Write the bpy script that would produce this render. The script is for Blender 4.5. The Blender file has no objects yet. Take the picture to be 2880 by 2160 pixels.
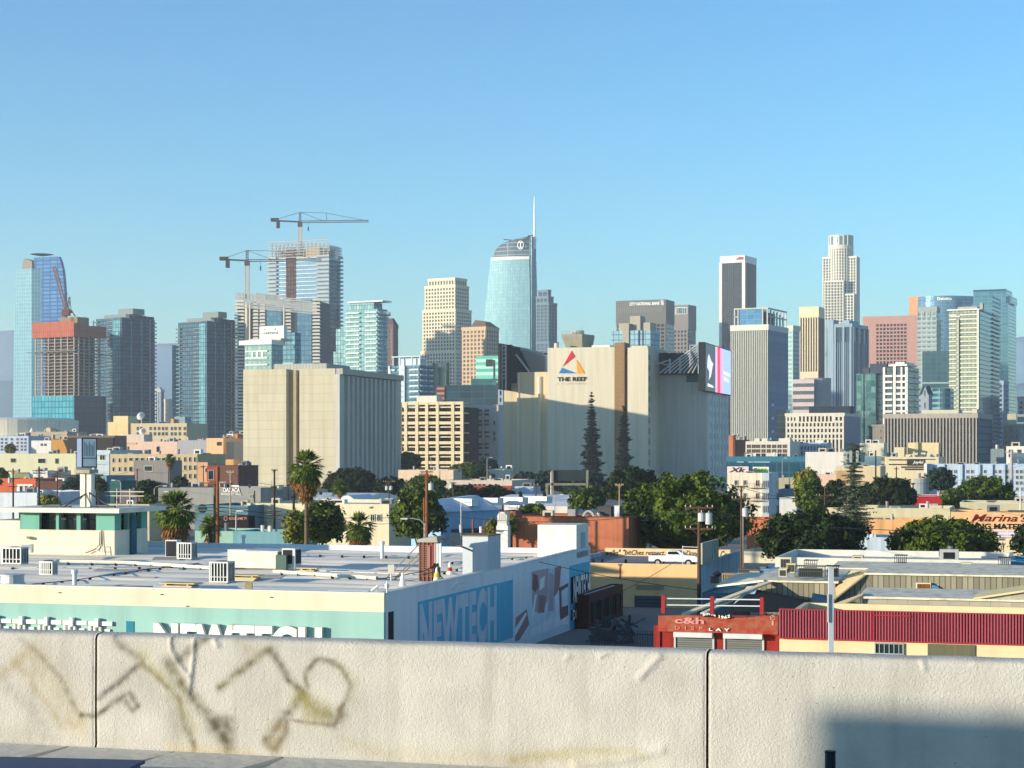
SUN_E = 3.75; SKY_S = .15; EXPO = 1.25; SKY_AIR = 1.; SKY_DUST = .0; SKY_OZ = 3.3; SKY_TINT = (.50, .64, .665, 1)
HAZE = 1.15e-4; HAZE_C = (.95, .98, 1., 1)
SKY_G = 1.2; HAZE_G = .3; VB = 3
import bpy, math, random
from mathutils import Vector, Matrix, noise
R = math.radians
F, HZ, H, CX = 5200., 1270., 14., 1440.      # focal length and horizon in photo pixels, eye height in metres
SC = bpy.context.scene
COL = SC.collection
rnd = random.Random(7)
def wx(px, D): return (px-CX)/F*D
def wz(py, D): return H+(HZ-py)/F*D
def at(px, py, D): return Vector((wx(px, D), D, wz(py, D)))
def hx(h):
    h = h.lstrip('#'); o = []
    for i in (0, 2, 4):
        c = int(h[i:i+2], 16)/255.
        o.append(c/12.92 if c <= .04045 else ((c+.055)/1.055)**2.4)
    return (o[0], o[1], o[2], 1.)
def mulc(c, k): return (min(1, c[0]*k), min(1, c[1]*k), min(1, c[2]*k), 1)
# ------------------------------------------------------------------ materials
_M = {}
def newmat(key):
    m = bpy.data.materials.new(key); m.use_nodes = True
    nt = m.node_tree; b = nt.nodes['Principled BSDF']
    return m, nt, b
def L_(nt, a, b): nt.links.new(a, b)
def nd(nt, t, **k):
    n = nt.nodes.new(t)
    for a, v in k.items(): setattr(n, a, v)
    return n
def mixc(nt, fac, a, b, mode='MIX'):
    n = nd(nt, 'ShaderNodeMix', data_type='RGBA', blend_type=mode)
    for i, v in ((0, fac), (6, a), (7, b)):
        if hasattr(v, 'is_linked'): L_(nt, v, n.inputs[i])
        else: n.inputs[i].default_value = v
    return n.outputs[2]
def plaster(h, rough=.85, var=.12, scale=.6, streak=.12, bump=0., met=0., spec=.3):
    """painted or rendered surface with blotches and vertical streaks"""
    key = ('pl', h, rough, var, scale, streak, bump, met)
    if key in _M: return _M[key]
    m, nt, b = newmat('plaster_'+h); c = hx(h)
    tc = nd(nt, 'ShaderNodeTexCoord')
    n1 = nd(nt, 'ShaderNodeTexNoise'); n1.inputs['Scale'].default_value = scale; n1.inputs['Detail'].default_value = 5
    L_(nt, tc.outputs['Object'], n1.inputs['Vector'])
    mp = nd(nt, 'ShaderNodeMapping'); mp.inputs['Scale'].default_value = (1.3, 1.3, .07)
    L_(nt, tc.outputs['Object'], mp.inputs['Vector'])
    n2 = nd(nt, 'ShaderNodeTexNoise'); n2.inputs['Scale'].default_value = scale*1.6; n2.inputs['Detail'].default_value = 3
    L_(nt, mp.outputs[0], n2.inputs['Vector'])
    a = mixc(nt, n1.outputs['Fac'], mulc(c, 1-var), mulc(c, 1+var))
    r = nd(nt, 'ShaderNodeMapRange'); r.inputs['From Min'].default_value = .45; r.inputs['From Max'].default_value = .75
    r.inputs['To Max'].default_value = streak*2
    L_(nt, n2.outputs['Fac'], r.inputs[0])
    o = mixc(nt, r.outputs[0], a, mulc(c, .45))
    L_(nt, o, b.inputs['Base Color'])
    b.inputs['Roughness'].default_value = rough; b.inputs['Metallic'].default_value = met
    b.inputs['Specular IOR Level'].default_value = spec*.7
    if bump:
        bp = nd(nt, 'ShaderNodeBump'); bp.inputs['Strength'].default_value = bump; bp.inputs['Distance'].default_value = .05
        n3 = nd(nt, 'ShaderNodeTexNoise'); n3.inputs['Scale'].default_value = 12
        L_(nt, tc.outputs['Object'], n3.inputs['Vector']); L_(nt, n3.outputs['Fac'], bp.inputs['Height']); L_(nt, bp.outputs[0], b.inputs['Normal'])
    _M[key] = m; return m
def metal(h, rough=.45, met=.6): return plaster(h, rough, .08, .9, .05, 0, met, .5)
def cells(h1, h2, hl, bw, fh, mort=.15, rough=.15, met=.5, bias=0., wav=.15, off=0.):
    """rectangular panes or panels bw x fh metres, each with its own tone, divided by lines of colour hl"""
    key = ('ce', h1, h2, hl, bw, fh, mort, rough, met, bias, wav, off)
    if key in _M: return _M[key]
    m, nt, b = newmat('panes_'+h1)
    uv = nd(nt, 'ShaderNodeUVMap')
    br = nd(nt, 'ShaderNodeTexBrick', offset=off, squash=1.0)
    sc = .05
    br.inputs['Scale'].default_value = sc
    k_ = .62 if met > .3 else 1.
    br.inputs['Color1'].default_value = mulc(hx(h1), k_); br.inputs['Color2'].default_value = mulc(hx(h2), k_); br.inputs['Mortar'].default_value = hx(hl)
    br.inputs['Brick Width'].default_value = bw*sc; br.inputs['Row Height'].default_value = fh*sc
    br.inputs['Mortar Size'].default_value = mort*sc; br.inputs['Mortar Smooth'].default_value = .1; br.inputs['Bias'].default_value = bias
    L_(nt, uv.outputs[0], br.inputs['Vector'])
    nz = nd(nt, 'ShaderNodeTexNoise'); nz.inputs['Scale'].default_value = .06; nz.inputs['Detail'].default_value = 4
    L_(nt, uv.outputs[0], nz.inputs['Vector'])
    o = mixc(nt, nz.outputs['Fac'], br.outputs['Color'], (.45, .50, .52, 1), 'OVERLAY')
    if met == 0:
        tc = nd(nt, 'ShaderNodeTexCoord'); mp = nd(nt, 'ShaderNodeMapping'); mp.inputs['Scale'].default_value = (.9, .9, .05); L_(nt, tc.outputs['Object'], mp.inputs['Vector'])
        n2 = nd(nt, 'ShaderNodeTexNoise'); n2.inputs['Scale'].default_value = .7; n2.inputs['Detail'].default_value = 5; L_(nt, mp.outputs[0], n2.inputs['Vector'])
        rr = nd(nt, 'ShaderNodeMapRange'); rr.inputs['From Min'].default_value = .45; rr.inputs['From Max'].default_value = .72; rr.inputs['To Max'].default_value = .3; L_(nt, n2.outputs['Fac'], rr.inputs[0])
        o = mixc(nt, rr.outputs[0], o, mulc(hx(h1), .5))
    L_(nt, o, b.inputs['Base Color'])
    r = nd(nt, 'ShaderNodeMapRange'); r.inputs['To Min'].default_value = rough; r.inputs['To Max'].default_value = .6
    L_(nt, br.outputs['Fac'], r.inputs[0]); L_(nt, r.outputs[0], b.inputs['Roughness'])
    r2 = nd(nt, 'ShaderNodeMapRange'); r2.inputs['To Min'].default_value = met; r2.inputs['To Max'].default_value = .0
    L_(nt, br.outputs['Fac'], r2.inputs[0]); L_(nt, r2.outputs[0], b.inputs['Metallic'])
    b.inputs['Specular IOR Level'].default_value = .5 if met > .05 else .12
    if wav:
        bp = nd(nt, 'ShaderNodeBump'); bp.inputs['Strength'].default_value = wav; bp.inputs['Distance'].default_value = .3
        n3 = nd(nt, 'ShaderNodeTexNoise'); n3.inputs['Scale'].default_value = .35
        L_(nt, uv.outputs[0], n3.inputs['Vector']); L_(nt, n3.outputs['Fac'], bp.inputs['Height']); L_(nt, bp.outputs[0], b.inputs['Normal'])
    _M[key] = m; return m
def boards(h1, h2, w, fh=30., hl='4a463e', mort=.02, rough=.9): return cells(h1, h2, hl, w, fh, mort, rough, 0., 0., 0.)
def leafm(h1, h2, scale=.8):
    key = ('lf', h1, h2)
    if key in _M: return _M[key]
    m, nt, b = newmat('leaf_'+h1)
    tc = nd(nt, 'ShaderNodeTexCoord'); n1 = nd(nt, 'ShaderNodeTexNoise'); n1.inputs['Scale'].default_value = scale; n1.inputs['Detail'].default_value = 3
    L_(nt, tc.outputs['Object'], n1.inputs['Vector'])
    r = nd(nt, 'ShaderNodeMapRange'); r.inputs['From Min'].default_value = .35; r.inputs['From Max'].default_value = .65
    L_(nt, n1.outputs['Fac'], r.inputs[0])
    o = mixc(nt, r.outputs[0], hx(h1), hx(h2)); L_(nt, o, b.inputs['Base Color'])
    b.inputs['Roughness'].default_value = .6; b.inputs['Specular IOR Level'].default_value = .15
    _M[key] = m; return m
def glow(h, s=1.):
    key = ('em', h, s)
    if key in _M: return _M[key]
    m, nt, b = newmat('lit_'+h); b.inputs['Base Color'].default_value = hx(h)
    b.inputs['Emission Color'].default_value = hx(h); b.inputs['Emission Strength'].default_value = s
    _M[key] = m; return m
# ------------------------------------------------------------------ mesh building
class MB:
    def __init__(s): s.v = []; s.f = []; s.m = []
    def poly(s, pts, m=0):
        i = len(s.v); s.v += [tuple(p) for p in pts]; s.f.append(tuple(range(i, i+len(pts)))); s.m.append(m)
    def box(s, x0, x1, y0, y1, z0, z1, m=0):
        if x0 > x1: x0, x1 = x1, x0
        if y0 > y1: y0, y1 = y1, y0
        if z0 > z1: z0, z1 = z1, z0
        i = len(s.v)
        s.v += [(x0, y0, z0), (x1, y0, z0), (x1, y1, z0), (x0, y1, z0), (x0, y0, z1), (x1, y0, z1), (x1, y1, z1), (x0, y1, z1)]
        for q in ((0, 3, 2, 1), (4, 5, 6, 7), (0, 1, 5, 4), (1, 2, 6, 5), (2, 3, 7, 6), (3, 0, 4, 7)):
            s.f.append(tuple(i+k for k in q)); s.m.append(m)
    def loft(s, rows, m=0, cap=True, mt=None):
        n = len(rows[0]); i = len(s.v)
        for r in rows: s.v += [tuple(p) for p in r]
        for a in range(len(rows)-1):
            for k in range(n):
                k2 = (k+1) % n
                s.f.append((i+a*n+k, i+a*n+k2, i+(a+1)*n+k2, i+(a+1)*n+k)); s.m.append(m)
        if cap:
            s.f.append(tuple(i+(len(rows)-1)*n+k for k in range(n))); s.m.append(m if mt is None else mt)
            s.f.append(tuple(i+k for k in reversed(range(n)))); s.m.append(m)
    def prism(s, pts, z0, z1, m=0, mt=None):
        s.loft([[(x, y, z0) for x, y in pts], [(x, y, z1) for x, y in pts]], m, True, mt)
    def cyl(s, p, q, r, r2=None, n=8, m=0, cap=True):
        p = Vector(p); q = Vector(q); r2 = r if r2 is None else r2
        d = (q-p).normalized(); a = Vector((0, 0, 1)) if abs(d.z) < .9 else Vector((1, 0, 0))
        e = d.cross(a).normalized(); f = d.cross(e)
        ro = []
        for c, rr in ((p, r), (q, r2)):
            ro.append([c+(e*math.cos(2*math.pi*k/n)+f*math.sin(2*math.pi*k/n))*rr for k in range(n)])
        s.loft(ro, m, cap)
    def bar(s, p, q, w, h=None, m=0):
        h = w if h is None else h
        p = Vector(p); q = Vector(q); d = (q-p).normalized(); a = Vector((0, 0, 1)) if abs(d.z) < .95 else Vector((1, 0, 0))
        e = d.cross(a).normalized()*w/2; f = d.cross(e).normalized()*h/2
        s.loft([[c-e-f, c+e-f, c+e+f, c-e+f] for c in (p, q)], m)
    def tube(s, pts, r, n=5, m=0):
        for a, b in zip(pts, pts[1:]): s.cyl(a, b, r, r, n, m, False)
    def slab(s, pts, t, m=0):
        """a flat polygon given thickness t straight down"""
        s.loft([[(p[0], p[1], p[2]-t) for p in pts], [tuple(p) for p in pts]], m)
    def build(s, name, mats, parent=None, label=None, cat=None, group=None, kind=None, org=None, smooth=False, uv=True):
        if not isinstance(mats, (list, tuple)): mats = [mats]
        v = s.v
        if org is not None: v = [(x-org[0], y-org[1], z-org[2]) for x, y, z in v]
        me = bpy.data.meshes.new(name); me.from_pydata(v, [], s.f)
        for m in mats: me.materials.append(m)
        if len(mats) > 1: me.polygons.foreach_set('material_index', s.m)
        if uv:
            ul = me.uv_layers.new(name='UVMap').data; vs = me.vertices
            for p in me.polygons:
                n = p.normal
                if abs(n.z) > .7:
                    for li in p.loop_indices:
                        c = vs[me.loops[li].vertex_index].co; ul[li].uv = (c.x, c.y)
                else:
                    l = math.hypot(n.x, n.y) or 1; tx, ty = -n.y/l, n.x/l
                    for li in p.loop_indices:
                        c = vs[me.loops[li].vertex_index].co; ul[li].uv = (c.x*tx+c.y*ty, c.z)
        if smooth: me.polygons.foreach_set('use_smooth', [True]*len(me.polygons))
        o = bpy.data.objects.new(name, me); COL.objects.link(o)
        if org is not None: o.location = org
        if parent is not None: o.parent = parent
        return tag(o, label, cat, group, kind)
def tag(o, label=None, cat=None, group=None, kind=None):
    if label: o['label'] = label
    if cat: o['category'] = cat
    if group: o['group'] = group
    if kind: o['kind'] = kind
    return o
def empty(name, label, cat, loc, rz=0., group=None):
    o = bpy.data.objects.new(name, None); o.location = loc; o.rotation_euler = (0, 0, rz); o.empty_display_size = .5
    COL.objects.link(o); return tag(o, label, cat, group)
def dup(o, loc, rz=None, label=None):
    r = o.copy(); COL.objects.link(r); r.location = loc
    if rz is not None: r.rotation_euler = (0, 0, rz)
    if label: r['label'] = label
    for ch in list(o.children):
        c = ch.copy(); COL.objects.link(c); c.parent = r
        for g in list(ch.children):
            d = g.copy(); COL.objects.link(d); d.parent = c
    return r
def child(name, mb, mats, parent, label=None, **k): return mb.build(name, mats, parent, label, **k)
def textmesh(s, w, h, ext=.05, bold=0., shear=0., space=1.):
    """lettering fitted to w x h metres: returns verts (x right, y up, z out) and faces"""
    cu = bpy.data.curves.new('t', 'FONT'); cu.body = s; cu.size = 1; cu.extrude = 0.; cu.offset = bold; cu.shear = shear; cu.space_character = space
    cu.resolution_u = 3
    ob = bpy.data.objects.new('t', cu); COL.objects.link(ob)
    dg = bpy.context.evaluated_depsgraph_get(); me = bpy.data.meshes.new_from_object(ob.evaluated_get(dg))
    vs = [v.co.copy() for v in me.vertices]; fs = [tuple(p.vertices) for p in me.polygons]
    x0 = min(v.x for v in vs); x1 = max(v.x for v in vs); y0 = min(v.y for v in vs); y1 = max(v.y for v in vs)
    # boundary edges for the letter sides
    cnt = {}
    for f in fs:
        for a, b in zip(f, f[1:]+f[:1]): cnt[(a, b)] = 1
    edges = [(a, b) for (a, b) in cnt if (b, a) not in cnt]
    bpy.data.objects.remove(ob); bpy.data.curves.remove(cu); bpy.data.meshes.remove(me)
    P = [((v.x-x0)/(x1-x0)*w, (v.y-y0)/(y1-y0)*h) for v in vs]
    return P, fs, edges, ext
def lettering(name, s, parent, face, s0, s1, z0, z1, off, mats, ext=.05, bold=0., shear=0., space=1., label=None, fn=None):
    """letters on face 'F' (front, facing -y) or 'S' (side, facing +x) of a building's own frame"""
    P, fs, ed, ext = textmesh(s, s1-s0, z1-z0, ext, bold, shear, space)
    def mp(x, y, o):
        if fn: return fn(s0+x, z0+y, off+o)
        return (s0+x, -(off+o), z0+y) if face == 'F' else (off+o, s0+x, z0+y)
    mb = MB(); n = len(P)
    mb.v = [mp(x, y, ext) for x, y in P]+[mp(x, y, 0) for x, y in P]
    for f in fs: mb.f.append(f); mb.m.append(0)
    for a, b in ed: mb.f.append((b, a, a+n, b+n)); mb.m.append(1 if isinstance(mats, (list, tuple)) and len(mats) > 1 else 0)
    return mb.build(name, mats, parent, label)
# ------------------------------------------------------------------ buildings
class Bd:
    """building frame: origin on the ground under its near right front corner, x along the front, y into depth"""
    def __init__(s, name, label, cat, xl, xc, xr, D, a, yt, L=None, group=None, z0=0.):
        s.D = D; s.a = R(a); s.c = math.cos(s.a); s.n = math.sin(s.a); s.X0 = wx(xc, D); s.Y0 = D
        s.W = -s.fx(xl) if xl is not None else 10.
        s.L = L if L is not None else min(90., max(4., s.fy(xr)))
        s.h = wz(yt, D)-z0; s.z0 = z0
        s.root = empty(name, label, cat, (s.X0, s.Y0, z0), -s.a, group)
    def fx(s, px, y=0.):
        t = (px-CX)/F; return (t*(s.Y0+y*s.c)-s.X0-y*s.n)/(s.c+t*s.n)
    def fy(s, px, x=0.):
        t = (px-CX)/F; return (t*(s.Y0-x*s.n)-s.X0-x*s.c)/(s.n-t*s.c)
    def fz(s, py, x=0., y=0.): return wz(py, s.Y0-x*s.n+y*s.c)-s.z0
    def w(s, x, y, z): return Vector((s.X0+x*s.c+y*s.n, s.Y0-x*s.n+y*s.c, z+s.z0))
    def part(s, name, mb, mats, label=None, **k): return mb.build(name, mats, s.root, label, **k)
def fb(mb, face, s0, s1, o0, o1, z0, z1, m=0, at_=0.):
    if face == 'F': mb.box(s0, s1, at_-o1, at_-o0, z0, z1, m)
    else: mb.box(at_+o0, at_+o1, s0, s1, z0, z1, m)
def grid(mb, face, s0, s1, z0, z1, fh=4., bw=3., sp=1.2, pw=.8, dep=.4, at_=0., m=0, ext=0.):
    """spandrels every fh and piers every bw, standing dep in front of the glazing"""
    if sp > 0:
        n = max(1, round((z1-z0)/fh)); f = (z1-z0)/n
        for i in range(n+1):
            a = z0+i*f-(sp/2 if i else 0); b = a+(sp if 0 < i < n else sp/2)
            fb(mb, face, s0, s1+ext, 0, dep, a, min(b, z1), m, at_)
    if pw > 0:
        n = max(1, round((s1-s0-pw)/bw)); f = (s1-s0-pw)/n
        for i in range(n+1):
            a = s0+i*f; fb(mb, face, a, a+pw, 0, dep*1.12+.01, z0, z1, m, at_)
_W = {}
def window(parent, face, s0, s1, z0, z1, at_=0., fr=None, gl=None, mull=1, name='window', t=.1, label=None):
    """one window: frame standing proud of the wall and dark panes just behind it"""
    fr = fr or WFRAME; gl = gl or WGLASS
    key = (round(s1-s0, 2), round(z1-z0, 2), face, fr.name, gl.name, mull, t)
    if key not in _W:
        w, h = s1-s0, z1-z0; mb = MB()
        fb(mb, face, 0, w, 0, .05, 0, h, 1)
        for q in ((0, w, 0, t), (0, w, h-t, h), (0, t, t, h-t), (w-t, w, t, h-t)): fb(mb, face, q[0], q[1], 0, .12, q[2], q[3], 0)
        for k in range(mull): x = w*(k+1)/(mull+1); fb(mb, face, x-t/3, x+t/3, 0, .09, t, h-t, 0)
        o = mb.build(name, [fr, gl]); _W[key] = o.data
    else:
        o = bpy.data.objects.new(name, _W[key]); COL.objects.link(o)
    o.location = (s0, at_, z0) if face == 'F' else (at_, s0, z0)
    o.parent = parent
    if label: o['label'] = label
    return o
def tower(name, label, xl, xc, xr, D, a, yt, core, wall, Ff=None, Sf=None, top=0., L=None, pent=(), rail=None, cat='tower', group=None):
    b = Bd(name, label, cat, xl, xc, xr, D, a, yt, L, group)
    mb = MB(); mb.box(-b.W, 0, 0, b.L, 0, b.h-(.3 if top else 0)); b.part('glazing' if (Ff or Sf) else 'wall', mb, core)
    if Ff or Sf or top:
        mb = MB()
        if Ff: grid(mb, 'F', -b.W, 0, 0, b.h-top, *Ff)
        if Sf: grid(mb, 'S', 0, b.L, 0, b.h-top, *Sf)
        if top:
            dp = (Ff or Sf or (0, 0, 0, 0, .3))[4]*1.3+.05
            mb.box(-b.W-dp, dp, -dp, b.L+dp, b.h-top, b.h)
        b.part('wall', mb, wall)
    for (p0, p1, py) in pent:
        mb = MB(); y0 = b.L*.25; x0 = b.fx(p0, y0); x1 = b.fx(p1, y0)
        z1 = b.fz(py, (x0+x1)/2, y0); z1 = max(z1, b.h+.8)
        mb.box(x0, x1, y0, b.L*.8, b.h, z1); mb.box(x0-.3, x1+.3, y0-.3, b.L*.8+.3, z1, z1+.35); b.part('rooftop_housing', mb, PENT)
    return b
def low(name, label, xl, xc, xr, D, yt, wall, a=16., roof=None, par=.5, L=None, cat='building', group=None, coping=None, th=.25, clut=True):
    """flat-roofed low building: walls up to a parapet and a roof sheet inside it"""
    b = Bd(name, label, cat, xl, xc, xr, D, a, yt, L, group)
    mb = MB(); W, L, h = b.W, b.L, b.h
    mb.box(-W, 0, 0, th, 0, h); mb.box(-W, 0, L-th, L, 0, h); mb.box(-W, -W+th, th, L-th, 0, h); mb.box(-th, 0, th, L-th, 0, h)
    b.part('wall', mb, wall)
    mb = MB(); mb.box(-W+th, -th, th, L-th, h-par-.2, h-par); b.part('roof', mb, roof or ROOFW)
    if coping:
        mb = MB(); e = .06
        mb.box(-W-e, e, -e, th+e, h, h+.1); mb.box(-W-e, e, L-th-e, L+e, h, h+.1)
        mb.box(-W-e, -W+th+e, th+e, L-th-e, h, h+.1); mb.box(-th-e, e, th+e, L-th-e, h, h+.1); b.part('coping', mb, coping)
    if clut and L > 5 and W > 4:
        rn = random.Random(int(xl*3+yt)); k = 1+min(1.6, D/500.)
        for i in range(min(7, 2+int(W/6))):
            x = -W*(.05+.88*rn.random()); y = L*(.15+.6*rn.random()); z = h-par; mt = CLUT[rn.randrange(len(CLUT))]; mb = MB()
            if rn.random() < .35:
                mb.cyl((x, y, z), (x, y, z+(.5+.5*rn.random())*k), .12*k, .16*k, 8); b.part('roof_vent', mb, mt)
            else:
                w_ = (.5+.8*rn.random())*k; d_ = (.5+.5*rn.random())*k; hh = (.35+.55*rn.random())*k; mb.box(x, x+w_, y, y+d_, z+.05, z+hh); mb.box(x+w_*.2, x+w_*.8, y-.03, y, z+hh*.35, z+hh*.8, 1); b.part('roof_unit', mb, [mt, BLACKM])
    return b
WFRAME = plaster('b9b7ae', .6, .05); WGLASS = cells('1c2a30', '33444a', '22282a', 1.4, 1.8, .04, .12, .2)
DARKG = cells('0f171b', '222e33', '1a1a1a', 1.5, 2., .05, .1, .25)
PENT = plaster('9a988f', .8, .1); ROOFW = plaster('c9c9c6', .7, .12, .25, .2); ROOFG = plaster('8b8a86', .85, .15, .25, .2)
BLACKM = plaster('16171a', .6, .1); STEELW = plaster('c8c6bf', .5, .05); WHITE = plaster('e2dfd6', .6, .04)
CLUT = [plaster('d8d4c8', .6), plaster('a8a8a4', .6), plaster('8c8474', .7), plaster('bdb49c', .7), plaster('6f7478', .6)]
# ------------------------------------------------------------------ camera, light, sky
cam = bpy.data.cameras.new('camera'); co = bpy.data.objects.new('camera', cam); COL.objects.link(co); SC.camera = co
co.location = (0, 0, H); co.rotation_euler = (R(90), 0, 0)
cam.sensor_width = 36; cam.lens = 36*F/2880; cam.shift_y = (HZ-1080)/2880; cam.clip_start = .1; cam.clip_end = 60000
SC.render.resolution_x, SC.render.resolution_y = 1024, 768
AZ = 66.; EL = 7.7
sv = Vector((-math.sin(R(AZ))*math.cos(R(EL)), -math.cos(R(AZ))*math.cos(R(EL)), math.sin(R(EL))))   # towards the sun
sl = bpy.data.lights.new('sun', 'SUN'); sl.energy = SUN_E; sl.angle = R(.5); sl.color = (1., .885, .71)
so = bpy.data.objects.new('sun', sl); COL.objects.link(so); so.rotation_euler = (-sv).to_track_quat('-Z', 'Y').to_euler()
w = bpy.data.worlds.new('World'); SC.world = w; w.use_nodes = True; nt = w.node_tree
bg = nt.nodes['Background']; sky = nt.nodes.new('ShaderNodeTexSky'); sky.sky_type = 'NISHITA'; sky.sun_disc = False
sky.sun_elevation = R(EL); sky.sun_rotation = math.atan2(sv.x, sv.y)
sky.air_density = SKY_AIR; sky.dust_density = SKY_DUST; sky.ozone_density = SKY_OZ
mx = nd(nt, 'ShaderNodeMix', data_type='RGBA', blend_type='MULTIPLY'); mx.inputs[0].default_value = 1
mx.inputs[7].default_value = SKY_TINT
gm = nd(nt, 'ShaderNodeGamma'); gm.inputs[1].default_value = SKY_G; nt.links.new(sky.outputs[0], gm.inputs[0]); nt.links.new(gm.outputs[0], mx.inputs[6]); nt.links.new(mx.outputs[2], bg.inputs[0]); bg.inputs[1].default_value = SKY_S
SC.view_settings.view_transform = 'Standard'; SC.view_settings.look = 'None'; SC.view_settings.exposure = EXPO; SC.view_settings.gamma = 1
SC.cycles.use_denoising = True; SC.cycles.max_bounces = 6; SC.cycles.diffuse_bounces = 3; SC.cycles.glossy_bounces = 3; SC.cycles.volume_bounces = VB
SC.cycles.sample_clamp_indirect = 6
# ------------------------------------------------------------------ ground, hills, air
g = MB(); g.poly([(-8800, -600, 0), (8800, -600, 0), (8800, 7500, 0), (-8800, 7500, 0)])
g.build('ground', plaster('857f75', .95, .25, .02, .1), kind='structure', uv=False)
def ridge(name, prof, D, col, dep=1000):
    """a mountain range: px,py crest profile at distance D, with noisy flanks"""
    mb = MB(); xs = []; n = 90; x0, x1 = prof[0][0], prof[-1][0]; rows = []
    for j in range(14):
        t = j/13.; row = []
        for i in range(n+1):
            px = x0+(x1-x0)*i/n
            for (a, ya), (b_, yb) in zip(prof, prof[1:]):
                if a <= px <= b_: yy = ya+(yb-ya)*(px-a)/(b_-a); break
            X = wx(px, D); hh = wz(yy, D)
            z = hh*(1-abs(t-.6)/.6 if t < .6 else 1-(t-.6)/.4*.9)
            nz = noise.fractal(Vector((X/700., t*3, D/1000.)), 1., 2., 4)
            z = z*(1+.10*nz*(0 if abs(t-.6) < .04 else 1))+(nz*25 if 0 < t < 1 else 0)
            if t == 0: z = -.5
            row.append((X, D-dep*(.6-t)*1.2, max(-.5, z)))
        rows.append(row)
    k = n+1
    for r in rows: mb.v += r
    for j in range(13):
        for i in range(n): mb.f.append((j*k+i, j*k+i+1, (j+1)*k+i+1, (j+1)*k+i)); mb.m.append(0)
    mb.build(name, plaster(col, .95, .25, .004, .0), kind='structure', smooth=True, uv=False)
ridge('mountains', [(-700, 1080), (-400, 990), (-200, 950), (0, 922), (60, 918), (130, 935), (230, 975), (330, 958), (430, 945), (520, 950), (640, 975), (800, 1020), (1000, 1090), (1300, 1140), (1700, 1150), (2100, 1120), (2400, 1060), (2700, 975), (2860, 938), (3000, 930), (3300, 960), (3700, 1060)], 6400, '7fa4b0')  # pale blue colour carries part of the distance haze
ridge('hills', [(-700, 1120), (-300, 1090), (0, 1070), (100, 1075), (300, 1120), (430, 1150), (600, 1180), (1000, 1200), (2000, 1200), (2600, 1150), (2800, 1090), (2880, 1070), (3200, 1080), (3700, 1150)], 4900, '6f8e98', 700)  # bluish for the same haze as the range behind
hz = MB(); hz.box(-9000, 9000, -700, 7600, -1.2, 465)
m = bpy.data.materials.new('haze_air'); m.use_nodes = True; nt = m.node_tree
for n_ in list(nt.nodes): nt.nodes.remove(n_)
out = nd(nt, 'ShaderNodeOutputMaterial'); pv = nd(nt, 'ShaderNodeVolumePrincipled')
pv.inputs['Density'].default_value = HAZE; pv.inputs['Color'].default_value = HAZE_C; pv.inputs['Anisotropy'].default_value = HAZE_G
L_(nt, pv.outputs[0], out.inputs['Volume'])
hz.build('haze', m, kind='stuff', uv=False)
# ------------------------------------------------------------------ skyline, left to right
random.seed(3)
G_PALE = cells('6796a6', '74a2ae', '8db2ba', 3., 3.9, .5, .6, .0)
G_BLUE = cells('35587a', '4d7396', '27405c', 6., 3.9, .5, .08, .7, 0, .3)
G_TEAL = cells('044258', '0c6e8c', '031c2a', 1.9, 3.2, .3, .4, .0, 0, .0)
G_TEALL = cells('4a8a94', '74aab0', '2c5f6a', 3.2, 3.2, .3, .5, .0)
G_GREEN = cells('6b9a9c', 'a6c2ba', '54808a', 2.5, 3.3, .3, .6, .0)
G_SKY = cells('7ea6bf', '95b9ca', '4a7086', 3.6, 3.6, .35, .12, .5)
G_DARK = cells('20262c', '2c343b', '15181b', 1.6, 4., .2, .15, .4)
G_MID = cells('2c4152', '4a6274', '223344', 3., 4., .4, .12, .5)
G_AQUA = cells('2b8a9a', '44a4b0', '1b5f70', 4., 5., .45, .6, .0)
G_AQD = cells('0e4350', '17535f', '0a2f38', 4., 5., .35, .7, .0)  # darker copy of the aqua wrap, side shade put into its colour
CONC = plaster('b3a897', .85, .12); CONCD = plaster('8d857a', .85, .12); CONCW = plaster('cdc6b6', .8, .08)
# 1 tall sail tower of pale glass at the far left
b = Bd('glass_tower', 'tall glass tower at far left, pale slab joined to a curved blue sail with helipad', 'tower', 40, 112, 150, 1900, 25, 754, L=34)
mb = MB(); W = b.W
x1 = b.fx(89)
rows = []
for py, pl in ((1290, 35), (1000, 38), (754, 43)):
    z = max(0, b.fz(py)); x0 = b.fx(pl); rows.append([(x0, 0, z), (x1, 0, z), (0, 7, z), (0, b.L, z), (x0, b.L, z)])
mb.loft(rows); b.part('pale_slab', mb, G_PALE)
mb = MB(); rows = []
for py, pl, pr in ((1290, 112, 181), (895, 112, 181), (830, 110, 180), (790, 105, 177), (760, 100, 174), (735, 96, 168), (722, 94, 163)):
    z = max(0, b.fz(py)); y0 = 5.; x0 = b.fx(pl, y0); xr = b.fx(pr, y0)
    rows.append([(x0, y0, z), (xr, y0+1, z), (xr-3, y0+9, z), (x0, y0+9, z)])
mb.loft(rows); b.part('blue_sail', mb, cells('34689c', '5088b8', '26507c', 9., 3.9, .7, .6, .0, 0, .0))
mb = MB(); z = b.fz(721, 0, 15); xc = b.fx(118, 15); mb.cyl((xc, 15, z+1), (xc, 15, z+2.4), 4, 12, 20); b.part('helipad', mb, BLACKM)
mb = MB(); x0 = b.fx(60, 8); x2 = b.fx(90, 8); zt = b.fz(724, 0, 8); zb = b.h
mb.loft([[(x0, 8, zb), (x2, 8, zb), (x2, 22, zb), (x0, 22, zb)], [(x0+3, 8, zt), (x2, 8, zt-3), (x2, 22, zt-3), (x0+3, 22, zt)]]); b.part('roof_screen', mb, CONCD)
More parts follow.
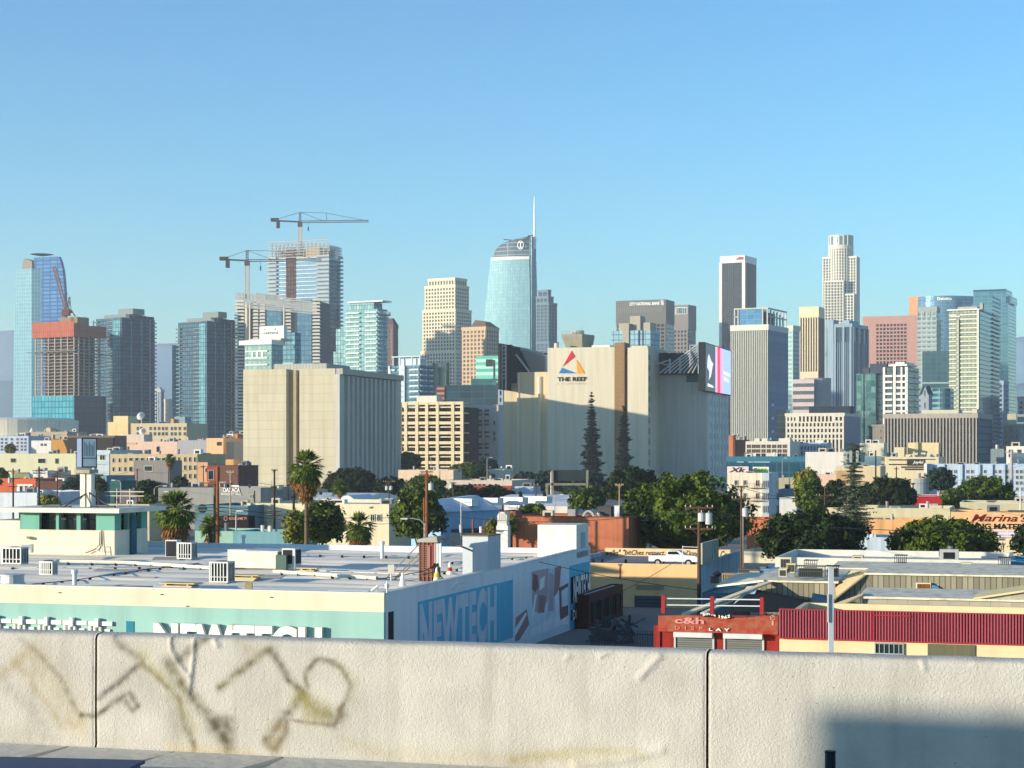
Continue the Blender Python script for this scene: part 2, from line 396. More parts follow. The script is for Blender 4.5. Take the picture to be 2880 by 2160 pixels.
# small pale blocks far behind
PALEB = plaster('a9b3bd', .8, .08)
tower('slab_tower', 'small pale striped tower between the two dark teal towers', 425, 452, 461, 2100, 30, 1095, G_MID, PALEB, (4, 3, 0, 1.2, .4), (4, 3, 0, 1., .4), 3, pent=((430, 450, 1090),))
tower('apartment_tower', 'small cream block low in the gap left of the right-hand teal tower', 462, 474, 483, 2000, 30, 1122, G_DARK, plaster('d8c8b0'), (4, 5, 2, 3, .3), (4, 5, 2, 3, .3), 3)
# 2 tower under construction with orange netting
b = Bd('construction_tower', 'unfinished concrete tower with orange netting on top and aqua wrapped lower floors', 'tower', 98, 208, 295, 1500, 32, 935)
NET = cells('a8573e', 'b4664a', '8c4430', 2.2, 14, .25, .9, 0, 0, .1); NETD = NET
mb = MB(); mb.box(-b.W+6, -6, 6, b.L-6, 0, b.h); b.part('core', mb, plaster('4b423b', .9, .3, .2))
fl = MB(); zt = b.h; zb = b.fz(1113); n = 19
for i in range(n+1): z = zb+(zt-zb)*i/n; fl.box(-b.W, 0, 0, b.L, z, z+.35)
b.part('floor_slabs', fl, plaster('a2968a', .85, .2, .3))
cb = MB()
for k in range(7): x = -b.W+(b.W-1)*k/6; cb.box(x, x+.9, .4, 1.3, zb, zt)
for k in range(1, 6): y = b.L*k/6; cb.box(-1.4, -.5, y, y+.9, zb, zt)
b.part('columns', cb, plaster('a89a8c', .85, .2, .3))
mb = MB(); e = 1.6; zn = b.fz(947); znt = b.fz(903)
mb.box(-b.W-e, e, -e, -e+.3, zn, znt); mb.box(e-.3, e, -e+.3, b.L, zn, znt-3); mb.box(-b.W-e, -b.W-e+.3, -e+.3, b.L, zn, znt)
b.part('orange_netting', mb, NET)
mb = MB(); zz = b.fz(1113); mb.box(-b.W-1.5, 1., -1., b.L, 8, zz); b.part('aqua_wrap', mb, G_AQUA); mb = MB(); mb.box(1.02, 1.4, -1.02, b.L, 8, zz); b.part('dark_wrap', mb, G_AQD)  # side plate repeats the wrap in a colour darkened for shade
mb = MB(); z = b.fz(988); mb.box(-b.W-6, 6, -5, -.5, z, z+.5); mb.box(.5, 5, 0, b.L+8, z-2, z-1.5); b.part('catch_platform', mb, CONCD)
rb = MB()
for k in range(26):
    x = -rnd.random()*b.W; y = rnd.random()*b.L; rb.bar((x, y, b.h), (x+rnd.random()-.5, y, b.h+6+rnd.random()*9), .5)
rb.box(b.fx(155), b.fx(205), 5, 18, b.h, b.h+13); b.part('rebar_and_forms', rb, plaster('8c7355'))
# 3, 4 dark teal residential towers
PALEB = plaster('9fb4bd', .8, .08)
def teal(nm, lab, xl, xm, xc, xr, D, yt, pent):
    b = Bd(nm, lab, 'tower', xl, xc, xr, D, 32, yt)
    mb = MB(); xm_ = b.fx(xm)
    mb.prism([(-b.W, 0), (xm_, 0), (xm_+3, -4), (0, -4), (0, b.L*.45), (2.5, b.L*.5), (2.5, b.L), (-b.W, b.L)], 0, b.h)
    b.part('glazing', mb, G_TEAL)
    mb = MB(); mb.box(xm_+2, -1.5, -4.5, -4, b.h*.08, b.h-2); b.part('pale_glass_strip', mb, G_TEALL)
    n = int(b.h/3.25)
    for q in (('F', b.fx(xm)-7, b.fx(xm)-.5, 0, 1.6), ('F', -b.W-1.2, -b.W+3.5, 0, 1.6), ('S', b.L*.62, b.L*.80, 2.5, 4.), ('S', b.L*.88, b.L+1, 2.5, 4.)):
        bl = MB()
        for i in range(3, n): fb(bl, *q, i*3.25, i*3.25+1.)
        b.part('balcony_stack', bl, cells('4a7078', '7a9a9c', '33494c', 2., 1., .1, .5, .0))
    mb = MB(); mb.box(-b.W*.8, -2, 3, b.L*.8, b.h, b.h+3.2); mb.box(b.fx(pent[0]), b.fx(pent[1]), 6, b.L*.6, b.h+3.2, b.h+8); b.part('rooftop_housing', mb, plaster('7f8a88'))
    mb = MB()
    for k in range(5): y = b.L*(.05+.2*k); mb.box(-.5, 3, y, y+b.L*.11, b.h-1, b.h+2.2)
    b.part('crown_fins', mb, G_TEAL)
    mb = MB(); fb(mb, 'S', b.L*.5, b.L*.53, 2.5, 3., b.h*.1, b.h); b.part('pale_rib', mb, G_TEALL); mb = MB(); fb(mb, 'S', b.L*.81, b.L*.84, 2.5, 3., b.h*.1, b.h); b.part('pale_rib', mb, PALEB); mb = MB(); fb(mb, 'S', b.L*.2, b.L*.23, 0, .5, 0, b.h); b.part('pale_rib', mb, G_TEALL)
    return b
teal('glass_tower', 'dark teal residential tower directly behind the netted construction tower', 270, 322, 352, 429, 1560, 893, (318, 360))
teal('glass_tower', 'dark teal residential tower standing alone left of the unfinished twin towers', 501, 566, 592, 655, 1500, 903, (556, 600))
tower('glass_tower', 'thin pale green slab peeking out left of the standalone teal tower', 484, 500, 512, 1620, 32, 970, G_TEALL, CONCW)
# 7 twin towers under construction
SILV = plaster('a4a6a4', .6, .1); G_BL2 = cells('6e97b5', '8db3c8', '35566f', 3.4, 4., .4, .1, .5)
def crown(b, face, s0, s1, z0, z1, at_=0., m=SILV, n=6, slant=0.):
    mb = MB()
    for i in range(n):
        z = z0+(z1-z0)*(i+.3)/n; e = .8+1.2*((i*7) % 3)/3
        fb(mb, face, s0-e, s1+e, .2, .9, z, z+.6, 0, at_)
        fb(mb, face, s0+e*2, s1-e, -.5, .2, z+1.2, z+1.4, 0, at_)
    return mb
b = Bd('unfinished_tower', 'tallest unfinished twin tower with open steel crown and rusty hoist shaft', 'tower', 757, 925, 958, 1650, 24, 700)
mb = MB(); mb.box(-b.W, 0, 0, b.L, 0, b.fz(722)); b.part('glazing', mb, G_SKY)
sl = MB(); n = 44; zt = b.fz(722)
xa, xb_ = b.fx(784), b.fx(893)
for i in range(n+1):
    z = 30+(zt-30)*i/n; fb(sl, 'F', xa, b.fx(805), 0, .35, z, z+.5); fb(sl, 'F', b.fx(832), xb_, 0, .35, z, z+.5)
b.part('floor_edges', sl, WHITE)
for q1, q2 in ((('F', -b.W-2, xa-1), ('F', -b.W-1.5, xa-1.5)), (('F', xb_, 1.5), ('F', xb_+.3, 1.2)), (('S', b.L*.8, b.L+1.5), None)):
    bl = MB()
    for i in range(n+1):
        z = 30+(zt-30)*i/n; fb(bl, *q1, 0, 2., z, z+(.5 if q2 else 1.6))
        if q2: fb(bl, *q2, 1.8, 2.1, z+.5, z+1.8)
    b.part('balcony_stack', bl, plaster('a3a8a4', .6, .25, .05))
mb = MB(); fb(mb, 'F', b.fx(805), b.fx(832), -.2, .6, 0, zt+8); b.part('hoist_shaft', mb, cells('5a4038', '7b5a4b', '2b1f1c', 3., 4., .6, .9, 0.))
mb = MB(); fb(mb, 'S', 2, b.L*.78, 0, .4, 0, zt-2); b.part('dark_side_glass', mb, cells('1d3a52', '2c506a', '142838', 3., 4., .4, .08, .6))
mb = crown(b, 'F', -b.W, 0, b.fz(722), b.fz(678, -b.W), 0, SILV, 7); b.part('crown_louvres', mb, SILV)
mb = crown(b, 'S', 0, b.L, b.fz(722), b.fz(690), 0, SILV, 7); b.part('crown_louvres', mb, SILV)
mb = MB()
for k in range(15):
    x = -b.W*(k+.3)/15; mb.bar((x, .5, b.fz(724)), (x, .5, b.fz(684, x)), .8)
    mb.bar((x, 12, b.fz(724)), (x, 12, b.fz(690, x)), .8)
b.part('crown_posts', mb, plaster('8d8a84'))
mb = MB(); fb(mb, 'F', b.fx(860), b.fx(897), -6, -.2, b.fz(722), b.fz(692)); b.part('plywood_box', mb, plaster('b79f6f'))
mb = MB(); mb.box(-b.W+4, -5, 8, b.L-4, zt, b.fz(696)); b.part('mechanical_floor', mb, plaster('5b6064', .8, .3))
TA = b
b = Bd('unfinished_tower', 'lower unfinished twin tower with stepped blue glass bays and ringed steel crown', 'tower', 668, 893, 910, 1500, 12, 875, L=34)
mb = MB(); mb.box(-b.W, 0, 0, b.L, 0, b.fz(850, -b.W)); b.part('core', mb, plaster('38414a', .7, .3, .2))
def seg(name, p0, p1, y0, yt, mat, o=1.0):
    mb = MB(); fb(mb, 'F', b.fx(p0), b.fx(p1), -1, o, 0, b.fz(yt, b.fx(p0))); return b.part(name, mb, mat)
seg('blue_glass_bay', 752, 794, 0, 856, G_BL2, 1.6); seg('blue_glass_bay', 838, 878, 0, 866, G_BL2, 1.6)
seg('concrete_column', 691, 698, 0, 850, CONCW, 2.2); seg('concrete_column', 702, 706, 0, 850, CONCW, 2.0); seg('concrete_column', 798, 802, 0, 858, CONCW, 2.0)
n = 46; zt = b.fz(850, -b.W)
for (x0, x1, o1, hh) in ((-b.W-2, b.fx(690), 2.4, 1.5), (b.fx(804), b.fx(821), 1.8, 1.6), (b.fx(880), 3, 2.2, 1.6), (b.fx(712), b.fx(729), 1.5, 1.8), (b.fx(731), b.fx(748), 1.5, 1.8)):
    bl = MB()
    for i in range(n+1):
        z = 8+(zt-8)*i/n; fb(bl, 'F', x0, x1, 0, o1, z, z+.5); fb(bl, 'F', x0+.4, x1-.4, o1-.3, o1, z+.5, z+hh)
    b.part('balcony_stack', bl, plaster('c4c0b2', .6, .2, .05))
mb = MB()
for i in range(6):
    for (p0, p1, y0) in ((664, 690, 823), (700, 750, 826), (722, 800, 826), (775, 850, 836), (830, 892, 846), (668, 893, 838)):
        z = b.fz(y0+i*5, b.fx(p0)); z2 = z-(b.fx(p1)-b.fx(p0))*.10
        mb.bar((b.fx(p0), -1.5-.4*(i % 2), z), (b.fx(p1), -1.5, z2), .9)
b.part('crown_louvres', mb, SILV)
mb = MB()
for k in range(24):
    x = -b.W*(k+.2)/24; mb.bar((x, -.8, b.fz(868, x)), (x, -.8, b.fz(824-x*0+(k<12 and 0 or -0), x)-(b.W+x)*.12), .6)
b.part('crown_posts', mb, plaster('8d8a84'))
mb = MB(); fb(mb, 'F', b.fx(750), b.fx(775), -3, 1.2, b.fz(856), b.fz(828)); fb(mb, 'F', b.fx(853), b.fx(877), -3, 1.2, b.fz(868), b.fz(842)); b.part('crown_panel', mb, plaster('75828f', .5, .15))
# hotel behind the beige block, with its white roof sign
b = Bd('hotel_building', 'pale green glass hotel block with a white sign box on its roof', 'building', 688, 764, 795, 1250, 28, 968)
G_H = cells('7d9f97', '9db8ab', '6c8c88', 4., 3.3, .4, .6, .0)
mb = MB(); mb.box(-b.W, 0, 0, b.L, 0, b.h); b.part('glazing', mb, G_H)
mb = MB(); n = 8
for i in range(n): z = b.h-4-i*4.6; fb(mb, 'F', -b.W+1, -3, 0, .8, z-1., z)
for p in (708, 722, 736): x = b.fx(p); fb(mb, 'F', x, x+1.6, 0, .5, b.h-9, b.h-5)
b.part('balconies', mb, plaster('c3d2c5', .5, .1))
mb = MB(); mb.box(-b.W-4, .6, -1, b.L+1, b.h, b.h+3.); b.part('roof_slab', mb, WHITE)
mb = MB(); mb.box(b.fx(700, 8), b.fx(790, 8), 8, 22, b.h+3, b.fz(951, 0, 8)); b.part('roof_deck', mb, plaster('b9b9a4'))
b2 = Bd('hotel_wing', 'teal glass wing stepping down right of the white roof sign', 'building', 793, 830, 846, 1290, 28, 935)
mb = MB(); mb.box(-b2.W, 0, 0, b2.L, 0, b2.h); mb.box(-b2.W-6, -b2.W, 0, b2.L, 0, b2.h-14); b2.part('glazing', mb, cells('4b7f92', '6f9fa8', '34606f', 3.5, 3.4, .4, .5, .0))
mb = MB()
for i in range(7): z = b2.h-22-i*5; fb(mb, 'F', -b2.W-6, -1, 0, 1, z, z+1)
b2.part('balconies', mb, plaster('a9c6c6'))
s = Bd('roof_sign', 'white box sign reading omni on the hotel roof', 'sign', 730, 798, 806, 1262, 28, 916, z0=0)
zb = s.fz(956); mb = MB(); mb.box(-s.W, 0, 0, 4, zb, s.h); s.part('sign_box', mb, plaster('e8e4da', .5, .03))
INK = plaster('101010', .5, .02)
lettering('letters', 'omni', s.root, 'F', s.fx(741), s.fx(783), s.fz(939), s.fz(930), .02, INK, .15, .02)
lettering('letters', 'I  - L', s.root, 'F', s.fx(744), s.fx(783), s.fz(927), s.fz(923), .02, INK, .15, .02)
mb = MB()
for p in (735, 765, 795): mb.bar((s.fx(p), 2, b.h), (s.fx(p), 2, zb), .6)
s.part('supports', mb, CONCD)
# 8 stepped green-white condominium tower
def condo(name, label, xl, xc, xr, D, a, yt, gl, sl_, steps, fh=3.4, bal=((.0, .45), (.62, 1.)), pent=(), L=None, dep=1.6, side=True, rail=1.1):
    b = Bd(name, label, 'tower', xl, xc, xr, D, a, yt, L)
    mb = MB(); mb.box(-b.W, 0, 0, b.L, 0, b.h)
    for (p0, p1, py) in steps:
        mb.box(b.fx(p0, 1.), b.fx(p1, 1.), 1, b.L*.9, 0 if p0 < xl or p1 > xr else b.h, b.fz(py))
    b.part('glazing', mb, gl)
    n = int((b.h-3)/fh)
    for (f0, f1) in bal:
        mb = MB(); m2 = MB()
        for i in range(1, n+1):
            z = i*fh; fb(mb, 'F', -b.W*(1-f0), -b.W*(1-f1)-.2, 0, dep, z, z+.35); fb(mb, 'F', -b.W*(1-f0), -b.W*(1-f1)-.2, dep-.15, dep, z+.35, z+rail)
            fb(m2, 'S', b.L*f0+.2, b.L*f1, 0, dep*.8, z, z+rail)
        b.part('balcony_stack', mb, sl_)
        if side: b.part('balcony_stack', m2, sl_)
    for (p0, p1, py) in pent:
        mb = MB(); mb.box(b.fx(p0), b.fx(p1), -1., b.L*.85, b.fz(py)-1., b.fz(py)); b.part('roof_slab', mb, WHITE)
    return b
condo('condominium_tower', 'pale green stepped condominium tower with flat oversailing roof slab', 975, 1062, 1090, 1400, 30, 868, G_GREEN, plaster('c3d0c8', .6, .1), ((982, 1052, 850), (945, 976, 921), (938, 960, 985)), pent=((980, 1078, 845),))
mb = MB(); q = at(1068, 880, 1400); mb.box(q.x-4, q.x+7, q.y+2, q.y+20, q.z-1, q.z+1.2); mb.box(q.x-3, q.x-1, q.y+6, q.y+9, q.z-7, q.z-1)
mb.build('roof_canopy', PALEB, None, 'small flat canopy jutting from the right shoulder of the green stepped condominium', 'canopy', org=(q.x, q.y, q.z-7))
# 9 brown tower
b = tower('brick_tower', 'slim dark brown tower right of the green stepped condominium', 1083, 1106, 1119, 1750, 34, 912, cells('5e4a48', '74605b', '3c2f2f', 3., 4., .5, .6, .1), plaster('6e5450'), (4, 4, 1.2, 1.2, .3), (4, 4, 1.2, 1.2, .3), 4)
mb = MB(); mb.loft([[(-b.W, 0, b.h), (0, 0, b.h), (0, b.L, b.h), (-b.W, b.L, b.h)], [(-b.W*.8, 2, b.h+6), (-b.W*.25, 2, b.h+6), (-b.W*.25, b.L*.6, b.h+6), (-b.W*.8, b.L*.6, b.h+6)]]); b.part('roof', mb, plaster('5a4744'))
# 10 cream grid tower
CREAM = plaster('dccfb0', .8, .06); G_W = cells('1c2424', '525a52', '1a2020', 2.5, 4., .2, .4, .0)
def stepped(name, label, D, a, xc, tiers, core, wall, spec, sspec=None, top=2.5, L0=None, cat='tower'):
    """tiers: (xl, xr, ytop) from the widest, lowest to the narrowest, highest"""
    b = Bd(name, label, cat, tiers[0][0], xc, tiers[0][1], D, a, tiers[-1][2], L0)
    zp = 0
    for i, (xl, xr, yt) in enumerate(tiers):
        ins = i*1.2; x0 = b.fx(xl, ins); L = b.L-ins*1.5 if i == 0 else min(b.L-ins, max(6, b.fy(xr, -ins)))
        z = b.fz(yt); mb = MB(); mb.box(x0, -ins, ins, L, zp, z-.3); b.part('glazing', mb, core)
        mb = MB(); grid(mb, 'F', x0, -ins, zp, z-top, *spec, at_=ins); grid(mb, 'S', ins, L, zp, z-top, *(sspec or spec), at_=-ins)
        dp = spec[4]*1.4; mb.box(x0-dp, -ins+dp, ins-dp, L+dp, z-top, z)
        b.part('wall', mb, wall); zp = z
    return b
stepped('grid_tower', 'stepped cream tower with a square window grid left of the tallest glass tower', 2100, 32, 1282,
        [(1184, 1330, 985), (1189, 1325, 868), (1195, 1318, 800), (1205, 1312, 779)], G_W, CREAM, (4.1, 4.0, 1.5, 1.6, .5), (4.1, 4.0, 1.8, 1.2, .5))
b = tower('grid_tower', 'short beige grid tower with a dark hipped roof between cream and curved glass towers', 1300, 1366, 1402, 1800, 32, 918, G_W, plaster('c7a988', .8, .08), (4., 4.2, 1.6, 1.8, .5), (4., 4.2, 1.6, 1.8, .5), 3)
mb = MB(); z = b.h; mb.loft([[(b.fx(1322), 1, z), (b.fx(1366), 1, z), (0, b.L, z), (b.fx(1322), b.L, z)], [(b.fx(1330), 4, z+7), (b.fx(1358), 4, z+5), (b.fx(1358), b.L*.6, z+5), (b.fx(1330), b.L*.6, z+7)]]); b.part('roof', mb, plaster('6a5548'))
# 12 the tallest curved glass tower
b = Bd('curved_glass_tower', 'tallest curved glass tower with dark sail crown and thin white spire', 'tower', 1358, 1490, 1508, 2400, 22, 727)
G_WG = cells('86b0b6', '98bfc0', '7aa2aa', 3.2, 4.3, .3, .5, .0)
mb = MB(); rows = []
def arc(x0, x1, y0, bul, n=8): return [(x0+(x1-x0)*k/n, y0-bul*math.sin(math.pi*k/n)) for k in range(n+1)]
for py, pl, pr in ((1300, 1352, 1491), (1000, 1359, 1491), (906, 1362, 1491), (800, 1371, 1490), (727, 1379, 1488)):
    z = max(0, b.fz(py)); f = arc(b.fx(pl), b.fx(pr), 0, 5); rows.append([(x, y, z) for x, y in f]+[(b.fx(pr), 26, z), (b.fx(pl)+8, 26, z)])
mb.loft(rows); b.part('glazing', mb, G_WG)
mb = MB(); rows = []
for py, pr in ((1300, 1511), (900, 1509), (727, 1507), (664, 1504)):
    z = max(0, b.fz(py)); x = b.fx(1491.5); x2 = b.fx(pr, 10); rows.append([(x, 1, z), (x+2, .5, z), (x2, 10, z), (x2-9, 32, z), (x-8, 32, z)])
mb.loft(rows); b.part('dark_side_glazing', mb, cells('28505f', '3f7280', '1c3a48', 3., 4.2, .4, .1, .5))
mb = MB(); rows = []
for py, pl in ((726, 1386), (715, 1387), (704, 1389), (697, 1393), (688, 1401), (681, 1412), (675, 1428), (670, 1446), (667, 1466), (665, 1487)):
    z = b.fz(py); f = arc(b.fx(pl), b.fx(1489), 2, 4); rows.append([(x, y, z) for x, y in f]+[(b.fx(1489), 24, z), (b.fx(pl)+3, 24, z)])
mb.loft(rows); b.part('crown', mb, cells('3f4b52', '5c6a72', '8b989c', 30., 5.2, .6, .5, .0))
mb = MB(); z = b.fz(725); f = arc(b.fx(1381), b.fx(1489), -.6, 5); mb.prism(f+[(b.fx(1489), 20), (b.fx(1384), 20)], z-2, z+2); b.part('crown_band', mb, WHITE)
mb = MB(); p = (b.fx(1503, 6), 6); mb.cyl((p[0], p[1], b.fz(700)), (p[0], p[1], b.fz(608)), 1.9, 1.4, 8); mb.cyl((p[0], p[1], b.fz(608)), (p[0], p[1], b.fz(552)), 1.2, .5, 6); b.part('spire', mb, plaster('f2efe8', .4, .02))
mb = MB(); N = 20; cxx, cz = b.fx(1467), b.fz(689)
for k in range(N):
    a0, a1 = 2*math.pi*k/N, 2*math.pi*(k+1)/N
    mb.bar((cxx+4.1*math.cos(a0), -3.4, cz+5.2*math.sin(a0)), (cxx+4.1*math.cos(a1), -3.4, cz+5.2*math.sin(a1)), .8)
mb.box(cxx-.6, cxx+.6, -3.7, -3., cz-3.4, cz+3.4); mb.box(cxx-1.8, cxx+1.8, -3.7, -3., cz-3.6, cz-2.9); mb.box(cxx-1.8, cxx+1.8, -3.7, -3., cz+2.9, cz+3.6)
b.part('logo', mb, plaster('eef2f0', .5, .02))
mb = MB(); z = b.fz(671, b.fx(1420)); mb.bar((b.fx(1412), 6, b.fz(668)), (b.fx(1436), 6, b.fz(672)), 1.2); mb.bar((b.fx(1480), 6, b.fz(662)), (b.fx(1495), 6, b.fz(661)), 1.4); mb.bar((b.fx(1488), 6, b.fz(668)), (b.fx(1488), 6, b.fz(661)), 1.2); mb.bar((b.fx(1430), 6, b.fz(672)), (b.fx(1430), 6, b.fz(684)), .8); b.part('maintenance_crane', mb, BLACKM)
# 13
stepped('stone_tower', 'stepped blue-grey tower right behind the tallest curved glass tower', 2300, 32, 1544, [(1508, 1570, 960), (1508, 1566, 850), (1508, 1556, 832), (1513, 1549, 813)],
        cells('29475a', '3a5c6e', '203848', 3., 4., .4, .5, .0), plaster('5e7682', .6, .08), (4.2, 5.5, 1.2, 1.6, .4), (4.2, 6., 1.4, 1.8, .4))
# 14 bank tower, 15 its twin
b = tower('bank_tower', 'brown-grey tower with white CITY NATIONAL BANK sign', 1734, 1872, 1895, 2000, 22, 842, G_DARK, plaster('6b6963', .7, .08), (4.1, 5.2, 1.3, 1.3, .4), None, 26)
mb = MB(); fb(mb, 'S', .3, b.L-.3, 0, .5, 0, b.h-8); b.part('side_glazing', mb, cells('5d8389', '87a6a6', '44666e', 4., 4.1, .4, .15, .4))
lettering('letters', 'CITY NATIONAL BANK', b.root, 'F', b.fx(1771), b.fx(1857), b.fz(857), b.fz(848), .7, plaster('f2f2ee', .4, .02), .3, .03)
mb = MB()
for k in range(3): x = b.fx(1860)+k*1.1; mb.bar((x, -1., b.fz(844)), (x+.8, -1., b.fz(858)), .6)
b.part('logo', mb, plaster('f0e6e6', .4))
mb = MB(); 
for k in range(22): x = -b.W+2+k*(b.W-5)/22; fb(mb, 'F', x, x+.9, .5, .9, b.fz(878), b.fz(862))
b.part('vent_slots', mb, plaster('8a8880'))
b = tower('bank_tower', 'dark grid tower with framed picture panel near its roof, beside the bank sign tower', 1893, 1935, 1956, 2100, 28, 857, G_DARK, plaster('7f7873', .7, .08), (4.6, 4.1, 1.8, 1.8, .5), (4.3, 30, 1.2, 1, .3), 28)
mb = MB(); fb(mb, 'F', b.fx(1901), b.fx(1934), .7, 1., b.fz(883), b.fz(864)); b.part('panel_frame', mb, WHITE)
mb = MB(); fb(mb, 'F', b.fx(1903), b.fx(1932.5), 1.0, 1.2, b.fz(881.5), b.fz(865.5)); b.part('picture_panel', mb, cells('2c4a4c', '9ab0ac', '1e3436', 2.6, 9., .5, .5, 0.))
# 16 nearer blue glass block
b = Bd('office_block', 'pale blue glass block with a concrete core in front of the bank sign tower', 'building', 1719, 1830, 1855, 1350, 26, 928)
mb = MB(); mb.box(-b.W, 0, 0, b.L, 0, b.h); b.part('glazing', mb, cells('7ea0ae', '9dbcc4', '567a88', 4.2, 4., .4, .5, .0))
mb = MB(); fb(mb, 'F', b.fx(1752), b.fx(1770), -10, 1., 0, b.fz(908)); b.part('concrete_core', mb, plaster('a09a88'))
mb = MB(); mb.box(b.fx(1766), b.fx(1795), 4, 14, b.h, b.fz(886)); mb.box(b.fx(1731), b.fx(1820), 6, 18, b.h, b.fz(905)); b.part('rooftop_housing', mb, plaster('a39d8b'))
mb = MB(); fb(mb, 'F', b.fx(1795), b.fx(1799), 0, .6, 0, b.h); fb(mb, 'F', b.fx(1806), b.fx(1809), 0, .6, 0, b.h)
for i in range(8): fb(mb, 'F', b.fx(1800), b.fx(1806), 0, .5, 10+i*7, 11.3+i*7)
b.part('dark_glass_slot', mb, G_BLUE)
# 17 black tower
b = tower('black_tower', 'black slab tower with a white crown band and red logo', 2026, 2094, 2127, 2400, 28, 718, G_DARK, plaster('e3dfd4', .6, .05), None, None, 9)
mb = MB(); grid(mb, 'F', -b.W+3, -3, 0, b.h-9, 4, 2.6, 0, .7, .4); grid(mb, 'S', 3, b.L-1, 0, b.h-9, 4, 2.6, 0, .7, .4); b.part('mullions', mb, plaster('4a4b4c', .6))
mb = MB(); fb(mb, 'F', -b.W-1.5, -b.W+2.5, -3, 1., 0, b.h-9); fb(mb, 'F', -3.2, 1, -3, 1., 0, b.h-9); b.part('corner_column', mb, plaster('d8d4c8', .6))
mb = MB(); z0 = b.fz(730); z1 = b.fz(721); x0 = b.fx(2069); x1 = b.fx(2091)
mb.loft([[(x0, -1, z0), (x1, -1, z0), (x1, -.3, z0), (x0, -.3, z0)], [(x0+5, -1, z1), (x1, -1, z1-.6), (x1, -.3, z1-.6), (x0+5, -.3, z1)]]); b.part('logo', mb, plaster('a8263a', .5))
# 18 ribbed office tower
b = tower('ribbed_tower', 'pale ribbed office tower with a blue glass crown box, plain grey side', 2056, 2160, 2215, 1100, 26, 912, cells('59655f', '6d7a73', '444f4a', 1.5, 3.8, .2, .3, .2), plaster('cfcdbf', .7, .05), None, None, 3.4)
mb = MB(); grid(mb, 'F', -b.W, 0, 0, b.h-3.2, 4, 1.12, 0, .42, .5); b.part('ribs', mb, plaster('cfcdbf', .7, .05))
mb = MB(); fb(mb, 'S', .2, b.L, 0, .4, 0, b.h-3.4); b.part('blank_side_wall', mb, cells('7d8b98', '8795a0', '6c7a88', 40., 3.8, .12, .8, 0., 0, 0))
mb = MB()
for i in range(4): fb(mb, 'S', b.L*.16, b.L*.24, .4, .55, b.fz(1255)+i*8., b.fz(1255)+i*8.+1.6)
b.part('side_window', mb, plaster('c5ced4', .3))
mb = MB(); z0 = b.h; z1 = b.fz(864); mb.box(b.fx(2076, 1), b.fx(2142, 1), 1, 14, z0, z1-.8); b.part('crown_glazing', mb, cells('6f9cc4', '8ab2d2', '5582aa', 4.5, 3.1, .2, .08, .7))
mb = MB(); xa = b.fx(2064, .4)
for x in (xa, b.fx(2074, .4), b.fx(2143, .4), -1.): mb.box(x, x+.7, .4, 1.1, z0, z1)
mb.box(xa, 0, .3, 1.2, z1-.8, z1); mb.box(xa, b.fx(2075, .4), .4, 1., (z0+z1)/2-.3, (z0+z1)/2+.3)
for k in range(7): y = 1+(b.L-2)*k/6; mb.box(-1.2, -.4, y, y+.7, z0, z1)
mb.box(-1.3, -.3, 1, b.L, z1-.8, z1); mb.box(-1.2, -.4, 1, b.L, (z0+z1)/2-.3, (z0+z1)/2+.3); b.part('crown_frame', mb, plaster('b9b9b0', .6))
mb = MB(); mb.box(b.fx(2145, 3), -3, 3, b.L*.6, z0, z1-2.5); b.part('rooftop_housing', mb, plaster('39464f', .6, .3))
# 19
b = tower('glass_tower', 'pale green glass tower standing directly right of the ribbed office tower', 2214, 2230, 2249, 1800, 34, 915, cells('7ea39f', '93b2a9', 'b9c8bc', 30, 4.4, 1., .5, .0), CONCW, None, None, 5)
# 20 cream tower with black slots
b = tower('slotted_tower', 'cream tower with tall black vertical slots left of the round tower', 2249, 2302, 2318, 2000, 24, 862, plaster('1c1715', .5), plaster('e2cfa8', .7, .05), None, None, 12)
mb = MB(); grid(mb, 'F', -b.W, 0, 20, b.h-11, 4, 2.75, 0, 1.15, 1.2); fb(mb, 'F', -b.W, 0, 0, 1.2, 0, b.fz(1045)); b.part('ribs', mb, plaster('e2cfa8', .7, .05))
mb = MB(); fb(mb, 'S', 0, b.L, 0, .6, 0, b.h-12); b.part('side_wall', mb, plaster('4c4a4a'))
# 21 round tower
b = Bd('round_tower', 'tallest round stepped cream tower with a circular crown', 'tower', 2317, 2366, 2414, 2700, 40, 662, L=20)
STN = plaster('dcd9c6', .7, .05); cxx, cyy = 0., 0.
b.root.location = (wx(2365, 2735), 2735, 0); b.root.rotation_euler = (0, 0, R(-20))
def drum(rad, z0, z1, n, mb, mg, arcs=None, fh=4.4, prow=.45, sp=1.2):
    mg.cyl((0, 0, z0), (0, 0, z1-.4), rad-.8, None, 32)
    for k in range(n):
        a = 2*math.pi*k/n; d = Vector((math.cos(a), math.sin(a), 0)); t = Vector((-d.y, d.x, 0))*rad*math.pi/n*prow
        q = [d*(rad-1)-t, d*(rad-1)+t, d*(rad+.2)+t, d*(rad+.2)-t]; mb.prism([(p.x, p.y) for p in q][::-1], z0, z1)
    m_ = max(1, round((z1-z0)/fh))
    for i in range(m_+1):
        z = z0+(z1-z0)*i/m_; mb.cyl((0, 0, z-sp/2), (0, 0, min(z+sp/2, z1)), rad-.3, None, 32)
def zt(py): return wz(py, 2735)
mb = MB(); mg = MB(); drum(18.2, zt(875), zt(700), 28, mb, mg); drum(18., zt(700), zt(694), 34, mb, mg, sp=3)
b.part('glazing', mg, cells('161c1e', '2a3232', '121616', 2.5, 4., .3, .5, .0)); b.part('wall', mb, STN)
mb = MB(); mg = MB(); drum(18.2, zt(694), zt(664), 16, mb, mg, fh=20, prow=.25, sp=2.4)
b.part('crown_glazing', mg, cells('8b98a0', 'a8b5ba', '6d7a82', 4.5, 6., .4, .1, .5)); b.part('crown', mb, STN)
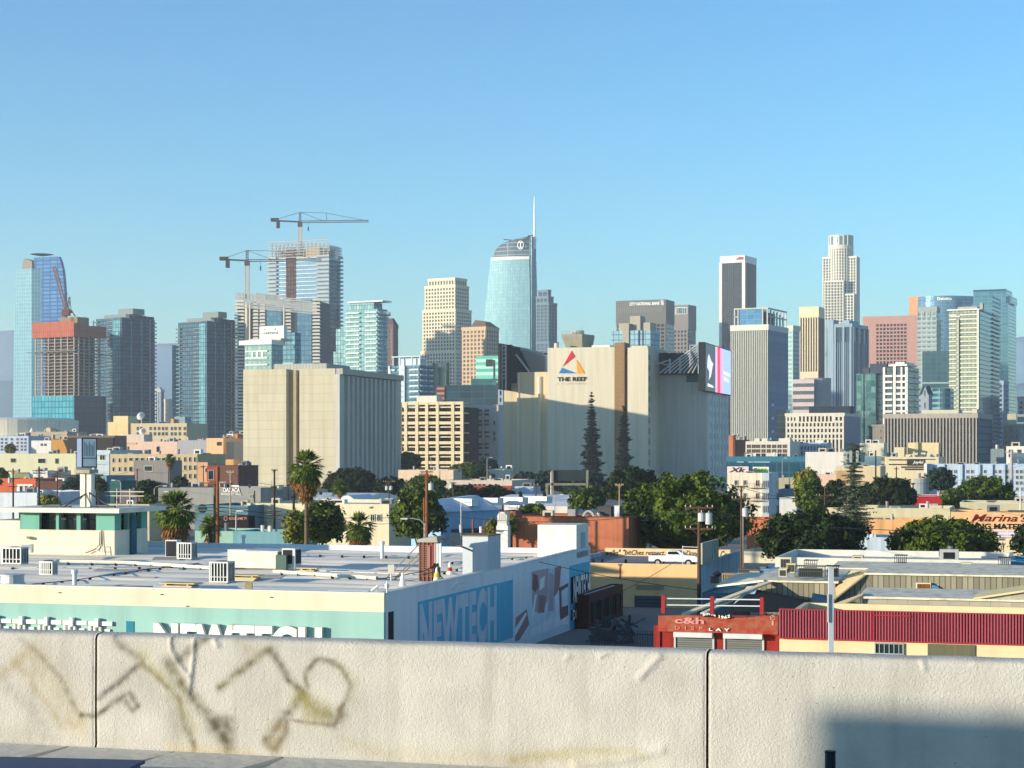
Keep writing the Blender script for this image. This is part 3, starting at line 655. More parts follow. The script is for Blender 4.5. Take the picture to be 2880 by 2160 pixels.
for (x0, x1, y0, y1, py) in ((-25, 25, -12, 14, 724), (-20, 8, -24, 10, 792), (-9, 23, -22, 12, 830)):
    z = zt(py); mg = MB(); mg.box(x0, x1, y0, y1, 0, z-.4); b.part('shaft_glazing', mg, cells('161c1e', '2a3232', '121616', 2.5, 4., .3, .5, .0))
    mb = MB(); grid(mb, 'F', x0, x1, 0, z-2, 4.3, 4.2, 1.2, 1.5, .6, at_=y0); grid(mb, 'S', y0, y1, 0, z-2, 4.3, 4.2, 1.2, 1.5, .6, at_=x1)
    mb.box(x0-.7, x1+.7, y0-.7, y1+.7, z-2, z); b.part('shaft_wall', mb, STN)
# 22 blue ribbed twin-bay tower
G_BT = cells('2b4356', '3b586c', '1f3342', 2., 4., .2, .15, .5); RB = plaster('8199a6', .6, .05)
b = tower('ribbed_tower', 'slate blue ribbed tower standing in front of the round tower', 2322, 2396, 2440, 1700, 30, 910, G_BT, RB, None, None, 3)
mb = MB(); z = b.h-3
for x in (-b.W, -b.W*.66, -b.W*.34, -1.8): fb(mb, 'F', x, x+1.8, -.5, 1.4, 0, z)
for k in range(14): x = -b.W+(b.W)*(k+.5)/14; fb(mb, 'F', x, x+.5, 0, .7, 0, z-14)
for y in (0, b.L*.33, b.L*.66, b.L-2): fb(mb, 'S', y, y+2, -.5, 1.4, 0, z)
for k in range(12): y = b.L*(k+.5)/12; fb(mb, 'S', y, y+.6, 0, .7, 0, z-14)
b.part('ribs', mb, RB)
mb = MB(); mb.box(b.fx(2322), b.fx(2345), -1, 12, 0, b.fz(897)); mb.box(b.fx(2365), -4, 4, b.L*.7, b.h, b.h+3.5); b.part('stair_core', mb, plaster('8ea4b0'))
# 23 salmon tower, 24 peach tower
SAL = plaster('bb8e7e', .8, .06)
b = tower('salmon_tower', 'broad salmon stone tower with a square window grid', 2428, 2583, 2600, 2000, 17, 887, cells('2f2526', '453437', '2a2021', 3., 4., .2, .3, .2), SAL, None, None, 8, L=30)
mb = MB(); xa, xb_ = b.fx(2462), b.fx(2553); fb(mb, 'F', -b.W, xa, 0, .6, 0, b.h-8); fb(mb, 'F', xb_, .6, 0, .6, 0, b.h-8); grid(mb, 'F', xa, xb_, 0, b.h-8, 4.0, 3.7, 1.5, 1.1, .6); b.part('window_wall', mb, SAL)
b = tower('peach_tower', 'orange-peach tower peeking out left of the DELOITTE glass tower', 2558, 2592, 2606, 2430, 24, 833, G_W, plaster('d79a6c', .8, .05), (4.6, 4.6, 2., 2., .4), (4.6, 4.6, 2, 2, .4), 24)
# 25 curved glass tower with sign
b = Bd('glass_tower', 'round-fronted blue glass tower with DELOITTE lettering at its top', 'tower', 2582, 2738, 2745, 2300, 12, 832, L=40)
mb = MB(); f = arc(-b.W, 0, 4, 14, 14); mb.prism(f+[(0, 40), (-b.W, 40)], 0, b.h); b.part('glazing', mb, cells('6a92ad', '86abc0', '4c748f', 6., 4.1, .4, .08, .65))
def fnc(x, z, o):
    t = (x+b.W)/b.W; return (x, 4-14*math.sin(math.pi*t)-o, z)
lettering('letters', 'Deloitte', b.root, 'F', b.fx(2636), b.fx(2676), b.fz(844.5), b.fz(836), .4, plaster('f4f4f0', .4, .02), .3, .03, fn=fnc)
# 26 grey terrace tower
G_GT = cells('5c6e70', '8a9a96', 'a9b3ac', 4.5, 4.2, .7, .3, .2)
b = Bd('terraced_tower', 'grey-green banded tower with lower stepped wings in front of the DELOITTE tower', 'tower', 2580, 2634, 2640, 1700, 20, 862, L=24)
mb = MB(); mb.box(-b.W, 0, 0, b.L, 0, b.h); b.part('glazing', mb, G_GT)
mb = MB(); grid(mb, 'F', -b.W, 0, 0, b.fz(905), 4.3, 60, 1.5, 0, .5); mb.box(-b.W-.5, .5, -.5, b.L, b.h-4, b.h); grid(mb, 'F', -b.W, 0, b.fz(892), b.h-4, 6, 6, .8, .8, .4); b.part('wall', mb, plaster('9aa5a1', .7, .05))
mb = MB(); x1 = b.fx(2672, -2); mb.box(b.fx(2594, -2), x1, -2, 16, 0, b.fz(988)); mb.box(0, b.fx(2646), 0, 16, 0, b.fz(900)); b.part('lower_wing', mb, cells('35616c', '4a7a80', '26494f', 5., 4.2, .5, .2, .4))
mb = MB()
for i in range(14): z = 6+i*5.4; fb(mb, 'F', b.fx(2594, -2), x1, 0, .8, z, z+1.6, 0, -2)
b.part('terrace_bands', mb, plaster('8fa7a6', .6))
# 27 big right-hand glass tower
b = Bd('glass_tower', 'large teal glass tower with stepped shoulders at the far right of the skyline', 'tower', 2733, 2836, 2858, 2200, 24, 852)
G_RT = cells('5c8f9e', '76a6b0', '4a7a8b', 8., 4.2, .35, .1, .55)
mb = MB(); mb.box(-b.W, 0, 0, b.L, 0, b.h); mb.box(-b.W+1.5, b.fx(2829), 2, b.L*.8, b.h, b.fz(812)); mb.box(b.fx(2829), b.fx(2843), 6, b.L*.8, b.h, b.fz(832)); b.part('glazing', mb, G_RT)
mb = MB(); z1 = b.fz(812); fb(mb, 'F', -b.W+1.5, b.fx(2829), -2, -1.6, z1-2, z1); fb(mb, 'F', b.fx(2785), b.fx(2788), -.2, .4, 0, b.fz(880)); fb(mb, 'F', b.fx(2812), b.fx(2820), -.2, .4, 0, b.fz(1080)); b.part('dark_trim', mb, cells('28485a', '345a6c', '1c3442', 3, 4, .3, .1, .5))
# 28 white balconied tower
b = condo('condominium_tower', 'tall cream balconied condominium tower with blue glass side, right of the terraced tower', 2670, 2754, 2815, 1400, 24, 874, cells('8f9a86', 'b9bd9f', '6c766c', 3., 3.4, .4, .3, .2), plaster('d9d5bb', .6, .06), (), 3.35, ((0, .26), (.38, .97)), pent=((2664, 2756, 868), (2672, 2700, 886)), L=None, side=False, dep=1.8)
mb = MB(); fb(mb, 'S', 0, b.L, 0, .5, 0, b.h); b.part('side_glazing', mb, cells('2f6f86', '4c8ea2', '1d4a60', 2.6, 3.35, .3, .1, .6))
mb = MB(); y0 = b.L*.6
for i in range(40): z = 4+i*3.35; fb(mb, 'S', y0, b.L, .5, 1.6, z, z+1.)
b.part('side_balconies', mb, cells('284d60', '3a6478', '1d3a4a', 3, 1, .1, .3, .3))
mb = MB(); fb(mb, 'F', -1.2, 0, 0, 2.2, 0, b.h+1); fb(mb, 'F', b.fx(2695), b.fx(2697), 0, 2., 0, b.h-6)
for p in (2682, 2690, 2723): x = b.fx(p); mb.box(x, x+.5, 0, .5, b.h, b.fz(868))
b.part('piers', mb, plaster('e6e2ce', .6))
mb = MB(); mb.box(b.fx(2690), b.fx(2745), 5, 15, b.h, b.fz(860)); mb.box(b.fx(2752), b.fx(2760), 6, 12, b.h, b.fz(850)); b.part('rooftop_housing', mb, plaster('a5a597'))
# slim pale tower between
tower('slab_tower', 'slim pale grid block at the foot of the large teal tower', 2805, 2822, 2836, 1600, 30, 1070, G_MID, plaster('8fa2b2', .7), (4, 3, 1.4, 1, .3), (4, 3, 1.4, 1, .3), 3)
# 29, 30
b = tower('glass_block', 'small teal glass block with mirrored panes left of the white balconied apartments', 2408, 2463, 2490, 1010, 28, 1050, cells('3f7276', '8fb8b2', '2a5258', 2.7, 3.3, .22, .06, .5, 0, .5), G_TEALL, None, None, 0)
mb = MB(); fb(mb, 'F', b.fx(2428), b.fx(2431), 0, .4, 0, b.h); fb(mb, 'S', .2, b.L, 0, .3, 0, b.h); b.part('dark_trim', mb, cells('24505a', '2f606a', '173a44', 3, 3.3, .2, .15, .5))
mb = MB(); mb.box(b.fx(2422), b.fx(2440), 3, 10, b.h, b.fz(1033)); mb.box(b.fx(2442), b.fx(2489), 3, 12, b.h, b.fz(1022)); b.part('rooftop_housing', mb, plaster('3a4550', .7, .2))
b = condo('apartment_tower', 'white apartment tower with rounded balconies behind the brown ribbed block', 2486, 2552, 2584, 1000, 28, 1032, cells('3c4a4c', '5f6c6a', '2a3436', 2.4, 3.2, .3, .2, .3), plaster('e4e1d6', .6, .05), (), 3.2, ((.0, .4), (.56, 1.)), pent=((2500, 2552, 1024), (2520, 2545, 1018)), dep=1.3)
mb = MB(); fb(mb, 'F', -b.W*.58, -b.W*.48, -.5, .9, 0, b.h+1); fb(mb, 'F', -b.W-.3, -b.W+.9, -.5, .9, 0, b.h); fb(mb, 'F', -b.W*.27, -b.W*.2, -.5, .8, 0, b.h); fb(mb, 'F', -.9, .4, -.5, 1., 0, b.h); b.part('wall', mb, plaster('e8e4d6', .6))
# 31 gothic block
b = Bd('gabled_building', 'grey-white gabled stone building with dark steep roof in shade', 'building', 2588, 2612, 2622, 1200, 30, 1110)
GOTH = plaster('8e99a0', .8); mb = MB(); mb.box(-b.W, 0, 0, b.L, 0, b.h); mb.loft([[(-b.W*.8, 0, b.h), (-.5, 0, b.h), (-.5, b.L, b.h), (-b.W*.8, b.L, b.h)], [(-b.W*.42, 0, b.fz(1087)), (-b.W*.4, 0, b.fz(1087)), (-b.W*.4, b.L, b.fz(1087)), (-b.W*.42, b.L, b.fz(1087))]]); b.part('wall', mb, GOTH)
mb = MB(); mb.loft([[(-b.W-1, 1, b.h), (1, 1, b.h), (1, b.L, b.h), (-b.W-1, b.L, b.h)], [(-b.W*.9, 3, b.fz(1086)), (-b.W*.3, 3, b.fz(1084)), (-b.W*.3, b.L, b.fz(1084)), (-b.W*.9, b.L, b.fz(1086))]]); b.part('roof', mb, plaster('2d4046'))
for k in range(2): window(b.root, 'F', -b.W*.55, -b.W*.35, b.h-9+k*8, b.h-5+k*8)
b = Bd('office_block', 'rounded dark teal banded block right of the gabled stone building', 'building', 2618, 2650, 2690, 1250, 20, 1092, L=20)
mb = MB(); f = arc(-b.W, b.fx(2672), 2, 5, 8); mb.prism(f+[(b.fx(2672), 22), (-b.W, 22)], 0, b.h); b.part('glazing', mb, cells('28525e', '35646f', '6a8d94', 6, 3.6, .8, .2, .3))
# 32 brown ribbed wide block
b = tower('ribbed_block', 'long low grey-brown ribbed office block with cream penthouse', 2487, 2748, 2789, 850, 22, 1162, cells('3d3832', '57504a', '2c2824', 1.5, 3.8, .3, .4, .1), plaster('a79f92', .8, .1), None, None, 2.2)
mb = MB(); grid(mb, 'F', -b.W, 0, 0, b.h-2, 4, 1.5, 0, .55, .5); b.part('ribs', mb, plaster('a79f92', .8, .1))
mb = MB(); fb(mb, 'S', .2, b.L, 0, .3, 0, b.h-2.2); b.part('side_wall', mb, cells('4d5d68', '596a75', '33424c', 30., 3.2, .35, .6, 0, 0, 0))
mb = MB(); mb.box(b.fx(2592, 8), b.fx(2696, 8), 8, 20, b.h, b.fz(1152, 0, 8)); mb.box(b.fx(2733, 4), b.fx(2748, 4), 4, 10, b.h, b.fz(1150, 0, 4)); b.part('rooftop_housing', mb, plaster('c5bda6'))
# 33 white office with rows of windows
b = tower('office_block', 'cream mid-rise office with tall slot windows and blank grey side', 2210, 2374, 2419, 950, 24, 1161, G_DARK, plaster('cfc9b4', .7, .06), None, None, 1.6)
mb = MB(); zz = b.fz(1235); grid(mb, 'F', -b.W, 0, zz, b.fz(1186), 3.0, 2.05, 1.2, .95, .4); grid(mb, 'F', -b.W, 0, 0, zz, 40, 2.05, .3, .95, .4)
grid(mb, 'F', -b.W, b.fx(2243), b.fz(1186), b.h-1.5, 3, 2.05, 1.2, .95, .4); grid(mb, 'F', b.fx(2345), 0, b.fz(1186), b.h-1.5, 3., 2.05, 1.2, .95, .4); grid(mb, 'F', b.fx(2243), b.fx(2345), b.fz(1186), b.h-1.5, 20, 2.05, .3, .95, .4); b.part('window_wall', mb, plaster('cfc9b4', .7, .06))
mb = MB(); fb(mb, 'S', .2, b.L, 0, .3, 0, b.h-1.6); b.part('blank_side_wall', mb, plaster('8d929a'))
mb = MB(); mb.box(b.fx(2275, 8), b.fx(2390, 8), 8, 18, b.h, b.fz(1142, 0, 8)); b.part('rooftop_housing', mb, plaster('26333c'))
# 34 blocks behind and at right edge
tower('dark_block', 'low dark glass block between the ribbed tower and cream mid-rise', 2184, 2212, 2222, 1020, 24, 1152, cells('16262f', '22343e', '0e1a22', 20., 3.4, .3, .2, .3), BLACKM)
b = Bd('striped_block', 'pinkish banded office with a grey drum wing below the cream slotted tower', 'building', 2230, 2290, 2300, 1500, 20, 1066)
mb = MB(); mb.box(-b.W, 0, 0, b.L, 0, b.h); b.part('glazing', mb, cells('5a5a62', '6d6c72', '4a4a50', 3., 4.5, .3, .3, .2))
mb = MB()
for i in range(12): fb(mb, 'F', -b.W, 0, 0, .8, b.h-3.5-i*6.2, b.h-.2-i*6.2)
b.part('wall', mb, plaster('c9b9b4', .7))
mb = MB(); mb.cyl((b.fx(2298, 14), 16, 0), (b.fx(2298, 14), 16, b.fz(1062)), 11, None, 24); b.part('drum_wing', mb, plaster('8c9599', .7))
b = tower('hotel_building', 'grey brick hotel with punched windows at the right edge', 2820, 2868, 2910, 900, 18, 1192, plaster('938c84', .8), plaster('a49c92', .8), None, None, 1.2)
for i in range(7):
    for j, p in enumerate((2826, 2842, 2856)): x = b.fx(p); window(b.root, 'F', x, x+1.1, b.h-4.2-i*3.1, b.h-2.3-i*3.1, 0)
mb = MB(); mb.box(b.fx(2833, 3), b.fx(2858, 3), 3, 9, b.h, b.h+5); b.part('rooftop_housing', mb, plaster('b9b199'))
tower('glass_block', 'dark teal office block low at the right edge behind the grey brick hotel', 2856, 2900, 2930, 1000, 18, 1165, G_BT, RB, (3.6, 30, .7, 1., .3), None, 1.)
tower('slab_tower', 'pinkish pale block far away at the right edge above the rooftops', 2862, 2895, 2910, 1500, 20, 1115, G_DARK, plaster('bfb0aa'), (4, 4, 1.8, 1.5, .3), None, 3)
b = tower('small_block', 'small blank taupe block squeezed left of the brown ribbed block', 2454, 2486, 2492, 880, 20, 1194, plaster('8d857c', .85), plaster('978f86', .85), None, None, .8)
for i in range(4): x = b.fx(2475); window(b.root, 'F', x, x+.8, b.h-4-i*3.2, b.h-2.2-i*3.2)
# 38-40 left of the beige corner block
b = tower('green_glass_block', 'bright green glass office block behind the car park', 1338, 1418, 1424, 1300, 16, 1000, cells('5fb79b', '7fceb4', 'b9dccb', 30, 4.6, 1.2, .25, .3), CONCW, None, None, 0, L=25)
mb = MB(); fb(mb, 'F', b.fx(1367), b.fx(1385), 0, .5, b.fz(1030), b.fz(1010)); fb(mb, 'F', b.fx(1388), b.fx(1391), 0, .5, 0, b.fz(1012)); b.part('dark_glass', mb, G_DARK)
b = condo('apartment_tower', 'white and blue apartment block with framed roof terrace behind the concrete car park', 1095, 1180, 1216, 1150, 32, 1027, cells('47717f', '668f9a', '365867', 3., 3.3, .35, .5, .0), plaster('cdd6d6', .6, .05), (), 3.4, ((.0, .22), (.34, .52), (.7, 1.)), dep=1.2, rail=1.)
mb = MB(); z0, z1 = b.h, b.fz(1000)
for x in (-b.W*.92, -b.W*.7, -b.W*.3, -.8): mb.box(x, x+.6, 1, 1.6, z0, z1)
mb.box(-b.W*.95, 0, .8, b.L*.8, z1-.7, z1); mb.box(-b.W*.8, -2, 4, b.L*.7, z0, z1-1.5); b.part('roof_terrace', mb, plaster('b9c6ce', .6))
mb = MB(); fb(mb, 'F', -b.W*.64, -b.W*.46, -.2, 1.2, 0, b.h); fb(mb, 'F', -b.W-.2, -b.W+1, -.2, 1., 0, b.h); b.part('piers', mb, plaster('c2d0d2', .6))
tower('glass_block', 'dark green ribbed glass block right of the white and blue apartments', 1216, 1255, 1264, 1300, 24, 1020, cells('24474a', '356063', '16302f', 5., 30., .9, .15, .4), BLACKM)
b = tower('glass_block', 'low dark navy glass complex with a reddish brick end behind the car park', 1226, 1398, 1418, 1120, 16, 1082, cells('17394f', '2a5468', '0e2838', 8., 4.2, .3, .12, .5), BLACKM, None, None, 0, L=20)
mb = MB(); mb.box(b.fx(1228, -1), b.fx(1250, -1), -1, 5, 0, b.fz(1086)); b.part('brick_end', mb, cells('a8756a', 'b98677', '5b3d38', 30, 3., .9, .8, 0.))
mb = MB(); mb.box(b.fx(1325, 2), b.fx(1395, 2), 2, 10, b.h, b.fz(1064)); b.part('upper_storey', mb, cells('1e5a62', '4f9c9a', '12383f', 4, 3, .4, .1, .5))
tower('slab_tower', 'thin pale slab with stacked balconies at the left edge of the beige showroom', 1402, 1416, 1424, 900, 16, 1070, G_DARK, plaster('98a5ac'), (3.4, 3, 1.4, .8, .6), None, 1)
# tower cranes
def lattice(mb, p, q, w, n, th):
    p = Vector(p); q = Vector(q); d = (q-p).normalized(); a = Vector((0, 0, 1)) if abs(d.z) < .9 else Vector((1, 0, 0))
    e = d.cross(a).normalized()*w/2; f = d.cross(e).normalized()*w/2
    cs = [e+f, e-f, -e-f, -e+f]
    for c in cs: mb.bar(p+c, q+c, th)
    for i in range(n):
        a0 = p+(q-p)*i/n; a1 = p+(q-p)*(i+1)/n
        for k in range(4): mb.bar(a0+cs[k], a1+cs[(k+1) % 4], th*.6)
CRW = plaster('cbb9a0', .6, .05); CRD = plaster('4a4038', .6, .1)
def crane(label, pxm, ybase, yjib, yap, pxc, pxt, D, hook):
    o = at(pxm, ybase, D); r = empty('tower_crane', label, 'crane', o)
    P = lambda px, py: at(px, py, D)-o
    mb = MB(); lattice(mb, (0, 0, 0), P(pxm, yjib+2), 3., 12, .55); r_ = mb.build('mast', CRW, r)
    mb = MB(); lattice(mb, P(pxm, yjib+2), P(pxm, yap), 1.6, 4, .4); mb.box(-2, 2, -2, 2, P(pxm, yjib+14).z, P(pxm, yjib+1).z); mb.build('tower_top', CRD, r)
    mb = MB(); lattice(mb, P(pxm, yjib), P(pxt, yjib-2), 1.7, 26, .32); mb.build('jib', CRD, r)
    mb = MB(); mb.bar(P(pxm, yjib), P(pxc, yjib-4), 2.2, 1.2); mb.build('counter_jib', CRD, r)
    q = P(pxc, yjib-4); mb = MB(); mb.box(q.x, q.x+7, -1.6, 1.6, q.z-1, q.z+2); mb.box(q.x+5, q.x+8, -1.4, 1.4, q.z-7, q.z+.2); mb.build('counterweight', plaster('3a332e'), r)
    mb = MB()
    for a_, b_ in ((P(pxm, yap), P(pxc+6, yjib-4)), (P(pxm, yap), P(pxm+(pxt-pxm)*.35, yjib-2)), (P(pxm, yap), P(pxm+(pxt-pxm)*.38, yap+2)), (P(pxm+(pxt-pxm)*.38, yap+2), P(pxt-5, yjib-3)), (P(pxm+(pxt-pxm)*.38, yap+2), P(pxm+(pxt-pxm)*.39, yjib-2))): mb.bar(a_, b_, .35)
    mb.build('tie_rods', CRD, r)
    mb = MB(); k = P(hook, yjib); mb.bar(k, k-Vector((0, 0, 5)), .2); mb.box(k.x-.5, k.x+.5, -.5, .5, k.z-8, k.z-4.5); mb.build('hook_block', BLACKM, r)
crane('hammerhead tower crane with long jib above the tallest unfinished twin tower', 844, 722, 624, 597, 762, 1037, 1665, 867)
crane('shorter hammerhead tower crane rising over the lower unfinished twin tower', 695, 840, 733, 704, 618, 905, 1512, 733)
o = at(186, 888, 1515); r = empty('luffing_crane', 'rusty luffing crane with raised jib on the orange netted construction tower', 'crane', o)
P = lambda px, py: at(px, py, 1515)-o
mb = MB(); lattice(mb, P(186, 872), P(152, 748), 2.2, 20, .45); mb.build('jib', plaster('8f6a58'), r)
mb = MB(); mb.box(-3, 3, -3, 3, 0, 5); mb.cyl(P(190, 876)+Vector((0, 0, 0)), P(197, 872), 2.6, 2.6, 8); mb.box(P(176, 876).x, P(202, 876).x, -2, 2, P(186, 880).z, P(186, 872).z); mb.build('machinery_deck', plaster('7a4a34', .7, .2), r)
mb = MB(); lattice(mb, P(190, 872), P(196, 836), 1.2, 4, .4); mb.bar(P(200, 872), P(196, 836), .5); mb.bar(P(196, 836), P(156, 762), .25); mb.bar(P(200, 872), P(212, 890), .8); mb.build('back_mast', plaster('6d6a66'), r)
# ------------------------------------------------------------------ beige windowless block (centre left)
BEI = cells('cabd9f', 'd0c3a6', 'bcae90', 9.5, 3.1, .09, .85, 0., 0., .0)
b = Bd('windowless_block', 'big windowless beige block with fluted grey side, left of the concrete car park', 'building', 684, 943, 1117, 635, 16, 1036)
W, Lg, h = b.W, b.L, b.h
mb = MB(); x1, x2 = b.fx(805), b.fx(842)
mb.box(-W, x1, 0, 3, 0, h); mb.box(x2, 0, 0, 3, 0, h); mb.box(-W, 0, 3, Lg, 0, h-.1); b.part('wall', mb, BEI)
mb = MB(); fb(mb, 'F', b.fx(824), b.fx(832), -2.9, -.3, 0, h-.4, 0); fb(mb, 'F', x1, b.fx(822), -3.2, -2.4, 0, h-1); b.part('recess_pier', mb, plaster('a89a7c', .8, .1))
mb = MB(); nfl = 11; L0, L1 = Lg*.07, Lg*.86
for k in range(nfl): y = L0+(L1-L0)*(k+.35)/nfl; fb(mb, 'S', y, y+(L1-L0)/nfl*.45, 0, 2.3, 0, h-2.4)
fb(mb, 'S', 0, L0, 0, 1.6, 0, h-2); fb(mb, 'S', Lg*.9, Lg, 0, 1.6, 0, h-2); b.part('side_flutes', mb, plaster('c8c4b8', .8, .08, .3, .2))
mb = MB(); mb.box(-.1, 2.6, .2, Lg+.2, h-2, h); b.part('side_cornice', mb, plaster('b3aea0', .8))
mb = MB(); y = 9; mb.box(b.fx(770, y), b.fx(918, y), y, Lg*.5, h, b.fz(1021, 0, y)); b.part('rooftop_housing', mb, cells('b1aca0', 'bab5a9', '94907f', 1.2, 9., .1, .8, 0., 0, 0))
mb = MB()
for k in range(3): y = Lg*(.3+.17*k); mb.slab([(-6, y, h+1.), (-1.5, y+1, h+.3), (-1.5, y+5, h+.3), (-6, y+4, h+1.)], .15)
b.part('skylight', mb, SILV)
mb = MB(); mb.cyl((-1.2, Lg*.93, h), (-1.2, Lg*.93, h+1.6), .4, .6, 8); mb.cyl((-1.2, Lg*.93, h+1.6), (-1.2, Lg*.93, h+2.2), .8, .2, 8); b.part('roof_vent', mb, WHITE)
# ------------------------------------------------------------------ concrete car park
PK = plaster('e3cfa6', .8, .08, .5, .2); PKW = plaster('b6b0a8', .8, .08)
b = Bd('car_park', 'seven-storey open concrete car park with cream frame, right of the beige block', 'car park', 1090, 1303, 1312, 850, 16, 1132, L=45)
W, Lg, h = b.W, b.L, b.h; nf = 8; f = h/nf
mb = MB(); mb.box(-W+.5, -.5, 9, Lg, 0, h-2); b.part('back_wall', mb, plaster('2a2019', .9))  # near-black, so the shade inside the open decks sits in its colour
for i in range(nf+1):
    mb = MB(); z = i*f; z1 = z if i == nf else z
    mb.box(-W, 0, .5, 9, z-.5, z); fb(mb, 'F', -W, 0, -.5, .05, z-.9, z+.45); b.part('deck', mb, PK)
for i in range(nf):
    mb = MB(); z = i*f+f*.5; mb.box(-W, 0, .35, .6, z-.1, z+.45); b.part('rail', mb, PK)
for p in (1125, 1141, 1172, 1200, 1230, 1273, 1299):
    x = b.fx(p); mb = MB(); fb(mb, 'F', x-.7, x+.7, -1, .25, 0, h+.2); b.part('column', mb, PK)
for i in range(nf):
    for k in range(7):
        if rnd.random() < .8:
            x = -W+2+(W-4)*(k+rnd.random()*.6)/7; z = i*f
            mb = MB()
mb = MB(); mb.box(b.fx(1172, 6), b.fx(1228, 6), 6, 14, h, b.fz(1112, 0, 6)); b.part('stair_head', mb, plaster('d9d2c2'))
b2 = Bd('office_wing', 'grey-white office wing with glass stair strip joined right of the car park', 'building', 1296, 1402, 1410, 872, 16, 1138, L=30)
W, h = b2.W, b2.h; mb = MB(); mb.box(-W, 0, 0, 30, 0, h); b2.part('wall', mb, PKW)
mb = MB(); x0, x1 = b2.fx(1273), b2.fx(1298); mb.box(x0-1, x1, -.6, 10, 0, h+1.5); b2.part('stair_glazing', mb, cells('1f4257', '3c6377', '12293a', 2., 3.2, .25, .1, .5))
fl = [1151, 1162, 1180, 1191, 1212, 1224, 1245, 1256, 1275]
for py in fl:
    for (p0, p1) in ((1327, 1340), (1345, 1357), (1362, 1376)):
        a, c = b2.fx(p0), b2.fx(p1); window(b2.root, 'F', a, c, b2.fz(py+7), b2.fz(py), 0, PKW, DARKG)
for py in (1181, 1193, 1214, 1226): a, c = b2.fx(1311), b2.fx(1318); window(b2.root, 'F', a, c, b2.fz(py+8), b2.fz(py), 0, PKW, DARKG, 0)
for py in (1184, 1214, 1228): a, c = b2.fx(1387), b2.fx(1394); window(b2.root, 'F', a, c, b2.fz(py+12), b2.fz(py), 0, PKW, DARKG, 0)
# ------------------------------------------------------------------ the cream showroom block with the triangle emblem
CRM = cells('d6cab0', 'd3c6ab', 'c6b99c', 5.2, 90., .06, .85, 0., 0., 0.); CRM2 = cells('d6c4a0', 'd2c09b', 'c3b08a', 5.2, 90., .06, .85, 0., 0., 0.)
b = Bd('showroom_block', 'huge cream block with THE REEF lettering and triangle emblem', 'building', 1540, 1823, 1838, 700, 16, 974, L=70)
W, h = b.W, b.h
mb = MB(); xa, xb_ = b.fx(1728), b.fx(1757)
mb.box(-W, xa, 0, 40, 0, h); mb.box(b.fx(1765), 0, 0, 40, 0, h-.4); mb.box(xa, b.fx(1765), 3, 40, 0, h-2.5); mb.box(b.fx(1776), -.4, .4, 36, h-.4, h+.3); b.part('wall', mb, CRM)
mb = MB(); mb.box(xa+.1, xb_, -.4, 8, 0, b.fz(962)); b.part('chimney_stack', mb, cells('a9845c', 'b8936a', '7d6144', .8, .5, .1, .9, 0, 0, 0, .5))
mb = MB()
for (z0, z1, k) in ((b.fz(1265), b.fz(980), 1),):
    for i in range(14): z = h-3-i*4; fb(mb, 'S', .6, 1.6, 0, .06, z-2.2, z); fb(mb, 'S', 2.4, 3.4, 0, .06, z-2.2, z)
b.part('side_window', mb, cells('5d7884', '7b95a0', '3e5560', 1, .5, .1, .3, .2))
# emblem
def tri(name, pts, mat):
    mb = MB(); q = [(b.fx(px), b.fz(py, b.fx(px))) for px, py in pts]
    mb.loft([[(x, -.18, z) for x, z in q], [(x, -.02, z) for x, z in q]][::-1]); 
    return b.part(name, mb, mat)
tri('emblem_piece', [(1608, 986), (1618, 1003), (1583, 1031)], plaster('c8203c', .6, .02))
tri('emblem_piece', [(1622, 1012), (1634, 1030), (1645, 1050), (1624, 1050)], plaster('e79a1c', .6, .02))
tri('emblem_piece', [(1581, 1034), (1622, 1050), (1572, 1050)], plaster('2878b8', .6, .02))
INKM = plaster('14110f', .6, .02)
lettering('lettering', 'THE REEF', b.root, 'F', b.fx(1568), b.fx(1651), b.fz(1070), b.fz(1058), .03, INKM, .15, .035)
lettering('lettering', 'A Creative Habitat', b.root, 'F', b.fx(1568), b.fx(1651), b.fz(1078.5), b.fz(1075), .03, plaster('a08f6d'), .05, .0, 0, 1.3)
# roof items
mb = MB(); y = 8; x0, x1 = b.fx(1580, y), b.fx(1655, y); xm0, xm1 = b.fx(1588, y), b.fx(1650, y); z0 = h; z1 = b.fz(938, -20, y)
mb.loft([[(xm0+.5, y+1, z0), (xm1-2, y+1, z0), (xm1, y+9, z0), (xm0, y+9, z0)], [(x0, y-.5, z1-1), (x1-2.4, y-.5, z1-1), (x1, y+10, z1-1), (x0, y+10, z1-1)], [(x0, y-.5, z1), (x1-2.4, y-.5, z1), (x1, y+10, z1), (x0, y+10, z1)]])
b.part('cooling_house', mb, plaster('9c9782', .85, .1))
mb = MB()
for k in range(9): x = x0+(x1-x0-2)*k/8; mb.bar((x, y-.4, z1), (x, y-.4, z1+1.2), .12)
mb.bar((x0, y-.4, z1+1.2), (x1-2, y-.4, z1+1.2), .14); mb.bar((x0, y-.4, z1+.7), (x1-2, y-.4, z1+.7), .1)
xx = (x0+x1)/2; mb.cyl((xx, y+4, z1), (xx, y+4, z1+1.6), 2.6, 2.6, 12); mb.bar((xx+2, y+4, z1), (xx+2, y+4, z1+3.5), .12); b.part('roof_railing', mb, SILV)
mb = MB(); mb.cyl((b.fx(1565, 4), 4, h), (b.fx(1565, 4), 4, h+2), .9, .9, 10); b.part('vent_pipe', mb, plaster('cfc2a0'))
mb = MB(); mb.box(b.fx(1664, 10), b.fx(1715, 10), 10, 18, h, h+1.3); b.part('roof_unit', mb, WHITE)
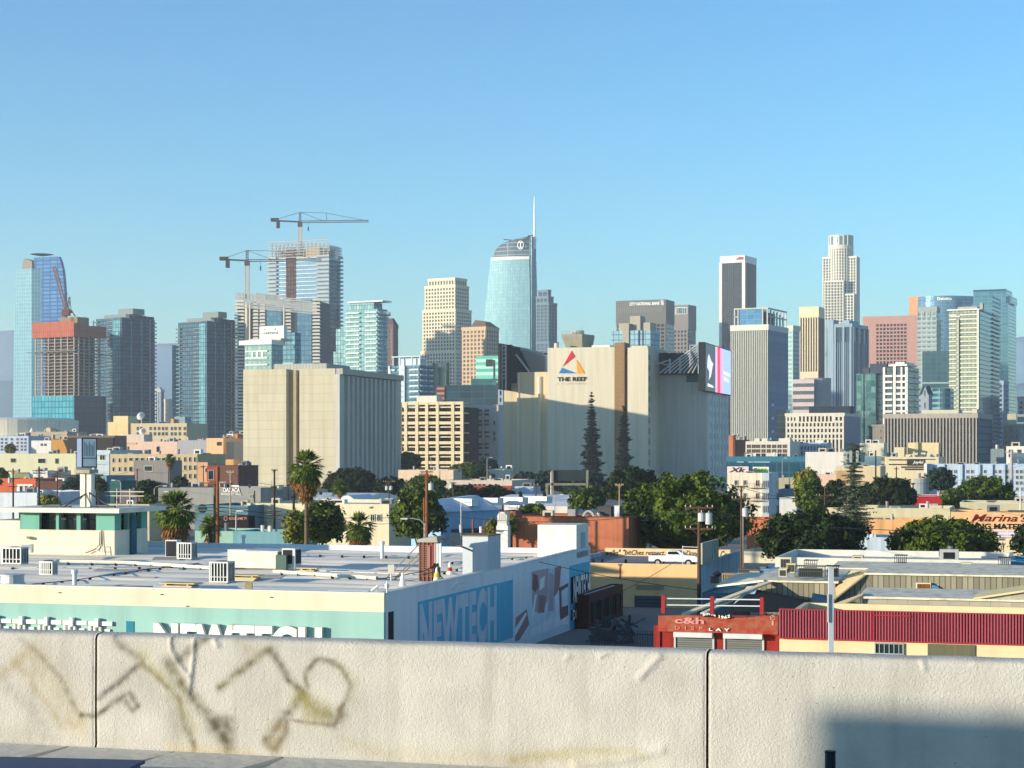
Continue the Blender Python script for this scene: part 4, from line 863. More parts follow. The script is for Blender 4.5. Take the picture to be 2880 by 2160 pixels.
# left wing
y = 6.; mb = MB(); x0, x1 = b.fx(1418, y+6), b.fx(1460, y+6); mb.box(x0, x1, y+6, 40, 0, b.fz(1078, x0, y+6)); xw = b.fx(1458, y); mb.box(xw, -W, y, 40, 0, b.fz(1047, xw, y)); b.part('left_wing', mb, CRM2)
mb = MB(); xq = b.fx(1518, y); mb.cyl((xq, y, 0), (xq, y, b.fz(1059, xq, y)), .9, .9, 10); mb.cyl((xw, y+.2, 0), (xw, y+.2, b.fz(1049, xw, y)), .6, .6, 8); b.part('corner_rib', mb, CRM)
yw = 16; mb = MB(); x0, x1 = b.fx(1424, yw), b.fx(1463, yw); mb.box(x0, x1, yw, yw+10, b.fz(1080, x0, yw), b.fz(1046, x0, yw)); b.part('roof_box', mb, plaster('4b5054', .7))
# right wing, set back
y = 22.; x1 = b.fx(1988, y); zt = b.fz(1047, b.fx(1850, y), y); mb = MB(); mb.box(0, b.fx(1930, y), y, 66, 0, zt); mb.box(b.fx(1930, y), x1, y, 66, 0, zt-4)
GREYW = cells('c0bab0', 'bcb6aa', 'a8a297', 6.5, 90., .08, .85, 0, 0, 0); b.part('right_wing', mb, GREYW)
mb = MB(); mb.box(b.fx(1930, y+1), b.fx(1972, y+1), y+1, y+8, zt-4, b.fz(1050, x1, y)); b.part('roof_box', mb, plaster('54666e', .6))
Lr = b.fy(2046, x1)
mb = MB(); mb.box(x1, x1+.5, y, Lr, 0, zt-5); b.part('side_wall', mb, plaster('c9ccc6', .8))
nb = 6
for k in range(nb):
    yy = y+(Lr-y)*(k+.35)/nb
    mb = MB(); mb.box(x1+.5, x1+.95, yy-2.0, yy-.5, 0, zt-5); b.part('pilaster', mb, plaster('e2e2da', .8))
    for i in range(9): window(b.root, 'S', yy+.4, yy+2.6, zt-9-i*4.3, zt-6.6-i*4.3, x1+.55, WFRAME, WGLASS, 1)
# left screen back and truss
TR = plaster('aeb2b4', .5, .05); TRD = plaster('1b2226', .6, .1)
r = Bd('rooftop_billboard', 'black-backed rooftop billboard frame on the left wing of the cream block', 'billboard', 1405, 1424, 1540, 714, 16, 966, L=10)
mb = MB(); zz0 = r.fz(1096); mb.box(r.fx(1405), r.fx(1411), -2, 40, zz0, r.h); mb.box(r.fx(1410), r.fx(1424), 8, 8.5, zz0+4, r.h); r.part('panel_back', mb, TRD)
mb = MB(); xr_ = r.fx(1540, 24); zt = r.fz(994, xr_, 24); zb = r.fz(1048, xr_, 24)
mb.poly([(r.fx(1424, 20), 20, r.fz(1050, r.fx(1424, 20), 20)), (xr_, 20, zb), (xr_, 20.3, r.fz(1002, xr_, 20)), (r.fx(1424, 20), 20.3, r.fz(968, r.fx(1424, 20), 20))]); mb.slab([(r.fx(1424, 21), 21, r.h-.3), (xr_, 21, zt), (xr_, 34, zt), (r.fx(1424, 34), 34, r.h-.3)], .3); r.part('mesh_screen', mb, plaster('12181d', .8, .2))
mb = MB()
for k in range(15):
    x0 = r.fx(1424)+(xr_-r.fx(1424))*k/15; zt_ = r.h-(r.h-zt)*k/15
    mb.bar((x0, 19.5, zt_), (x0+5, 19.2, zb+(k*.0)), .26); mb.bar((x0, 19.5, zt_), (x0, 24, zb), .2)
for i in range(9): z = zz0+4+i*(r.h-zz0-4)/9; mb.bar((r.fx(1412), 0, z), (r.fx(1423), 0, z+1), .25); mb.bar((r.fx(1412), 0, z+1), (r.fx(1423), 0, z), .2)
mb.bar((r.fx(1412), -.2, zz0), (r.fx(1412), -.2, r.h), .4); mb.bar((r.fx(1423), -.2, zz0), (r.fx(1423), -.2, r.h), .4); mb.bar((r.fx(1427), 12, r.fz(992)), (r.fx(1466), 14, r.fz(1048)), .7); r.part('truss', mb, TR)
# right LED screen
SD = [b.w(x1+1.5, b.fy(1982, x1+1.5), 0), b.w(x1+1.5, b.fy(2056, x1+1.5), 0)]
sroot = empty('led_screen', 'lit LED screen with pink and dark picture on the showroom block roof corner', 'screen', SD[0], -b.a)
ys = (SD[1]-SD[0]).length; z0s, z1s = wz(1100, SD[0].y), wz(962, SD[0].y)
mb = MB(); mb.box(-2.2, 0, -1, ys, z0s, z1s); mb.build('housing', TRD, sroot)
def scr(y0, y1, z0, z1, h_, s_=.9, o=.05, nm='screen_image'): mb = MB(); mb.box(0, o, y0*ys, y1*ys, z0s+(z1s-z0s)*z0, z0s+(z1s-z0s)*z1); return mb.build(nm, glow(h_, s_), sroot)
scr(.03, .38, .02, .98, '3c4148', .7); scr(.38, .46, .02, .98, 'b78aa8'); scr(.46, .56, .02, .98, 'd81f3a'); scr(.56, .66, .02, .98, 'e07a9a'); scr(.66, .985, .02, .98, '8195c4', .9)
def blob(pts, h_, s_=.9):
    mb = MB(); q = [(y_*ys, z0s+(z1s-z0s)*z_) for y_, z_ in pts]; mb.loft([[(.06, y_, z_) for y_, z_ in q], [(.12, y_, z_) for y_, z_ in q]]); return mb.build('screen_image', glow(h_, s_), sroot)
blob([(.08, .5), (.16, .42), (.2, .3), (.24, .45), (.3, .6), (.22, .66), (.14, .78), (.1, .7)], 'a9a6c8'); blob([(.14, .24), (.22, .36), (.26, .5), (.17, .5)], 'a9a6c8'); blob([(.1, .11), (.3, .1), (.3, .14), (.1, .17)], 'c9c4d8'); blob([(.7, .3), (.9, .27), (.9, .35), (.7, .4)], 'a9a6d8'); blob([(.7, .44), (.95, .42), (.95, .47), (.7, .5)], 'c6cde6')
mb = MB()
for k in range(8):
    t = k/7.; mb.bar((-18+t*13, 2, z0s+7), (-2.2, 2+t*3, z0s+9+(z1s-z0s-9)*(1-.55*t)), .45)
for xq in (-30, -22, -14, -10): mb.bar((xq, 3, z0s+7), (xq, 3, z1s-6), .7)
for xa_, xb2 in ((-30, -22), (-22, -14)): mb.bar((xa_, 3, z0s+10), (xb2, 3, z1s-6.5), .4); mb.bar((xa_, 3, z1s-6.5) if xa_ == -22 else (xa_, 3, z0s+12), (xb2, 3, z0s+10) if xa_ == -22 else (xa_+5, 3, z0s+7), .35)
mb.bar((-6, 1.8, z1s-1), (-3, 1.8, z1s-1), .3); mb.bar((-6, 1.8, z1s-1), (-6, 1.8, z1s-9), .3); mb.build('truss', TR, sroot)
mb = MB(); xl_ = b.fx(1838, 40)-x1-1.5; mb.box(xl_, -5, 12, 13, z0s+6.8, wz(990, 712)); mb.build('mesh_screen', plaster('0f1416', .9, .3), sroot)
# ------------------------------------------------------------------ mid-ground, left
def box_on(b, name, p0, p1, y, dep, zb, py, mat, label=None):
    mb = MB(); x0, x1 = b.fx(p0, y), b.fx(p1, y); mb.box(x0, x1, y, y+dep, zb, b.fz(py, x0, y)); return b.part(name, mb, mat, label)
b = Bd('round_arena', 'low round cream drum building at the left edge below the tall sail tower', 'building', -60, 88, 100, 1300, 10, 1180, L=40)
mb = MB(); mb.cyl((-28, 34, 0), (-28, 34, b.h), 44, 45, 40); b.part('wall', mb, cells('f2e6ca', 'ece0c4', 'd3c6a8', 2.2, 60, .1, .7, 0, 0, 0))
mb = MB(); mb.cyl((-28, 34, b.h), (-28, 34, b.h+1.5), 44, 40, 40); mb.cyl((-28, 34, 0), (-28, 34, b.fz(1224)), 50, 50, 40); b.part('roof_ring', mb, plaster('e6e2d8', .6))
def winrow(b, pxs, pys, w, hh, face='F', at_=0., fr=None, gl=None, mull=1):
    for py in pys:
        for p in pxs:
            x = b.fx(p) if face == 'F' else b.fy(p, at_)
            z = b.fz(py, x, 0) if face == 'F' else b.fz(py, at_, x)
            window(b.root, face, x, x+w, z-hh, z, at_, fr, gl, mull)
BLW = plaster('b4bcc9', .8)
b = low('apartment_block', 'pale blue-white low apartment block at the left edge under the round drum', -60, 80, 92, 880, 1226, BLW, L=20)
winrow(b, [2, 14, 30, 46, 58, 68], [1232, 1242, 1252, 1261], 1.3, 1.2, fr=BLW)
b = low('plant_building', 'low tan concrete frame with rooftop plant, right of the round drum', 70, 190, 205, 950, 1214, plaster('a89a84'), L=20)
box_on(b, 'rooftop_housing', 130, 142, 3, 6, b.h, 1203, plaster('d0b48c')); mb = MB(); mb.cyl((b.fx(79), 4, b.h), (b.fx(79), 4, b.h+2.2), 1.4, .3, 10); b.part('roof_vent', mb, WHITE)
mb = MB(); grid(mb, 'F', -b.W, 0, 0, b.h-1, 5, 8, 1, .8, .6); b.part('frame', mb, plaster('b8a990'))
b = low('white_house', 'small white flat-roofed building with two dark windows, left midground', 88, 144, 150, 760, 1239, plaster('d6d4ce'), L=8); winrow(b, [114, 124], [1247], 1.2, 1.1)
b = low('ochre_building', 'ochre block with sloping right shoulder behind the long cream hall', 145, 176, 190, 745, 1236, plaster('bd8a45'), L=10)
mb = MB(); zz = b.h; mb.loft([[(0, 0, zz), (b.fx(188), 0, b.fz(1265)), (b.fx(188), 0, 0), (0, 0, 0)], [(0, 8, zz), (b.fx(188), 8, b.fz(1265)), (b.fx(188), 8, 0), (0, 8, 0)]]); b.part('side_wing', mb, plaster('bd8a45'))
b = low('dark_shed', 'dark low roof with orange post behind the sign pylon', 190, 322, 330, 720, 1225, plaster('6d655c'), L=10); mb = MB(); fb(mb, 'F', b.fx(131), b.fx(141), 0, 1, 0, b.fz(1218)); 
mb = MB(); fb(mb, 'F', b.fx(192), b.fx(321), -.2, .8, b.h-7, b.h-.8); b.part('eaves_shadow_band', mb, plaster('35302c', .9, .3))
b = low('cream_building', 'cream and grey-green four-storey building with higher left block under the teal towers', 305, 525, 546, 1000, 1190, plaster('c9b690', .8), L=26)
winrow(b, [312, 322, 333, 346, 384, 394, 420, 432, 444, 455, 465, 480, 490, 502, 516], [1200, 1215], 1.6, 2.)
box_on(b, 'left_block', 303, 360, -1., 12, 0, 1187, plaster('dfc48f', .8)); box_on(b, 'tower_block', 319, 360, 2, 12, b.h, 1170, plaster('dfc48f', .8))
box_on(b, 'rooftop_housing', 490, 520, 6, 8, b.h, 1172, plaster('8d9c98')); box_on(b, 'rooftop_housing', 480, 488, 4, 5, b.h, 1178, plaster('c99d66'))
mb = MB(); mb.cyl((b.fx(396), 0, b.h+4), (b.fx(396), -2, b.h+5), 2.4, .4, 12); mb.bar((b.fx(396), 1, b.h), (b.fx(396), 0, b.h+4), .3); b.part('satellite_dish', mb, WHITE)
PINK = plaster('d6b7a0', .8)
b = low('pink_building', 'long pale pink building with three small doors and domed dish on its roof', 325, 499, 520, 800, 1242, PINK, L=18)
winrow(b, [348, 440], [1255], 1.7, 2.6, gl=DARKG, mull=0); winrow(b, [358], [1255], 1.0, 2.5, mull=0); box_on(b, 'rooftop_housing', 345, 405, 4, 8, b.h, 1222, plaster('cbb9a8'))
mb = MB(); fb(mb, 'F', b.fx(325), b.fx(384), 0, .3, b.fz(1249), b.fz(1245)); b.part('cornice', mb, plaster('c79c80')); mb = MB(); mb.cyl((b.fx(395), 2, b.h+4.5), (b.fx(395.2), .5, b.h+5), 1.6, .2, 12); b.part('satellite_dish', mb, WHITE)
low('grey_white_building', 'plain grey-white block right of the long pink building', 500, 582, 600, 770, 1238, plaster('a6a4a6', .85, .05), L=20)
b = low('peach_building', 'tall plain peach block with grey side at the left foot of the beige block', 581, 628, 690, 690, 1232, plaster('d9b48a', .85, .05), L=20)
mb = MB(); fb(mb, 'S', 3, 20, 0, 3, 0, b.h-1.5); b.part('side_annex', mb, plaster('9c9c9f'))
box_on(b, 'yellow_panel', 598, 657, -6, 5, 0, 1292, plaster('c79c60'))
b = low('orange_hut', 'bright orange rooftop hut seen right of the teal towers', 636, 668, 676, 800, 1220, plaster('d9873a', .8), L=6)
b = low('cream_hall', 'long blank pale cream hall across the left midground', -40, 213, 262, 550, 1276, plaster('c9c3a2', .85, .05, .3, .05), L=45)
b = low('white_shed', 'white flat shed behind the sign pylon with blue-shaded front', 262, 310, 322, 535, 1266, plaster('b8c4c8'), L=20)  # bluish shade of the front put into the white wall colour
mb = MB(); grid(mb, 'F', -b.W, 0, 0, b.h-1, 2.6, 10, .9, .6, .5); b.part('decks', mb, plaster('aebcc2')); 
# tan office with dark windows
TAN = plaster('bda983', .85, .06)
b = low('office_building', 'three-storey tan office with dark window columns and a blank grey panel', 310, 555, 572, 500, 1277, TAN, L=18)
for p in (316, 333, 349): winrow(b, [p], [1288, 1313, 1338, 1358], .75, 1.3, gl=DARKG, mull=0)
winrow(b, [363, 380, 395, 412, 425, 440, 455], [1287], 1.15, .95, gl=DARKG, mull=0); winrow(b, [363], [1312, 1337, 1360], 1.1, 1.4, gl=DARKG, mull=0)
winrow(b, [500, 517, 531, 545], [1285, 1308, 1332, 1355], .75, 1.4, gl=DARKG, mull=0)
b2 = low('blank_wall_building', 'blank grey annexe wall in front of the tan office with dark windows', 376, 473, 490, 478, 1295, plaster('85817c', .9, .05), L=8)  # wall greyed, its shade put into the plaster colour
# low storefronts
b = low('orange_shopfront', 'orange-topped low shopfront with white entrance at the left edge', -20, 100, 112, 440, 1346, plaster('c4613a', .85), L=12)
mb = MB(); fb(mb, 'F', b.fx(48), b.fx(92), 0, .12, 0, b.fz(1362)); b.part('white_panel', mb, plaster('d8d8d4')); 
for p in (56, 70, 84): window(b.root, 'F', b.fx(p), b.fx(p+9), .4, b.fz(1366), -.12, None, DARKG, 0)
b = low('white_house', 'white box house above the orange shopfront', 82, 134, 156, 480, 1324, plaster('cfcfc9'), L=12); window(b.root, 'S', 2, 6, b.h-3, b.h-1.2, 0)
low('green_shed', 'small olive gabled shed left of the white box house', 40, 82, 90, 500, 1329, plaster('83845f'), L=8)
low('dark_building', 'charcoal flat building behind the sign pylon stem', 164, 214, 240, 460, 1336, plaster('4c4a4b'), L=14)
low('brick_building', 'dim brown brick building low behind the sign pylon', 100, 212, 240, 420, 1353, plaster('5d4038'), L=10)
b = low('white_shed', 'white and blue flat-roofed shed with pipes at the left edge', -30, 104, 118, 340, 1386, plaster('c6cbd0'), L=22, cat='building')
window(b.root, 'F', b.fx(53), b.fx(67), .8, 3, 0, None, DARKG, 0)
low('teal_building', 'teal-grey two-storey block between palm and pylon in shade', 262, 300, 318, 430, 1338, plaster('6c8c92'), L=14)
low('green_canopy', 'small dark green awning building left of the tan office', 310, 340, 352, 420, 1352, plaster('2c5a58'), L=8)
low('maroon_shed', 'long maroon and grey shed behind the penthouse roof', 322, 425, 440, 380, 1378, plaster('6b5d60'), L=14)
low('cream_shed', 'low cream shed just right of the sign pylon base', 300, 420, 440, 290, 1418, plaster('b9b18d'), L=10)
low('olive_shed', 'grey-olive long shed right of the street lamp on the left', 445, 512, 560, 360, 1372, plaster('7f8277'), L=12)
b = low('peach_building', 'small peach building with dark red upper corner beside the beige block', 556, 584, 590, 455, 1300, plaster('cf9c74'), L=8)
b = low('brown_block', 'plain brown cube building with dark red left bay at the foot of the beige block', 584, 670, 690, 450, 1309, plaster('6c4a3c'), L=12)
mb = MB(); fb(mb, 'F', -b.W, b.fx(612), 0, .5, b.fz(1355), b.fz(1312)); b.part('red_bay', mb, plaster('8c4638')); window(b.root, 'F', b.fx(588), b.fx(604), b.fz(1350), b.fz(1322), -.5, None, DARKG, 0)
b = low('banquet_hall', 'grey low hall with white OAXACA lettering on its front', 505, 733, 745, 330, 1372, plaster('8f8e88', .85), L=14)
window(b.root, 'F', b.fx(703), b.fx(712), b.fz(1402), b.fz(1390)); 
lettering('lettering', 'OAXACA', b.root, 'F', b.fx(628), b.fx(676), b.fz(1385), b.fz(1372), .05, WHITE, .12, .03)
lettering('lettering', 'BANQUET HALL', b.root, 'F', b.fx(624), b.fx(680), b.fz(1394), b.fz(1387), .05, WHITE, .12, .02)
mb = MB(); fb(mb, 'F', b.fx(652), b.fx(673), 0, .2, b.fz(1369), b.fz(1365)); b.part('sign_bar', mb, WHITE)
b = low('striped_shed', 'long cream shed with dark eave line at the foot of the beige block', 733, 832, 850, 345, 1380, plaster('c3b78f'), L=16)
mb = MB(); fb(mb, 'F', -b.W, 0, 0, .3, b.fz(1400), b.fz(1396)); b.part('dark_eave', mb, plaster('3b2f28'))
SLATE = plaster('5c7a82', .7, .12)
b = low('blue_workshop', 'slate blue sagging-roof workshop with a round emblem above the dark sign', 548, 698, 706, 262, 1422, SLATE, roof=SLATE, L=14)
mb = MB(); xx = b.fx(569); mb.cyl((xx, -.12, b.fz(1431)), (xx, -.02, b.fz(1431)), .62, .62, 16); b.part('emblem_disc', mb, plaster('23282a'))
mb = MB()
for i in range(3): mb.bar((-b.W, -.25, b.fz(1426+i*9)), (0, -.25, b.fz(1428+i*10)), .3, .12)
b.part('roof_folds', mb, plaster('4c6c76'))
s = low('shop_sign', 'long dark shop sign with pink lettering under the slate blue workshop', 612, 699, 702, 236, 1452, plaster('221a1c'), L=2., cat='sign')
lettering('lettering', 'GOODGAME TV', s.root, 'F', s.fx(645), s.fx(695), s.fz(1462), s.fz(1455), .03, plaster('c9908c'), .06, .01)
mb = MB(); xx = s.fx(635); z = s.fz(1459)
for k in range(14): a0, a1 = 2*math.pi*k/14, 2*math.pi*(k+1)/14; mb.bar((xx+.22*math.cos(a0), -.04, z+.26*math.sin(a0)), (xx+.22*math.cos(a1), -.04, z+.26*math.sin(a1)), .06)
s.part('logo', mb, plaster('c9908c'))
b = low('mint_building', 'pale mint low building in front of the dark shop sign', 548, 660, 720, 205, 1494, plaster('8fae9c'), L=8)
b = low('teal_building', 'flat teal-grey building with a loading gantry in front of the numbered warehouse', 655, 835, 850, 200, 1496, plaster('6f9aa0'), L=6)
CRW_ = plaster('d6caa8', .8, .05)
b = low('warehouse', 'cream warehouse numbered 147 with two roller doors', 700, 1094, 1120, 262, 1418, CRW_, L=24)
lettering('number', '147', b.root, 'F', b.fx(1040), b.fx(1050), b.fz(1431), b.fz(1425), .02, INKM, .04, .01)
for (p0, p1) in ((714, 752), (772, 812)):
    mb = MB(); fb(mb, 'F', b.fx(p0), b.fx(p1), 0, .06, b.fz(1500), b.fz(1469)); fb(mb, 'F', b.fx(p0), b.fx(p1), 0, .1, b.fz(1469), b.fz(1468.4)); b.part('roller_door', mb, plaster('b8b4b0'))
for p in (1042, 1060): window(b.root, 'F', b.fx(p), b.fx(p+13), b.fz(1467), b.fz(1446), 0, None, DARKG, 1)
mb = MB(); fb(mb, 'F', -b.W, b.fx(708), 0, .5, 0, b.h); fb(mb, 'F', b.fx(752), b.fx(770), 0, .3, 0, b.fz(1440)); b.part('pier', mb, CRW_)
# barrel-roofed sheds
def barrel(name, label, xl, xr, D, y_eave, y_top, mat, wall, n=1, L=16., a=16., across=False, cat='warehouse'):
    b = Bd(name, label, cat, xl, xr, xr+5, D, a, y_eave, L)
    mb = MB(); mb.box(-b.W, 0, 0, L, 0, b.h); b.part('wall', mb, wall)
    mb = MB(); rise = b.fz(y_top)-b.h
    for k in range(n):
        if across: x0, x1 = -b.W, 0
        else: x0, x1 = -b.W+b.W*k/n, -b.W+b.W*(k+1)/n
        rows = []
        if across: pr = [(L*j/12., rise*math.sin(math.pi*j/12.)) for j in range(13)]; rows = [[(x0-.2, y, b.h+z) for y, z in pr], [(x1+.2, y, b.h+z) for y, z in pr]]
        else: pr = [(x0+(x1-x0)*j/12., rise*math.sin(math.pi*j/12.)) for j in range(13)]; rows = [[(x, L+.2, b.h+z) for x, z in pr], [(x, -.2, b.h+z) for x, z in pr]]
        mb.loft([rows[1], rows[0]] if not across else rows)
        if across: break
    b.part('roof', mb, mat); return b
WR = plaster('dddcd8', .6, .06, .3, .1)
b = barrel('warehouse', 'white barrel-vaulted roof behind the numbered cream warehouse', 830, 1012, 325, 1412, 1390, WR, plaster('bdb9ad'), across=True, L=22)
mb = MB(); 
for p in (848, 873, 890): mb.cyl((b.fx(p), 2, b.h+1.2), (b.fx(p), 2, b.h+1.7), .3, .3, 8)
b.part('roof_vent', mb, BLACKM)
barrel('shed', 'small white arched shed end beside the numbered warehouse roof', 952, 1000, 305, 1408, 1393, WR, plaster('9fb0c0'), L=10)
b = low('long_shed', 'long cream parapet shed between the numbered warehouse and the round tree', 1018, 1118, 1130, 300, 1412, plaster('c9c2ae'), L=14)
b = barrel('warehouse', 'long white barrel-roofed hall in the centre midground', 1378, 1596, 335, 1424, 1397, WR, plaster('cfc9bd'), across=True, L=30)
for p in (1450, 1518): mb = MB(); mb.cyl((b.fx(p), 4, b.h+1.2), (b.fx(p), 3, b.h+2.4), .35, .35, 8); b.part('roof_vent', mb, BLACKM)
# gabled warehouse, white but with blue shade put into its wall colour
b = Bd('gabled_warehouse', 'white gabled warehouse with long blue-shaded side right of the round tree', 'warehouse', 1234, 1240, 1402, 228, 40, 1440, L=None)
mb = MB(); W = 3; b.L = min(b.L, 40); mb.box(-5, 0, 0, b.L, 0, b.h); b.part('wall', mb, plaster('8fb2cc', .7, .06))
mb = MB(); mb.loft([[(-9.3, 1.7, b.h), (.3, -.3, b.h), (.3, b.L, b.h), (-9.3, b.L, b.h)], [(-5, 3.5, b.h+1.3), (-3.5, 1.5, b.h+1.3), (-3.5, b.L, b.h+1.8), (-5, b.L, b.h+1.8)]]); b.part('roof', mb, plaster('b9c9d6', .6, .1, .4, .2))
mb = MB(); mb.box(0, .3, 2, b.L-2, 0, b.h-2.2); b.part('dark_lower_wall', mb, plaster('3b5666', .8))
mb = MB(); 
for k in range(4): y = 6+k*5; mb.box(-4, -.2, y, y+1.2, b.h+.6, b.h+1.5)
b.part('roof_ribs', mb, WHITE)
b = Bd('roof_unit', 'white boxy roof unit on the gabled warehouse', 'roof unit', 1270, 1297, 1303, 238, 16, 1410, L=3, z0=wz(1428, 238))
mb = MB(); mb.box(-b.W, 0, 0, 2, 0, b.h); b.part('casing', mb, WHITE); mb = MB(); mb.box(-b.W-.2, .2, -.2, 2.2, b.h, b.h+.15); b.part('lid', mb, SILV)
low('dark_shed', 'dark blue-black shed under the gabled warehouse roof', 1265, 1420, 1440, 205, 1500, plaster('2d3f4c'), L=12)
b = low('small_kiosk', 'grey-blue kiosk with white signboard in front of the barrel-roofed hall', 1372, 1430, 1440, 290, 1412, plaster('6c7c92'), L=8)
s = low('white_billboard', 'blank white signboard on the roof right of the kiosk', 1418, 1462, 1465, 275, 1421, plaster('dcd8d4'), L=1.2, cat='sign')
lettering('lettering', 'Transportation', s.root, 'F', s.fx(1428), s.fx(1456), s.fz(1431), s.fz(1427), .02, plaster('8f9aa6'), .03)
low('red_shed', 'low maroon building just left of the orange brick block', 1400, 1450, 1462, 265, 1438, plaster('8a4a44'), L=8)
b = low('pink_shed', 'long flat pinkish building with broken windows above a red brick base', 1245, 1440, 1455, 430, 1351, plaster('c3b2a2'), L=20)
mb = MB(); fb(mb, 'F', -b.W*.8, 0, 0, .5, 0, b.fz(1366)); b.part('brick_base', mb, plaster('8a4636'))
winrow(b, [1318, 1332, 1344, 1356, 1390], [1360], .9, .7, gl=DARKG, mull=0)
low('cream_wall_building', 'low cream wall with white dishes behind the dark trees', 1120, 1275, 1300, 520, 1322, plaster('d6bda0'), L=8)
b = low('cream_building', 'small pale building with tall vents at the left foot of the showroom block', 1362, 1416, 1424, 560, 1320, plaster('d3cab6'), L=10)
low('white_container', 'pale blue-white box buildings in front of the dark round trees', 1448, 1500, 1508, 400, 1368, plaster('aab6c2'), L=6)
# orange brick
OBR = plaster('b26c4c', .9, .18, 1.1, .2)
b = low('brick_building', 'plain orange brick block left of the huge tree', 1442, 1768, 1790, 195, 1456, OBR, roof=ROOFW, L=9, coping=plaster('7a4a38'), par=.6)
for (p0, p1, y, hh, m_) in ((1597, 1618, 5, .8, '9b948c'), (1680, 1718, 6, 1.1, '4b4b4b'), (1728, 1742, 6, 1.2, 'cfcfcf')):
    mb = MB(); x0, x1 = b.fx(p0, y), b.fx(p1, y); mb.box(x0, x1, y, y+1.2, b.h-.6, b.h-.2+hh); mb.box(x0-.05, x1+.05, y-.05, y+1.25, b.h-.2+hh, b.h-.12+hh); b.part('roof_unit', mb, plaster(m_))
mb = MB()
for k in range(12): a0, a1 = math.pi*k/12, math.pi*(k+1)/12; x = b.fx(1655, 5); mb.bar((x+.6*math.cos(a0), 5, b.h-.3+.8*math.sin(a0)), (x+.6*math.cos(a1), 5, b.h-.3+.8*math.sin(a1)), .22)
b.part('duct', mb, SILV)
# tomb-shaped sign
b = Bd('sign_tower', 'white rounded-top sign tower with a circular emblem left of the orange brick block', 'sign', 1396, 1428, 1430, 188, 16, 1440, L=1.)
mb = MB(); r_ = b.W*.42; zc = b.h-r_; c_ = -b.W/2
f = [(-b.W, 0, 0), (0, 0, 0), (0, 0, zc-.9), (-b.W*.08, 0, zc-.9)]+[(c_+r_*math.cos(R(-20+k*22)), 0, zc+r_*math.sin(R(-20+k*22))) for k in range(11)]+[(-b.W*.92, 0, zc-.9), (-b.W, 0, zc-.9)]
mb.loft([f, [(x, 1., z) for x, y, z in f]]); b.part('body', mb, plaster('e3ddd0', .6, .04))
mb = MB(); 
for k in range(4): mb.box(c_-.36+k*.2, c_-.28+k*.2, -.05, .01, zc-.4, zc+.4)
b.part('emblem', mb, plaster('c9c2b2'))
# blue-grey side wall low behind: steel A-frame
o = at(1600, 1385, 420); r = empty('steel_frame', 'empty grey steel billboard frame beside the dark trees at the showroom foot', 'frame', (o.x, o.y, 0))
mb = MB()
for x in (-3.8, 4.2): mb.bar((x*.95, 0, 0), (x, 0, wz(1322, 420)), .5)
mb.bar((-5, 1, 0), (-5, 1, wz(1360, 420)), .6); mb.bar((-5, 0, wz(1362, 420)), (4, 0, wz(1362, 420)), .5)
mb.build('posts', plaster('8f8672'), r)
mb = MB(); mb.box(-3.6, 4, .2, .4, wz(1352, 420), wz(1322, 420)); mb.build('panel', plaster('2f3a3c'), r)

for o in list(bpy.data.objects):
    if o.type == 'EMPTY' and o.get('category') == 'building' and o.name.split('.')[0] in ('dark_building', 'cream_shed', 'olive_shed', 'maroon_shed', 'white_shed', 'blank_wall_building', 'cream_hall', 'long_shed', 'cream_building', 'mint_building', 'teal_building', 'peach_building'):
        ws = [c for c in o.children if c.name.startswith('wall')]
        if not ws or any(c.name.startswith('window') for c in o.children): continue
        xs = [v.co.x for v in ws[0].data.vertices]; zs = [v.co.z for v in ws[0].data.vertices]; x0, hh = min(xs), max(zs); k = max(1., o.location.y/300.); rn = random.Random(int(-x0*7))
        for i in range(min(6, 1+int(-x0/(7*k)))):
            x = x0*(.1+.8*rn.random()); w_ = (.8+rn.random()*1.2)*k**.5; window(o, 'F', x, x+w_, hh-1.4-(.7+.6*rn.random())*k**.5, hh-1.4, 0, CLUT[rn.randrange(4)], DARKG if rn.random() < .6 else WGLASS, rn.randrange(3))
# ------------------------------------------------------------------ mid-ground, right
b = low('teal_glass_hall', 'long low teal glass building across the right midground', 2043, 2356, 2380, 640, 1284, cells('1f5f78', '2a7690', '154458', 4.2, 3.4, .25, .15, .4), L=30, cat='building')
mb = MB(); fb(mb, 'F', -b.W, 0, 0, .4, b.h-1.8, b.h); b.part('fascia', mb, plaster('2c6f86', .5))
for (p0, p1) in ((2073, 2092), (2105, 2118), (2120, 2166), (2323, 2338)): mb = MB(); fb(mb, 'F', b.fx(p0), b.fx(p1), 0, .3, b.fz(1301), b.fz(1294)); b.part('pale_panel', mb, plaster('b9c6cc', .5))
WA = plaster('dcd5c2', .8, .05)
b = low('apartment_building', 'white apartment building with two rows of square windows above the teal hall', 2097, 2222, 2240, 820, 1241, WA, L=40)
winrow(b, [2100, 2114, 2126, 2141, 2156, 2171, 2186, 2201], [1250, 1263], 2.0, 1.7, gl=cells('6a4a40', '4a5054', '2c2c2c', 1.2, 2, .05, .2, .2)); winrow(b, [2104, 2126, 2141, 2186, 2201], [1275], 2., 1.6, gl=DARKG)
for (p0, p1) in ((2121, 2136), (2142, 2158), (2191, 2222)): box_on(b, 'rooftop_housing', p0, p1, 4, 8, b.h, 1233, WA)
b = low('apartment_building', 'long blue-white apartment wing with slit windows right of the white apartments', 2222, 2326, 2340, 850, 1245, plaster('b4c4d2', .8, .05), L=20)
winrow(b, [2253+9*i for i in range(8)], [1254, 1268], .8, 2.0, mull=0); box_on(b, 'rooftop_housing', 2292, 2316, 2, 6, b.h, 1238, WHITE)
low('white_hall', 'plain white low hall with pale blue end right of the teal glass building', 2265, 2372, 2390, 610, 1271, plaster('d9d2c6', .8, .04), L=14)
